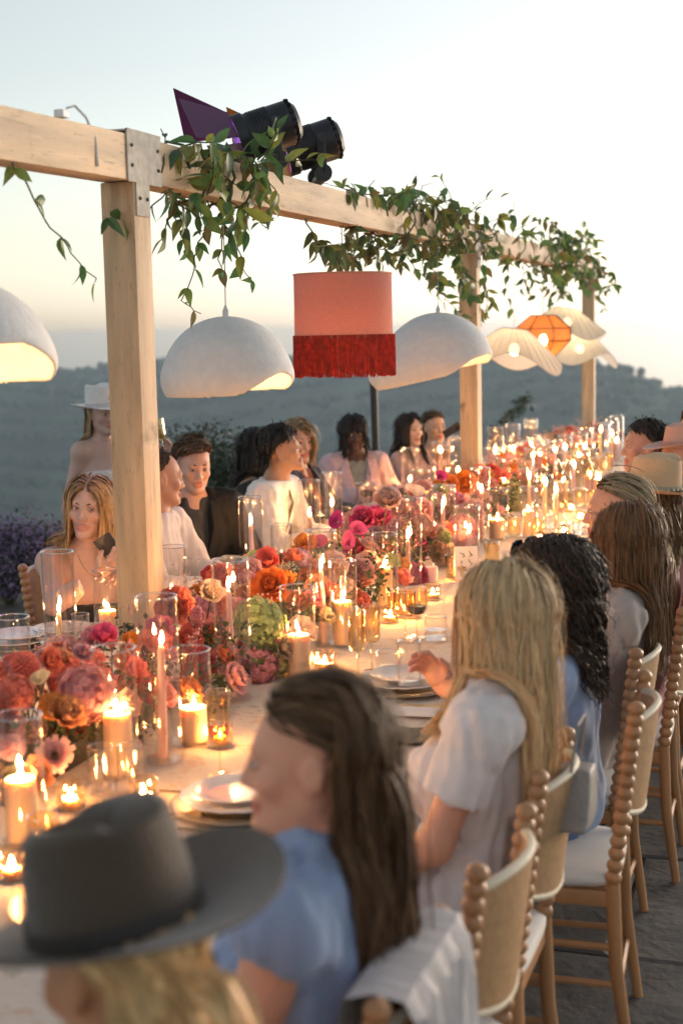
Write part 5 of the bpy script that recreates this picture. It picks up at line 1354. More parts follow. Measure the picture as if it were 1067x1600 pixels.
    def legs(s, g, e=0.0, low=True):
        for k in (1, -1):
            h = s.P + s.rp * 0.085 * k + UP * 0.0
            if s.stand: kn = s.P + s.rp * 0.08 * k - UP * 0.43 + s.f * 0.02; an = kn - UP * 0.42 - s.f * 0.02
            else: kn = h + s.f * 0.42 + s.rp * 0.02 * k - UP * 0.02; an = kn - UP * 0.44 - s.f * 0.05; an[2] = 0.07
            g.cone(h, kn, 0.086 + e, 0.056 + e, 0.05); 
            if low: g.cone(kn, kn * 0.65 + an * 0.35 - s.f * 0.012, 0.055 + e, 0.053 + e, 0.03); g.cone(kn * 0.65 + an * 0.35 - s.f * 0.012, an, 0.053 + e, 0.034 + e, 0.03)
            s.an = getattr(s, 'an', {}); s.an[k] = an
    def build_body(s, hv=0.0055, bv=0.012, legs=True):
        g = SDF(); s.torso(g); s.neck(g)
        for k in s.arms: s.arm_prims(g, k)
        if legs:
            s.legs(g)
            for k in (1, -1): a = s.an[k]; g.cone(a + UP * -0.02 - s.f * 0.03, np.array([*(a + s.f * 0.13)[:2], 0.028]), 0.034, 0.026, 0.03, (UP, 0.9))
        gh = SDF(); gh.p = list(g.p); s.head(gh)
        for k in s.arms:
            if s.arms[k]['hand']: s.hand_prims(g, k)
        parts = []
        lo, hi = g.bounds(0.03); cut = s.N + UP * 0.012
        axis = nrm(s.B - s.N + UP * 0.2)
        hands = [s.arms[k]['w'] + s.arms[k]['hd'] * 0.015 for k in s.arms if s.arms[k]['hand']]; hdir = [s.arms[k]['hd'] for k in s.arms if s.arms[k]['hand']]
        def ex_body(P, D):
            D = np.maximum(D, (P - cut - axis * 0.008) @ axis)
            for c, d in zip(hands, hdir):
                near = np.linalg.norm(P - (c + d * 0.07), axis=-1) < 0.15
                D = np.where(near, np.maximum(D, (P - c - d * 0.004) @ d), D)
            return D
        parts.append(g.mesh(bv, extra=ex_body))
        hc = s.L((0, 0.0, 0.0)); hlo = np.minimum(hc - 0.17, cut - 0.09); hhi = hc + 0.17
        def ex_head(P, D): return np.maximum(D, -((P - cut) @ axis))
        parts.append(gh.mesh(hv, hlo, hhi, ex_head)); nh = (len(parts[0][0]), len(parts[0][0]) + len(parts[1][0]))
        for k in s.arms:
            A = s.arms[k]
            if not A['hand']: continue
            c = A['w'] + A['hd'] * 0.015; gk = SDF(); s.arm_prims(gk, k); s.hand_prims(gk, k)
            def ex_hand(P, D): return np.maximum(D, -((P - c) @ A['hd']))
            ctr = A['w'] + A['hd'] * 0.09; parts.append(gk.mesh(0.0052 if A['vis'] else 0.008, ctr - 0.16, ctr + 0.16, ex_hand))
        V = []; F = []; n = 0
        for v, f in parts: V.append(v); F.append(f + n); n += len(v)
        V = np.concatenate(V); F = np.concatenate(F)
        col = np.tile(s.skin, (len(V), 1)); hl = (V[nh[0]:nh[1]] - s.H) @ s.Rh / s.sc; hcol = col[nh[0]:nh[1]]
        lip = np.clip(1.25 - np.sqrt((hl[:, 0] / 0.0235) ** 2 + ((hl[:, 2] + 0.067) / 0.0135) ** 2), 0, 0.25) * 4 * (hl[:, 1] > 0.078)
        lipc = s.skin * np.array(getattr(s, 'lipc', (0.85, 0.5, 0.52))); hcol[:] = hcol * (1 - lip[:, None]) + lipc * lip[:, None]
        chk = np.exp(-(((np.abs(hl[:, 0]) - 0.045) / 0.02) ** 2 + ((hl[:, 2] + 0.03) / 0.02) ** 2)) * (hl[:, 1] > 0.03) * 0.25
        hcol[:] = hcol * (1 - chk[:, None] * np.array([0.02, 0.35, 0.3]))
        if getattr(s, 'scalp', None) is not None:
            d = hl - np.array([0, -0.016, 0.036]); az = np.degrees(np.arctan2(np.abs(d[:, 0]), d[:, 1])); el = np.degrees(np.arctan2(d[:, 2], np.hypot(d[:, 0], d[:, 1])))
            m_ = np.clip((el - s.hairline(az) - 2) / 6, 0, 1)[:, None]; m_ = m_ * (np.abs(hl[:, 0]) < 0.079)[:, None]; hcol[:] = hcol * (1 - m_) + np.array(s.scalp) * m_
        me = np_mesh('body', V - s.o, F); set_col(me, col); link('body', me, skin_m, s.t)
        s.coll = SDF(); s.head_coll(s.coll); s.torso(s.coll, 0.014, hips=False); s.neck(s.coll, 0.0)
        for k in s.arms: s.arm_prims(s.coll, k, 0.012, 1.0, False)
    def head_coll(s, g):
        g.ell(s.L((0, -0.016, 0.036)), np.array((0.075, 0.096, 0.086)) * s.sc, s.Rh, 0.02); g.ell(s.L((0, 0.022, -0.03)), np.array((0.062, 0.066, 0.088)) * s.sc, s.Rh, 0.03)
    def hairline(s, az): return np.interp(az, HLA, getattr(s, 'hle', HLE))
    def eyes(s, gaze=(0, 0), lid=0.45, brow=(0.05, 0.03, 0.02), browlift=0.0, squint=0.0, shadow=None):
        """eyeballs, lids with lash line, brows"""
        for k in (1, -1):
            c = np.array((0.0305 * k, 0.0775, 0.0068)); r = 0.0134
            e = MB().ball((0, 0, 0), r * s.sc, 14, 10)
            eo = e.build('eye', eye_w, s.t); eo.location = Vector(s.L(c) - s.o)
            gd = nrm(np.array((gaze[0], 1.0, gaze[1]))); R = Matrix([list(a) for a in s.Rh]); q = Vector(gd).to_track_quat('Z', 'Y').to_matrix()
            ir = MB().lathe([(0.0, 0.0141 * s.sc), (0.0035 * s.sc, 0.0140 * s.sc), (0.0066 * s.sc, 0.0124 * s.sc)], 12, axis=R @ q).build('iris', iris_m, eo)
            for nm, a0, a1 in (('upper_lid', 100, 100 - 100 + 18 - 60 * 0 + (1 - lid) * 20 - 10), ('lower_lid', -100, -22 + squint * 14)):
                V = []; F = []; rr = r * 1.09 * s.sc
                for i in range(7):
                    a = radians(a0 + (a1 - a0) * i / 6)
                    for j in range(13):
                        b = radians(-90 + 180 * j / 12); x = sin(b); y = cos(b)
                        shut = a * (abs(cos(b)) ** 0.4)
                        V.append(s.L(c) - s.o + s.Rh @ np.array((rr * x, rr * y * cos(shut), rr * y * sin(shut))))
                for i in range(6):
                    for j in range(12): F.append((i * 13 + j, i * 13 + j + 1, (i + 1) * 13 + j + 1, (i + 1) * 13 + j))
                me = MB().add(V, F).mesh('eyelid'); cl = np.tile(s.skin * 0.86 * (1 if shadow is None or nm[0] == 'l' else np.array(shadow)), (len(V), 1)); cl[-13:] = np.array(brow) * 0.5; set_col(me, cl); link('eyelid', me, skin_m, s.t)
            pts = [s.L((k * x, y, z + browlift)) - s.o for x, y, z in ((0.013, 0.0905, 0.0262), (0.024, 0.0895, 0.0305), (0.037, 0.083, 0.0315), (0.048, 0.071, 0.0265))]
            m = MB(); m.tube(pts, [0.0024, 0.0036, 0.0034, 0.0012], 6); m.build('eyebrow', mat('brow_%d' % (int(brow[0] * 400)), brow, 0.8), s.t)
    def hair(s, col, col2=None, n=900, length=0.4, style='down', part=0.0, grav=0.36, thick=0.016, rad=0.0030, wave=0.0, wfreq=40.0, curl=0.0, steps=22, bun=None, fringe=None, lenvar=0.25, clump=26, face_free=True, back=0.35, name='hair', maxel=90):
        i = np.arange(n * 3); z = 1 - 2 * (i + 0.5) / (n * 3); w = i * 2.399963
        d = np.stack([np.sqrt(1 - z * z) * np.cos(w), np.sqrt(1 - z * z) * np.sin(w), z], 1)
        az = np.degrees(np.arctan2(np.abs(d[:, 0]), d[:, 1])); el = np.degrees(np.arctan2(d[:, 2], np.hypot(d[:, 0], d[:, 1])))
        d = d[(el > s.hairline(az)) & (el < maxel)]
        if len(d) > n: d = d[rng.permutation(len(d))[:n]]
        n = len(d); root_l = np.array([0, -0.016, 0.036]) + d * np.array((0.075, 0.096, 0.086)) * 0.985
        R = s.Rh; p = s.H + (root_l * s.sc) @ R.T; nl = nrm_rows(d / np.array((0.075, 0.096, 0.086)))
        sx = np.sign(d[:, 0] - part + rng.normal(size=n) * 0.015)
        if style == 'down': v = np.stack([sx * np.where(d[:, 1] > 0, 1.0, np.where(d[:, 1] > -0.5, 0.6, 0.22)), -back + 0 * sx, -0.55 - 0.4 * (d[:, 1] < 0)], 1)
        elif style == 'back': v = np.stack([0.15 * sx, -1 + 0 * sx, -0.25 + 0 * sx], 1)
        elif style == 'swept': v = np.stack([1.0 + 0 * sx, 0.1 - 0.7 * (d[:, 1] < 0.2), 0.35 - 0.5 * (d[:, 2] < 0.4)], 1)
        elif style == 'crop': v = np.stack([0.5 * sx, -0.35 + 0 * sx, -0.6 + 0 * sx], 1)
        else: v = np.stack([0.35 * sx, np.where(d[:, 1] > 0.1, 0.9, -0.5), -0.35 + 0 * sx], 1)
        v = v + rng.normal(size=v.shape) * 0.10
        v = v - nl * (v * nl).sum(1)[:, None] * 0.85 + nl * 0.12; v = nrm_rows(v) @ R.T
        ln = length * (1 - lenvar * rng.random(n))
        if fringe is not None: fr = (d[:, 1] > 0.45) & (np.abs(d[:, 0]) < 0.62) & (d[:, 2] > 0.2); ln = np.where(fr, fringe * (1 - 0.12 * rng.random(n)), ln)
        fly = rng.random(n) < (0.07 if maxel > 80 else 0.0); off = 0.004 + thick * rng.random(n) ** 1.3 + fly * 0.030 * rng.random(n)
        ds = ln / steps; paths = [p.copy()]
        cid = rng.integers(0, clump, n); cv = rng.normal(size=(clump, 3)) * 0.10
        bunp = s.L(bun) if bun is not None else None
        for t in range(steps):
            gq = min(0.9, grav * (0.5 + 1.6 * t / steps) * (length / steps) / 0.018)
            if style == 'back': gq = np.where((((p - s.H) @ R)[:, 1] > -0.05 * s.sc) & (((p - s.H) @ R)[:, 2] > -0.09 * s.sc), 0.03, gq)[:, None]
            v = nrm_rows(v * (1 - gq) + np.array([0, 0, -1.0]) * gq + cv[cid] * 0.10 + rng.normal(size=v.shape) * np.where(fly, 0.09, 0.025)[:, None])
            if bunp is not None:
                to = bunp - p; dist = np.linalg.norm(to, axis=1); v = nrm_rows(v * 0.55 + nrm_rows(to) * 0.5); step = np.minimum(ds, dist * 0.5)
            else: step = ds
            p = p + v * step[:, None]
            for _ in range(2):
                D = s.coll.at(p); lz_ = (p - s.H) @ R; up_ = (lz_[:, 2] > -0.015 * s.sc) & (D < 0.09) & (bunp is None)
                m = (D < off) | (up_ & (D > off + 0.004))
                if not m.any(): break
                q = p[m]; h = 0.004; g0 = D[m]
                G = np.stack([s.coll.at(q + np.eye(3)[a] * h) - g0 for a in range(3)], 1); G = nrm_rows(G)
                low = ((((q - s.H) @ R)[:, 2] < -0.10 * s.sc) & (d[m][:, 1] < 0.45) & (g0 < off[m]))[:, None] * (style != 'fringe'); G = nrm_rows(G * (1 - 0.6 * low) - s.fc * 0.6 * low); push = (off[m] - g0)[:, None] * G; p[m] = q + push; vm = v[m]; vm = vm - G * np.minimum((vm * G).sum(1), 0)[:, None]; v[m] = nrm_rows(vm + 1e-6)
            if face_free and style in ('down', 'fringe'):      # keep the face clear of hair
                lp = (p - s.H) @ R / s.sc; fcl = (lp[:, 1] > 0.055) & (np.abs(lp[:, 0]) < 0.058) & (lp[:, 2] < 0.045) & (lp[:, 2] > -0.13)
                if fringe is not None: fcl &= (lp[:, 2] < 0.02)
                lp[fcl, 0] = np.where(lp[fcl, 0] >= 0, 0.062, -0.062); p = np.where(fcl[:, None], s.H + (lp * s.sc) @ R.T, p)
            paths.append(p.copy())
        Pp = np.stack(paths, 1)                                   # strand, step, xyz
        T = np.gradient(Pp, axis=1); T /= np.linalg.norm(T, axis=2)[..., None] + 1e-9
        out = Pp - s.H; A = np.cross(T, out); A /= np.linalg.norm(A, axis=2)[..., None] + 1e-9; Bn = np.cross(T, A)
        sl = np.linspace(0, 1, steps + 1)[None] * ln[:, None]; ramp = np.clip(sl / 0.06, 0, 1)
        if wave: ph = (cid * 1.7)[:, None]; Pp = Pp + (A * (np.sin(sl * wfreq + ph) * wave * ramp)[..., None]) + Bn * (np.cos(sl * wfreq * 0.8 + ph) * wave * 0.5 * ramp)[..., None]
        if curl: ph = rng.random(n)[:, None] * 6.3 + (cid * 0.9)[:, None]; Pp = Pp + (A * (np.sin(sl * wfreq + ph) * curl * ramp)[..., None]) + Bn * (np.cos(sl * wfreq + ph) * curl * ramp)[..., None] * 0.9
        rr = rad * np.where(fly, 0.38, 0.6 + 0.7 * rng.random(n))[:, None] * np.interp(np.linspace(0, 1, steps + 1), [0, 0.08, 0.6, 1], [0.7, 1, 1, 0.35])[None]
        ks = 2; fl = np.cumsum(rng.normal(size=(n, steps + 1)) * 0.16, 1)[..., None]; A2 = A * np.cos(fl) + Bn * np.sin(fl)
        V = np.stack([Pp - A2 * 1.9 * rr[..., None], Pp + A2 * 1.9 * rr[..., None]], 2)
        ns = steps + 1; idx = np.arange(n * ns * ks).reshape(n, ns, ks)
        Fq = np.stack([idx[:, :-1, 0], idx[:, :-1, 1], idx[:, 1:, 1], idx[:, 1:, 0]], -1).reshape(-1, 4)
        c1 = np.array(col); c2 = np.array(col2 if col2 is not None else col); mix = (0.6 * rng.random(n) + 0.4 * (cid % 7) / 6)[:, None]
        C = (c1 * (1 - mix) + c2 * mix) * (0.78 + 0.44 * rng.random(n))[:, None]
        C = np.repeat(C[:, None, :], ns, 1)
        if getattr(s, 'roots', None) is not None: kx = np.clip(1 - sl / 0.09, 0, 1)[..., None] * 0.6; C = C * (1 - kx) + np.array(s.roots) * kx
        me = np_mesh(name, V.reshape(-1, 3) - s.o, Fq); set_col(me, np.repeat(C[:, :, None, :], ks, 2).reshape(-1, 3)); link(name, me, hair_m, s.t)
    def bun(s, c, r, col, n=46):
        m = MB(); ctr = s.L(c) - s.o
        for i in range(n):
            a = nrm(rng.normal(size=3) * np.array([1, 0.5, 1])); b = nrm(np.cross(a, rng.normal(size=3))); q = np.cross(a, b); R_ = r * rng.uniform(.6, 1.02); o = a * r * rng.uniform(-.5, .5)
            k = rng.uniform(3.5, 6); m.tube([ctr + o + (b * cos(t * k + i) + q * sin(t * k + i) * .8) * R_ * (1 - .1 * t) for t in np.linspace(0, 1, 12)], 0.0042, 5)
        me = m.mesh('hair_bun'); set_col(me, np.tile(np.array(col), (len(me.vertices), 1)) * rng.uniform(.8, 1.2, (len(me.vertices), 1))); link('hair_bun', me, hair_m, s.t)
    def garment(s, name, m, e=0.012, sleeves=1.0, torso=True, neck=0.0, strapless=None, hem=None, legs=None, v=None, off=None, fit=0.0085, wrinkle=0.006, sep=0.0, flow=0.0):
        g = SDF()
        if torso:
            s.torso(g, e)
            if neck > 0: g.cone(s.S, s.N + (s.B - s.N) * min(neck, 1.4), 0.066 + e, (0.053 if s.fem else 0.060) + e * 0.7, 0.03)
        if legs: s.legs(g, e + 0.006, low=(legs == 'full'))
        if flow:      # skirt falling to the ground
            lo_ = s.P * np.array([1, 1, 0]) + UP * 0.25; g.cone(s.P, lo_, 0.16 + e, 0.24 + flow, 0.05)
        if sleeves > 0:
            for k in s.arms: s.arm_prims(g, k, e + (0.006 if sleeves > 1 else 0.012), sleeves, True)
        if v:
            front = nrm(np.cross(s.spine, s.r)); a = s.N + front * 0.09 + UP * 0.03; b = s.P + (s.S - s.P) * v[0] + front * 0.17
            g.cone(a, b, v[1], 0.006, 0.012, op='s')
        mids = []
        if strapless is not None: mids.append((s.C + s.spine * strapless, nrm(s.spine - s.fc * 0.12)))
        if neck <= 0 and strapless is None and not v: mids.append((s.N + UP * (0.012 + neck), nrm(UP - s.fc * 0.45)))
        if neck > 0: mids.append((s.N + (s.B - s.N) * min(neck, 1.4) * 0.96, nrm(s.B - s.N - s.fc * 0.02)))
        if hem is not None: mids.append((s.P + UP * hem, -UP))
        sd = rng.uniform(0, 9)
        def ex(P, D):
            Q = P * np.array([1, 1, 0.55]); n1 = wave_noise(Q, 50, sd); D = D + wrinkle * (1.0 - 3.2 * np.abs(n1)) * 0.8 + wrinkle * 0.5 * wave_noise(Q + 0.02 * wave_noise(P, 20, sd)[..., None], 120, sd + 3)
            for c, nn in mids: D = np.maximum(D, (P - c) @ nn)
            return D
        V, F = g.mesh(fit, extra=ex); return link(name, np_mesh(name, V - s.o, F), m, s.t)
    def collar(s, m, h=0.035, spread=0.012, open_=0.5, name='collar'):
        V = []; F = []; n = 28; ax = nrm(s.B - s.N); f = nrm(s.fc - ax * (s.fc @ ax)); r = np.cross(f, ax); R0 = (0.053 if s.fem else 0.061)
        c = s.N + ax * 0.0
        for j, (rr, z) in enumerate(((R0 + 0.004, 0.0), (R0 + 0.004, h), (R0 + 0.010, h + 0.004), (R0 + spread + 0.008, h * 0.2), (R0 + spread + 0.004, h * 0.15))):
            for i in range(n + 1):
                a = open_ + (2 * pi - 2 * open_) * i / n; dip = -0.03 * max(0, cos(a)) - (0.02 * max(0, cos(a)) ** 4 if j >= 3 else 0)
                V.append(c - s.o + (f * cos(a) + r * sin(a)) * rr + ax * (z + dip))
        for j in range(4):
            for i in range(n): a = j * (n + 1) + i; F.append((a, a + 1, a + n + 2, a + n + 1))
        MB().add(V, F).build(name, m, s.t)
    def lapels(s, m, v, w=0.055, e=0.03):
        front = nrm(np.cross(s.spine, s.r))
        bot = s.P + (s.S - s.P) * v + front * (0.145 + e)
        for k in (1, -1):
            top = s.N + s.r * 0.062 * k + UP * 0.02 + front * 0.0; mid = s.C + s.spine * 0.10 + s.r * 0.075 * k + front * (0.115 + e)
            a = [top, s.N + s.r * 0.07 * k + front * 0.075, mid, bot]; V = []
            for i, p in enumerate(a):
                ww = (0.02, 0.045, w, 0.006)[i]; o_ = s.r * ww * k - front * 0.012 * (ww / w)
                for q in (p + front * 0.004, p + o_ + front * 0.004, p + o_ - front * 0.002, p - front * 0.002): V.append(q - s.o)
            F = []
            for i in range(3):
                for q in range(4): F.append((i * 4 + q, i * 4 + (q + 1) % 4, (i + 1) * 4 + (q + 1) % 4, (i + 1) * 4 + q))
            F += [(0, 1, 2, 3), (15, 14, 13, 12)]
            MB().add(V, F).build('lapel', m, s.t)
    def hat(s, m, brim=0.17, crown=0.115, tilt=(0.0, 0.0), band=None, lift=0.055, curl=0.035, pinch=0.03, size=1.0, taper=0.88, emblem=None, bead=False, front=1.12):
        """felt hat: pinched crown on a curling brim"""
        ho = bpy.data.objects.new('hat', None)
        Rt = s.Rh @ np.array(Matrix.Rotation(tilt[0], 3, 'X') @ Matrix.Rotation(tilt[1], 3, 'Y')); c = s.L((0, -0.012, lift)) - s.o
        r0 = 0.092 * size; n = 56; V = []; F = []
        def P_(w, r, z): return c + Rt @ np.array((r * sin(w) * 1.0, r * cos(w) * front, z))
        prof = []
        for i in range(9): u = i / 8; prof.append((brim + (r0 - brim) * u, 'b', u))
        for i in range(1, 9): u = i / 8; prof.append((r0 * (1 + (taper - 1) * u), 'c', u))
        for i in range(1, 8): u = i / 8; prof.append((r0 * taper * (1 - u), 't', u))
        for (r, kind, u) in prof:
            for k in range(n):
                w = 2 * pi * k / n
                if kind == 'b': z = curl * (1 - u) ** 1.6 * (abs(sin(w)) ** 2) * 1.4 - 0.012 * (1 - u) * cos(w)
                elif kind == 'c': z = crown * sin(u * pi / 2) ** 0.9 * (1 - 0.03 * cos(w))
                else: z = crown * (1 - 0.03 * cos(w))
                rr = r
                if kind in 'ct':
                    uu = (u if kind == 'c' else 1); side = abs(sin(w)); fr = max(0, cos(w))
                    rr *= 1 - 0.16 * uu * fr * side ** 1.0 * 2 * (pinch / 0.03) * 0.7
                    x = r * sin(w)
                    if kind == 't' or u > 0.85: z -= (pinch * 1.1) * math.exp(-(x / 0.028) ** 2) * (1 if kind == 't' else 0.5) - 0.010 * (kind == 't') * (1 - math.exp(-(x / 0.03) ** 2)) * (1 - u)
                V.append(P_(w, rr, z))
        m_ = len(prof)
        for i in range(m_ - 1):
            for k in range(n): F.append((i * n + k, i * n + (k + 1) % n, (i + 1) * n + (k + 1) % n, (i + 1) * n + k))
        k0 = len(V); V.append(P_(0, 0, crown - pinch * 1.1)); 
        for k in range(n): F.append(((m_ - 1) * n + k, (m_ - 1) * n + (k + 1) % n, k0))
        b0 = len(V)                                             # underside of the brim and the opening
        for i in range(0, 9):
            for k in range(n): p = np.array(V[i * n + k]); V.append(p - Rt @ np.array((0, 0, 0.0035)))
        for i in range(8):
            for k in range(n): F.append((b0 + i * n + k, b0 + (i + 1) * n + k, b0 + (i + 1) * n + (k + 1) % n, b0 + i * n + (k + 1) % n))
        for k in range(n): F.append((k, b0 + k, b0 + (k + 1) % n, (k + 1) % n))
        h = MB().add(V, F).build('hat', m, s.t)
        if band is not None:
            bm_ = MB(); ring = []
            for z, e in ((0.003, 0.003), (0.024, 0.003)): ring.append([P_(2 * pi * k / n, r0 * (1 + (taper - 1) * (z / crown) * .9) + e, z) for k in range(n)])
            bm_.add(ring[0] + ring[1], [(k, (k + 1) % n, n + (k + 1) % n, n + k) for k in range(n)]); bm_.build('hat_band', band, h)
            if bead:
                for k in range(0, n, 2): MB().ball(P_(2 * pi * k / n, r0 + 0.006, 0.012), 0.006, 8, 6).build('bead', mat('bead', (0.5, 0.42, 0.3), 0.3, 0.6), h)
        if emblem:
            e = MB()
            for (a, z, l) in ((-.05, .05, .012), (.08, .055, .016), (.2, .05, .010)): e.box(P_(a + emblem, r0 * 0.975 + 0.002, z), (l, 0.003, 0.006), Matrix([list(q) for q in Rt]) @ Matrix.Rotation(-(a + emblem), 3, 'Z'))
            e.build('emblem', mat('dark_ink'), h, smooth=False)
    def earring(s):
        for k in (1, -1):
            c = s.L((0.079 * k, -0.006, -0.045)) - s.o; m = MB().tube([c + s.Rh @ np.array((0, 0.009 * cos(a), 0.011 * sin(a))) for a in np.linspace(0, 2 * pi, 14)], 0.0022, 6); m.build('earring', silver, s.t)
    def necklace(s):
        front = nrm(np.cross(s.spine, s.r)); pts = []
        for a in np.linspace(-1.25, 1.25, 22):
            pts.append(s.N + s.r * 0.062 * sin(a) / sin(1.25) + front * (0.045 + 0.055 * cos(a * 1.2)) - UP * (0.005 + 0.085 * cos(a * 1.2)) - s.o)
        # rest the chain on the skin
        g = SDF(); s.torso(g); s.neck(g); P = np.array(pts) + s.o
        for _ in range(4):
            D = g.at(P); G = np.stack([g.at(P + np.eye(3)[a] * 0.004) - D for a in range(3)], 1); P = P + nrm_rows(G) * (0.003 - D)[:, None]
        c = MB().tube([p - s.o for p in P], 0.0012, 5).build('necklace', silver, s.t)
        MB().ball(P[len(P) // 2] - s.o - UP * 0.006, 0.0055, 8, 6).build('pendant', mat('pearl', (0.75, 0.7, 0.65), 0.2), c)
def nrm_rows(a): return a / (np.linalg.norm(a, axis=-1, keepdims=True) + 1e-12)

def rest_arms(p, out=0.02, z=0.79, fwd=0.36, side=0.13, hand=True, keys=(1, -1), vis=False):
    """forearms resting at the table edge in front of the sitter"""
    for k in keys:
        w = p.S * np.array([1, 1, 0]) + p.f * fwd + p.r * k * side + UP * z
        p.arm(k, w, p.r * k * 0.6 - UP * 1.0 - p.f * 0.3, hdir=p.f * 0.9 - p.r * k * 0.45 - UP * 0.05, palm=-UP * 1.0, curl=0.3, hand=hand, visible=vis)
def lap_arms(p, keys=(1, -1), hand=True, z=0.66):
    for k in keys:
        w = p.S * np.array([1, 1, 0]) + p.f * 0.27 + p.r * k * 0.09 + UP * z
        p.arm(k, w, p.r * k * 0.8 - UP * 0.4 - p.f * 0.6, hdir=p.f * 0.8 - p.r * k * 0.6, palm=-UP, curl=0.35, hand=hand, visible=False)
LEFT = np.array([1.0, 0, 0]); RIGHT = np.array([-1.0, 0, 0])
def lk(a, b): return RV * a - FV * b                      # a: to the right in the view, b: towards the viewer
FAIR, TAN, ROSY, DEEP, OLV = (0.62, 0.36, 0.26), (0.52, 0.27, 0.165), (0.60, 0.31, 0.215), (0.115, 0.052, 0.034), (0.46, 0.28, 0.19)
WHITE = cloth('white_cotton', (0.78, 0.70, 0.68)); BLACKC = cloth('black_wool', (0.014, 0.014, 0.015), sheen=0.0, spec=0.2); 
# ---- right-hand row, nearest first
p = Person('person in a dark grey felt hat with blonde hair, cut by the bottom left corner', (186, 1502), -0.74, lk(-0.75, -0.65), RIGHT, 0.07, skin=(0.58, 0.27, 0.14), roll=2, pitch=-15)
lap_arms(p); p.scalp = (0.3, 0.2, 0.09); p.build_body(0.009, 0.014); p.hair((0.86, 0.56, 0.27), (0.60, 0.34, 0.14), 2200, 0.36, 'back', wave=0.006, rad=0.0026, maxel=12, thick=0.008)
p.garment('top', cloth('cream_lace', (0.72, 0.68, 0.64), bump=0.6, bscale=120), sleeves=0, strapless=0.02); p.garment('skirt', cloth('cream_skirt', (0.6, 0.56, 0.5)), sleeves=0, torso=False, legs='thigh')
p.hat(cloth('grey_felt', (0.082, 0.052, 0.030), scale=6, var=0.22, bscale=160, bump=0.5, sheen=0.4), 0.192, 0.122, (0.04, -0.05), mat('felt_band', (0.045, 0.036, 0.03), 0.6), 0.045, 0.03, 0.036, 1.03)
p = Person('person with brown hair tied half up and a pale blue sleeveless top, in the foreground', (488, 1188), -0.735, lk(-1.0, -0.12), RIGHT, 0.05, skin=(0.78, 0.37, 0.24), roll=0, pitch=-2)
lap_arms(p); p.scalp = (0.05, 0.032, 0.02); p.hle = [31, 30, 30, 28, -10, -42]; p.build_body(0.006, 0.013); p.eyes((0, -.1), 0.5, (0.06, 0.035, 0.02))
p.hair((0.060, 0.032, 0.016), (0.19, 0.10, 0.045), 3600, 0.55, 'back', wave=0.008, wfreq=22, rad=0.0017, thick=0.016, grav=0.5)
p.garment('top', cloth('sky_blue_cotton', (0.29, 0.37, 0.55)), 0.019, 0.0, neck=0.85, wrinkle=0.007); p.garment('trousers', cloth('sky_blue_trousers', (0.22, 0.28, 0.42)), sleeves=0, torso=False, legs='full')
p = Person('person with long blonde hair seen from behind, in a white short sleeved top', (783, 964), -0.665, lk(-0.62, -0.78), RIGHT, 0.11, skin=(0.70, 0.34, 0.22))
gp = on_x(672, 1040, -1.0)
p.arm(1, np.array([-1.0, gp[1] + 0.02, 0.90]), -UP + RIGHT * -0.2 + np.array([0, .5, 0]), hdir=UP * 0.8 + RIGHT * 0.5, palm=RIGHT * 0.3 + np.array([0, -1.0, 0]), curl=0.9, visible=True)
lap_arms(p, keys=(-1,)); p.scalp = (0.4, 0.28, 0.14); p.build_body(0.008, 0.012); p.roots = (0.36, 0.24, 0.14); p.hair((0.86, 0.62, 0.36), (0.62, 0.38, 0.17), 3600, 0.45, 'down', back=0.45, wave=0.007, wfreq=22, rad=0.0015, thick=0.018, face_free=True, grav=0.5)
p.garment('top', WHITE, 0.016, 0.62, neck=0.5, wrinkle=0.009); p.garment('trousers', cloth('white_denim', (0.76, 0.69, 0.67)), sleeves=0, torso=False, legs='full', e=0.016)
p = Person('person with dark curly hair and sunglasses on top, in a light blue shirt', (862, 918), -0.685, lk(-0.80, -0.55), RIGHT, 0.0, skin=TAN)
lap_arms(p); p.scalp = (0.02, 0.013, 0.01); p.build_body(0.008, 0.012); p.hair((0.022, 0.014, 0.010), (0.07, 0.04, 0.022), 3400, 0.30, 'down', back=0.3, curl=0.0095, wfreq=88, rad=0.0015, thick=0.032, steps=34, lenvar=0.4)
p.garment('shirt', cloth('light_blue_shirt', (0.30, 0.40, 0.60)), 0.017, 1.9, neck=0.2, wrinkle=0.006); p.collar(cloth('light_blue_shirt')); p.garment('jeans', cloth('blue_denim', (0.07, 0.13, 0.28)), sleeves=0, torso=False, legs='full')
def sunglasses(p):
    o_ = bpy.data.objects; fr = mat('black_acetate', (0.012, 0.012, 0.014), 0.2)
    g_ = MB()
    for k in (1, -1):
        g_.tube([p.L((0.016 * k, 0.098, 0.088)) - p.o, p.L((0.066 * k, 0.082, 0.092)) - p.o, p.L((0.076 * k, 0.02, 0.075)) - p.o, p.L((0.08 * k, -0.04, 0.045)) - p.o], 0.0035, 6)
    root = g_.build('sunglasses', fr, p.t)
    for k in (1, -1):
        c = p.L((0.036 * k, 0.088, 0.108)) - p.o; V = []; n = 18
        for dz in (0, 0.004):
            for i in range(n):
                a = 2 * pi * i / n; V.append(c + p.Rh @ (np.array((0.032 * abs(cos(a)) ** 0.8 * np.sign(cos(a)), 0.0 - 0.3 * 0.024 * sin(a) + dz, 0.024 * abs(sin(a)) ** 0.8 * np.sign(sin(a))))))
        MB().add(V, [tuple(range(n)), tuple(range(2 * n - 1, n - 1, -1))] + [(i, n + i, n + (i + 1) % n, (i + 1) % n) for i in range(n)]).build('lens', mat('dark_lens', (0.012, 0.014, 0.03), 0.06), root)
sunglasses(p)
p = Person('person with long straight brown hair hiding her face, in a beige blouse', (978, 850), -0.56, lk(-0.86, -0.42), RIGHT, 0.14, skin=ROSY, pitch=-8)
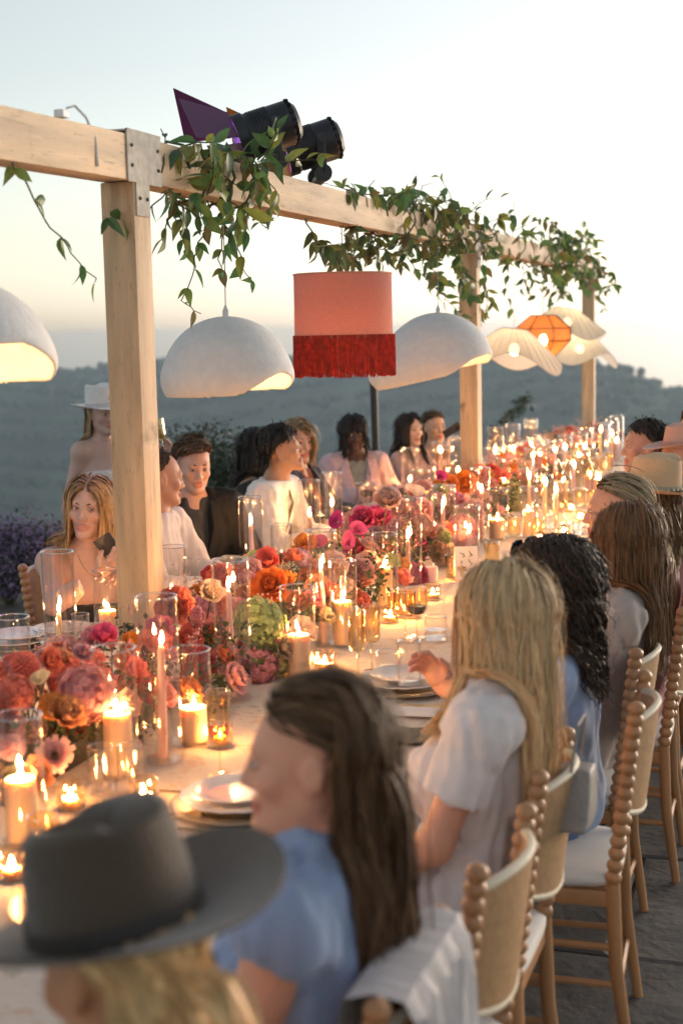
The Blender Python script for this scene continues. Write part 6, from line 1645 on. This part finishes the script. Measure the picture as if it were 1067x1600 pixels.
rest_arms(p, fwd=0.34); p.scalp = (0.09, 0.05, 0.025); p.build_body(0.008, 0.012); p.hair((0.11, 0.050, 0.020), (0.26, 0.13, 0.055), 3600, 0.42, 'down', part=0.1, back=0.05, wave=0.005, wfreq=24, rad=0.0015, thick=0.016, face_free=True, grav=0.5)
p.garment('blouse', cloth('beige_blouse', (0.50, 0.40, 0.35)), 0.02, 1.35, neck=0.5, wrinkle=0.008); p.garment('trousers', cloth('floral_trousers', (0.42, 0.36, 0.36), var=0.3, scale=30), sleeves=0, torso=False, legs='full')
p = Person('person with fair hair pinned in a low bun, leaning forward in a deep pink knit', (962, 800), -0.665, lk(-0.92, -0.25), RIGHT, -0.02, skin=ROSY)
rest_arms(p, fwd=0.32); p.scalp = (0.2, 0.13, 0.07); p.hle = [31, 30, 24, 12, -28, -42]; p.build_body(0.0065, 0.012); p.eyes((0, 0), 0.45, (0.12, 0.07, 0.04)); p.hair((0.24, 0.16, 0.09), (0.46, 0.34, 0.20), 900, 0.20, 'back', bun=(0, -0.125, -0.005), grav=0.04, rad=0.0026, thick=0.012, steps=16); p.bun((0, -0.125, -0.005), 0.042, (0.30, 0.2, 0.11))
p.garment('knit', cloth('deep_pink_knit', (0.34, 0.10, 0.12), bump=0.9, bscale=90), 0.018, 1.8, neck=0.15, wrinkle=0.005); p.garment('trousers', BLACKC, sleeves=0, torso=False, legs='full')
p = Person('person in a wide beige felt hat and brown leather jacket, at the right edge', (1018, 784), -0.60, lk(-0.72, -0.62), RIGHT, 0.07, skin=TAN, pitch=-3)
rest_arms(p, fwd=0.34); p.scalp = (0.08, 0.05, 0.03); p.build_body(0.008, 0.012); p.hair((0.13, 0.075, 0.035), (0.22, 0.13, 0.06), 800, 0.26, 'down', back=0.6, wave=0.006, rad=0.0028, maxel=12, thick=0.008)
p.hat(cloth('beige_felt', (0.66, 0.44, 0.26), scale=8, bscale=120), 0.20, 0.125, (0.14, 0.0), mat('hat_ribbon', (0.42, 0.36, 0.27), 0.6), 0.05, 0.022, 0.036, 1.0, bead=True)
p.garment('jacket', mat('brown_leather', (0.17, 0.075, 0.05), 0.4, var=0.15, scale=12, bump=0.25, bscale=60), 0.024, 1.9, neck=0.1, wrinkle=0.006); p.garment('scarf', cloth('cream_scarf', (0.52, 0.40, 0.22)), 0.03, 0, hem=0.40, neck=0.5, wrinkle=0.008); p.garment('trousers', cloth('tan_trousers', (0.3, 0.22, 0.15)), sleeves=0, torso=False, legs='full')
p = Person('person with short dark hair and light blue shirt, reaching over the table from the right', (1006, 698), -0.80, lk(-1.0, 0.05), RIGHT, -0.12, female=False, skin=(0.55, 0.30, 0.22))
hp = on_x(962, 738, -1.12)
p.arm(-1, hp, -UP - RIGHT * 0.3 + np.array([0, -.3, 0]), hdir=RIGHT * 1.0 + UP * 0.1 + np.array([0, 0.25, 0]), palm=np.array([0, 1.0, -0.4]), curl=0.12, spread=1.6, visible=True); rest_arms(p, keys=(1,), fwd=0.3)
p.scalp = (0.03, 0.02, 0.014); p.hle = [36, 36, 22, 6, -26, -36]; p.build_body(0.006, 0.012); p.eyes((0, 0), 0.5, (0.03, 0.02, 0.014)); p.hair((0.022, 0.015, 0.011), (0.05, 0.034, 0.024), 1100, 0.055, 'crop', grav=0.05, thick=0.016, rad=0.0024, steps=8)
p.garment('shirt', cloth('pale_blue_shirt', (0.32, 0.42, 0.62)), 0.016, 1.75, neck=0.2); p.collar(cloth('pale_blue_shirt')); p.garment('trousers', BLACKC, sleeves=0, torso=False, legs='full')
p = Person('person in a flat pink hat looking left, half cut by the right edge', (1066, 716), -0.58, lk(-0.95, 0.15), RIGHT, 0.08, skin=FAIR)
rest_arms(p, fwd=0.34); p.scalp = (0.05, 0.03, 0.02); p.build_body(0.006, 0.013); p.eyes((0, 0), 0.45); p.hair((0.05, 0.03, 0.02), (0.1, 0.06, 0.04), 700, 0.34, 'down', rad=0.003, back=0.5, maxel=14, thick=0.008)
p.hat(cloth('pink_felt', (0.62, 0.36, 0.29), scale=8), 0.17, 0.10, (0.05, 0.05), mat('pink_ribbon', (0.5, 0.25, 0.2), 0.6), 0.05, 0.02, 0.03); p.garment('top', cloth('rose_top', (0.5, 0.25, 0.25)), 0.013, 0.6, neck=-0.01); p.garment('trousers', BLACKC, sleeves=0, torso=False, legs='full')
p = Person('person with glasses beyond the pink hat, barely inside the right edge', (1094, 672), -0.52, lk(-1.0, 0.0), RIGHT, 0.1, skin=FAIR)
rest_arms(p, fwd=0.34); p.scalp = (0.2, 0.1, 0.05); p.build_body(0.007, 0.014); p.eyes((0, 0), 0.45); p.hair((0.22, 0.11, 0.05), (0.3, 0.17, 0.08), 600, 0.3, 'down', rad=0.003)
p.garment('top', BLACKC, 0.014, 1.9, neck=0.1); p.garment('trousers', BLACKC, sleeves=0, torso=False, legs='full')
# ---- left-hand row, nearest first
p = Person('person with long blonde hair and bare shoulders, frowning sideways, phone in hand', (141, 793), -2.74, lk(-0.14, 1.0), nrm(LEFT + np.array([0, -.35, 0])), -0.06, skin=(0.60, 0.37, 0.30), roll=5, pitch=-1, chest=nrm(LEFT * 0.7 + np.array([0, -.75, 0])), sw=0.165)
ph = on_x(166, 884, -2.52)
p.arm(1, ph - UP * 0.035 - RV * 0.03, p.r * 0.8 - UP * 0.9 , hdir=nrm(UP * 0.62 + RV * 0.75 + FV * 0.1), palm=nrm(FV * 0.6 - RV * 0.5 + UP * .4), curl=0.55, visible=True)
p.arm(-1, on_x(215, 905, -2.45), -UP + p.r * -0.3, hdir=nrm(UP * 0.3 - RV * 0.6 - FV * .5), palm=-UP, curl=0.4, visible=False)
p.lipc = (0.9, 0.62, 0.62); p.scalp = (0.33, 0.22, 0.12); p.build_body(0.0042, 0.010); p.roots = (0.22, 0.14, 0.08)
p.eyes((-0.55, 0.02), 0.75, (0.16, 0.09, 0.05), -0.003, 1.0, (0.85, 0.7, 0.75)); p.hair((0.58, 0.36, 0.16), (0.34, 0.19, 0.085), 1900, 0.40, 'down', part=0.02, back=0.55, wave=0.004, wfreq=22, rad=0.0021, thick=0.014, steps=26); p.earring(); p.necklace()
p.garment('top', cloth('black_top', (0.02, 0.017, 0.017)), 0.008, 0, strapless=-0.005); p.garment('trousers', BLACKC, sleeves=0, torso=False, legs='full')
t = thing('phone', 'phone in a spotted dark case held by the bare shouldered blonde', 'phone', tuple(on_x(176, 862, -2.5)), YAW)
Rph = Matrix.Rotation(radians(-32), 3, 'Y') @ Matrix.Rotation(radians(14), 3, 'X')
MB().box((0, 0, 0), (0.072, 0.009, 0.145), Rph, bev=0.004).build('case', mat('phone_case', (0.022, 0.024, 0.03), 0.35), t)
MB().box(Rph @ Vector((0, 0.0052, 0)), (0.066, 0.001, 0.138), Rph).build('screen', mat('phone_glass', (0.01, 0.012, 0.015), 0.08), t, smooth=False)
for i in range(9):
    a = Rph @ Vector((random.uniform(-.026, .026), -0.0052, random.uniform(-.06, .06))); MB().lathe([(0, 0.0), (0.006, 0.0), (0.006, 0.001), (0, 0.001)], 8, c=a, axis=Rph @ Matrix.Rotation(pi / 2, 3, 'X')).build('spot', mat('case_spot', (0.25, 0.28, 0.25), 0.5), t, smooth=False)
p = Person('person with thinning dark hair in a white shirt, half hidden by the front post', (251, 748), -2.78, lk(0.88, -0.40), LEFT, -0.1, female=False, skin=(0.55, 0.28, 0.18), pitch=-6)
rest_arms(p); p.scalp = None; p.build_body(0.006, 0.012); p.hle = [60, 56, 30, 8, -28, -38]; p.eyes((0, 0), .45, (0.08, 0.05, 0.03)); p.hair((0.05, 0.028, 0.016), (0.12, 0.07, 0.04), 1100, 0.035, 'crop', grav=0.05, thick=0.006, rad=0.0020, steps=6)
p.garment('shirt', WHITE, 0.016, 1.9, neck=0.2); p.collar(WHITE); p.garment('trousers', BLACKC, sleeves=0, torso=False, legs='full')
p = Person('person with short wavy brown hair in a black jacket, looking down with a faint smile', (303, 728), -2.86, lk(0.38, 0.92), nrm(LEFT + np.array([0, -.5, 0])), -0.05, female=False, skin=(0.60, 0.35, 0.27), pitch=-12, roll=2, chest=nrm(LEFT * .6 + np.array([0, -.8, 0])))
rest_arms(p, fwd=0.30, hand=True); p.lipc = (0.85, 0.55, 0.52); p.scalp = (0.07, 0.042, 0.025); p.hle = [31, 30, 20, 6, -26, -36]; p.build_body(0.0042, 0.011); p.eyes((0.1, -.25), 0.85, (0.07, 0.042, 0.025), 0.0, 0.5)
p.hair((0.075, 0.042, 0.022), (0.17, 0.10, 0.055), 1500, 0.088, 'swept', grav=0.06, thick=0.026, wave=0.006, wfreq=70, rad=0.0024, steps=12, lenvar=0.4)
p.garment('tee', cloth('charcoal_tee', (0.045, 0.045, 0.043)), 0.010, 0, neck=-0.01); p.garment('jacket', BLACKC, 0.026, 1.92, neck=0.0, v=(0.16, 0.085), wrinkle=0.006); p.lapels(BLACKC, 0.2); p.garment('trousers', BLACKC, sleeves=0, torso=False, legs='full')
p = Person('person with dark hair, white shirt and olive tie, in profile with chin up', (440, 704), -2.68, lk(1.0, 0.02), LEFT, -0.24, female=False, skin=(0.50, 0.28, 0.17), pitch=10)
rest_arms(p, fwd=0.30); p.scalp = (0.012, 0.010, 0.010); p.hle = [31, 29, 18, 2, -30, -40]; p.build_body(0.0052, 0.011); p.eyes((0, 0), 0.5, (0.012, 0.01, 0.01)); p.hair((0.010, 0.009, 0.010), (0.028, 0.022, 0.02), 1300, 0.075, 'crop', grav=0.06, thick=0.028, rad=0.0024, steps=10, wave=0.004, wfreq=60)
p.garment('shirt', cloth('crisp_white_shirt', (0.78, 0.77, 0.78)), 0.018, 1.93, neck=0.25, wrinkle=0.006); p.collar(cloth('crisp_white_shirt'), 0.04)
fr = nrm(np.cross(p.spine, p.r)); pts = [p.N + fr * 0.07 - UP * 0.01 - p.o, p.N + fr * 0.092 - UP * 0.07 - p.o, p.C + fr * 0.122 - p.o, p.W + fr * 0.135 - p.o, p.P + fr * 0.15 + UP * 0.08 - p.o]
MB().tube(pts, [0.016, 0.02, 0.028, 0.034, 0.03], 8, flat=0.35).build('tie', cloth('olive_tie', (0.13, 0.11, 0.055)), p.t); p.garment('trousers', cloth('brown_trousers', (0.12, 0.05, 0.03)), sleeves=0, torso=False, legs='full')
p = Person('person with long straight black hair, behind the man in the white shirt', (404, 704), -3.0, lk(0.80, -0.45), LEFT, 0.0, skin=OLV)
rest_arms(p); p.scalp = (0.01, 0.009, 0.01); p.build_body(0.0075, 0.014); p.hair((0.009, 0.008, 0.009), (0.02, 0.017, 0.018), 1000, 0.46, 'down', rad=0.003, back=0.5, face_free=True); p.garment('top', cloth('black_top'), 0.014, 1.9, neck=0.0); p.garment('trousers', BLACKC, sleeves=0, torso=False, legs='full')
p = Person('person with wavy blonde hair in a navy blazer, behind the man in the white shirt', (464, 692), -2.95, lk(0.55, 0.8), nrm(LEFT + np.array([0, -.2, 0])), 0.0, skin=FAIR)
rest_arms(p); p.scalp = (0.3, 0.22, 0.12); p.build_body(0.006, 0.013); p.eyes((0, 0), .45, (0.16, 0.1, 0.06)); p.hair((0.46, 0.33, 0.18), (0.26, 0.17, 0.09), 1100, 0.27, 'down', part=0.3, wave=0.011, wfreq=34, rad=0.003, thick=0.03, back=0.4)
p.garment('dress', cloth('rust_dress', (0.32, 0.08, 0.03)), 0.010, 0, neck=-0.02); p.garment('blazer', cloth('navy_wool', (0.025, 0.03, 0.06)), 0.024, 1.9, neck=0.0, v=(0.15, 0.085)); p.lapels(cloth('navy_wool'), 0.2); p.garment('trousers', BLACKC, sleeves=0, torso=False, legs='full')
p = Person('person with a black bob and fringe in a pale pink blazer', (553, 679), -3.02, lk(0.10, 1.0), nrm(LEFT + np.array([0, -.6, 0])), -0.02, skin=DEEP, roll=-4, chest=nrm(LEFT * .55 + np.array([0, -.85, 0])), sw=0.17)
rest_arms(p, fwd=0.3); p.lipc = (1.3, 0.75, 0.75); p.scalp = (0.01, 0.008, 0.008); p.build_body(0.005, 0.012); p.eyes((0.5, 0.05), 0.4, (0.01, 0.008, 0.008)); p.hair((0.009, 0.007, 0.007), (0.022, 0.016, 0.014), 1500, 0.26, 'fringe', fringe=0.085, rad=0.0026, thick=0.024, lenvar=0.08, grav=0.3)
p.garment('top', cloth('grey_satin', (0.28, 0.28, 0.24), rough=0.4), 0.010, 0, neck=-0.045); BLZ = cloth('pale_pink_wool', (0.66, 0.44, 0.46)); p.garment('blazer', BLZ, 0.026, 1.92, neck=0.0, v=(0.14, 0.075), wrinkle=0.006); p.lapels(BLZ, 0.18, 0.06); p.garment('trousers', BLZ, sleeves=0, torso=False, legs='full')
p = Person('person with long straight dark hair in a pale mauve top, looking right', (641, 672), -2.95, lk(0.60, 0.82), nrm(LEFT + np.array([0, -.3, 0])), -0.04, skin=(0.62, 0.40, 0.31))
rest_arms(p); p.lipc = (0.75, 0.4, 0.42); p.scalp = (0.014, 0.009, 0.008); p.build_body(0.005, 0.013); p.eyes((0.2, 0), 0.5, (0.02, 0.013, 0.01)); p.hair((0.013, 0.008, 0.007), (0.035, 0.022, 0.017), 1300, 0.42, 'down', back=0.5, rad=0.0026, thick=0.018); p.garment('top', cloth('mauve_top', (0.42, 0.28, 0.27)), 0.012, 1.9, neck=-0.02); p.garment('trousers', BLACKC, sleeves=0, torso=False, legs='full')
p = Person('person with brown hair pulled back, holding up a phone at the far left end', (679, 668), -2.92, lk(0.42, 0.9), nrm(LEFT + np.array([0, -.3, 0])), -0.04, skin=(0.56, 0.34, 0.23), roll=-3)
hp = on_x(702, 682, -2.62); p.arm(-1, hp - UP * 0.05, -UP + FV * .2, hdir=UP * 0.9 + RV * 0.2, palm=nrm(-RV + FV * .3), curl=0.5, visible=True); rest_arms(p, keys=(1,)); p.lipc = (0.8, 0.42, 0.42); p.scalp = (0.06, 0.036, 0.022); p.build_body(0.005, 0.013); p.eyes((0.1, 0), 0.5, (0.05, 0.03, 0.02)); p.hair((0.06, 0.035, 0.02), (0.13, 0.08, 0.045), 1000, 0.42, 'back', rad=0.0026, thick=0.012); p.garment('top', cloth('tan_knit', (0.34, 0.19, 0.11)), 0.010, 0.0, strapless=0.03); p.garment('trousers', BLACKC, sleeves=0, torso=False, legs='full')
q = on_x(706, 672, -2.61); t = thing('phone', 'black phone held up by the woman at the far left end', 'phone', tuple(q), YAW)
Rp2 = Matrix.Rotation(radians(58), 3, 'Y') @ Matrix.Rotation(radians(25), 3, 'Z'); MB().box((0, 0, 0), (0.07, 0.009, 0.145), Rp2, bev=0.004).build('case', mat('phone_case'), t); MB().box(Rp2 @ Vector((0.01, -0.0055, 0.04)), (0.03, 0.002, 0.035), Rp2, bev=0.0008).build('camera_bump', mat('phone_glass'), t)
# ---- standing guest behind the left row
p = Person('standing person in a white hat and strapless white dress, behind the front post', (160, 648), -4.05, lk(0.62, 0.72), nrm(RV * 0.6 - FV * 0.75), 0.0, skin=(0.58, 0.38, 0.31), stand=True)
p.P[2] = p.H[2] - 0.72; p.skeleton()
p.arm(1, p.sh[1] - UP * 0.50 - RV * 0.10 - FV * .02, -RV * 1.0 + FV * 0.3, hdir=nrm(-UP + RV * 0.3), palm=RV, curl=0.35, visible=True)
gq = on_x(258, 712, -3.78); p.arm(-1, gq - UP * 0.02, -UP + RV * 0.2, hdir=nrm(UP * 0.7 + RV * 0.3), palm=nrm(-RV * .3 - FV * 1.0), curl=0.75, visible=True)
p.scalp = (0.4, 0.3, 0.18); p.build_body(0.007, 0.012); p.eyes((0, 0), 0.45, (0.2, 0.13, 0.08)); p.hair((0.50, 0.37, 0.22), (0.36, 0.25, 0.14), 1500, 0.52, 'down', back=0.05, rad=0.0026, thick=0.012, maxel=20)
p.hat(cloth('white_felt', (0.74, 0.71, 0.68)), 0.168, 0.125, (0.0, 0.05), mat('white_ribbon', (0.55, 0.52, 0.52), 0.6), 0.05, 0.018, 0.026, 0.96, 0.9, emblem=-0.25)
p.garment('dress', cloth('white_satin', (0.70, 0.67, 0.66), rough=0.5), 0.010, 0, strapless=0.06, flow=0.05)
fl = glassware(G_FLUTE, 0, 0, 'champagne flute raised above the balding man, half full of pale wine', 'amber stemmed glasses', tuple(np.array(on_x(257, 712, -3.74))))
fl.rotation_euler = (0, radians(-8), 0)
dr = MB().lathe([(0, 0.099), (0.02, 0.103), (0.026, 0.118), (0.0268, 0.165), (0, 0.165)], 24).build('drink', white_wine, fl)
# glass held by the blonde in white
hg = np.array([-1.06, gp[1] + 0.0, 0.905]); glassware(G_TALL, 0, 0, 'clear tumbler lifted by the blonde in white', CG, tuple(hg))

# ------------------------------------------------------------------ things on the chairs
shawl_m = mat('striped_shawl', (0.56, 0.52, 0.52), 0.85, var=0.25, scale=5, stretch=(2, 16, 1), bump=0.4, bscale=30, sheen=0.2)
def shawl():
    V = []; F = []; n, m_ = 22, 16; x0, y0 = -0.575, 1.98
    for i in range(n + 1):
        u = i / n                                             # along the drop: front side up, over the top rail, down behind
        for j in range(m_ + 1):
            v = (j / m_ - 0.5) * 0.34
            fold = 0.012 * sin(j * 1.9 + 1.3 * sin(i * .4)) * (0.4 + u)
            if u < 0.25: z = 0.80 + u * 0.5; x = x0 - 0.06 + fold * .4
            elif u < 0.4: a = (u - 0.25) / 0.15 * pi; z = 0.925 + 0.022 * sin(a); x = x0 - 0.0 - 0.055 * cos(a)
            else: z = 0.92 - (u - 0.4) / 0.6 * (0.46 + 0.03 * sin(j * .8)); x = x0 + 0.058 + fold + 0.04 * (u - .4)
            V.append((x, y0 + v * (1 - 0.12 * u), z))
    for i in range(n):
        for j in range(m_): a = i * (m_ + 1) + j; F.append((a, a + 1, a + m_ + 2, a + m_ + 1))
    tag(MB().add(V, F).build('shawl', shawl_m), 'pale striped shawl draped over the chair of the brunette in blue', 'shawl')
shawl()
bg_ = on_x(900, 1240, -0.50)
t = thing('clutch_bag', 'small pale grey handbag hanging on the chair of the guest in blue', 'handbag', (bg_[0], bg_[1], bg_[2]))
g = SDF().ell((0, 0, 0), (0.030, 0.16, 0.14), None, 0.01)
def bagsh(P, D): d = np.maximum(np.abs(P[..., 1]) - 0.075 + 0.4 * (P[..., 2] + .03), np.abs(P[..., 2]) - 0.065); return np.maximum(D - 0.01, d)
V, F = g.mesh(0.008, np.array((-.06, -.13, -.1)), np.array((.06, .13, .1)), bagsh); link('pouch', np_mesh('pouch', V, F), mat('grey_leather', (0.30, 0.27, 0.25), 0.5, bump=0.3), t)
MB().tube([(0.0, -0.07, 0.07), (0.01, -0.05, 0.17), (0.01, 0.05, 0.17), (0, 0.07, 0.07)], 0.004, 6).build('strap', mat('grey_leather'), t)
MB().box((0.036, 0, 0.0), (0.006, 0.02, 0.012), bev=0.002).build('clasp', silver, t)
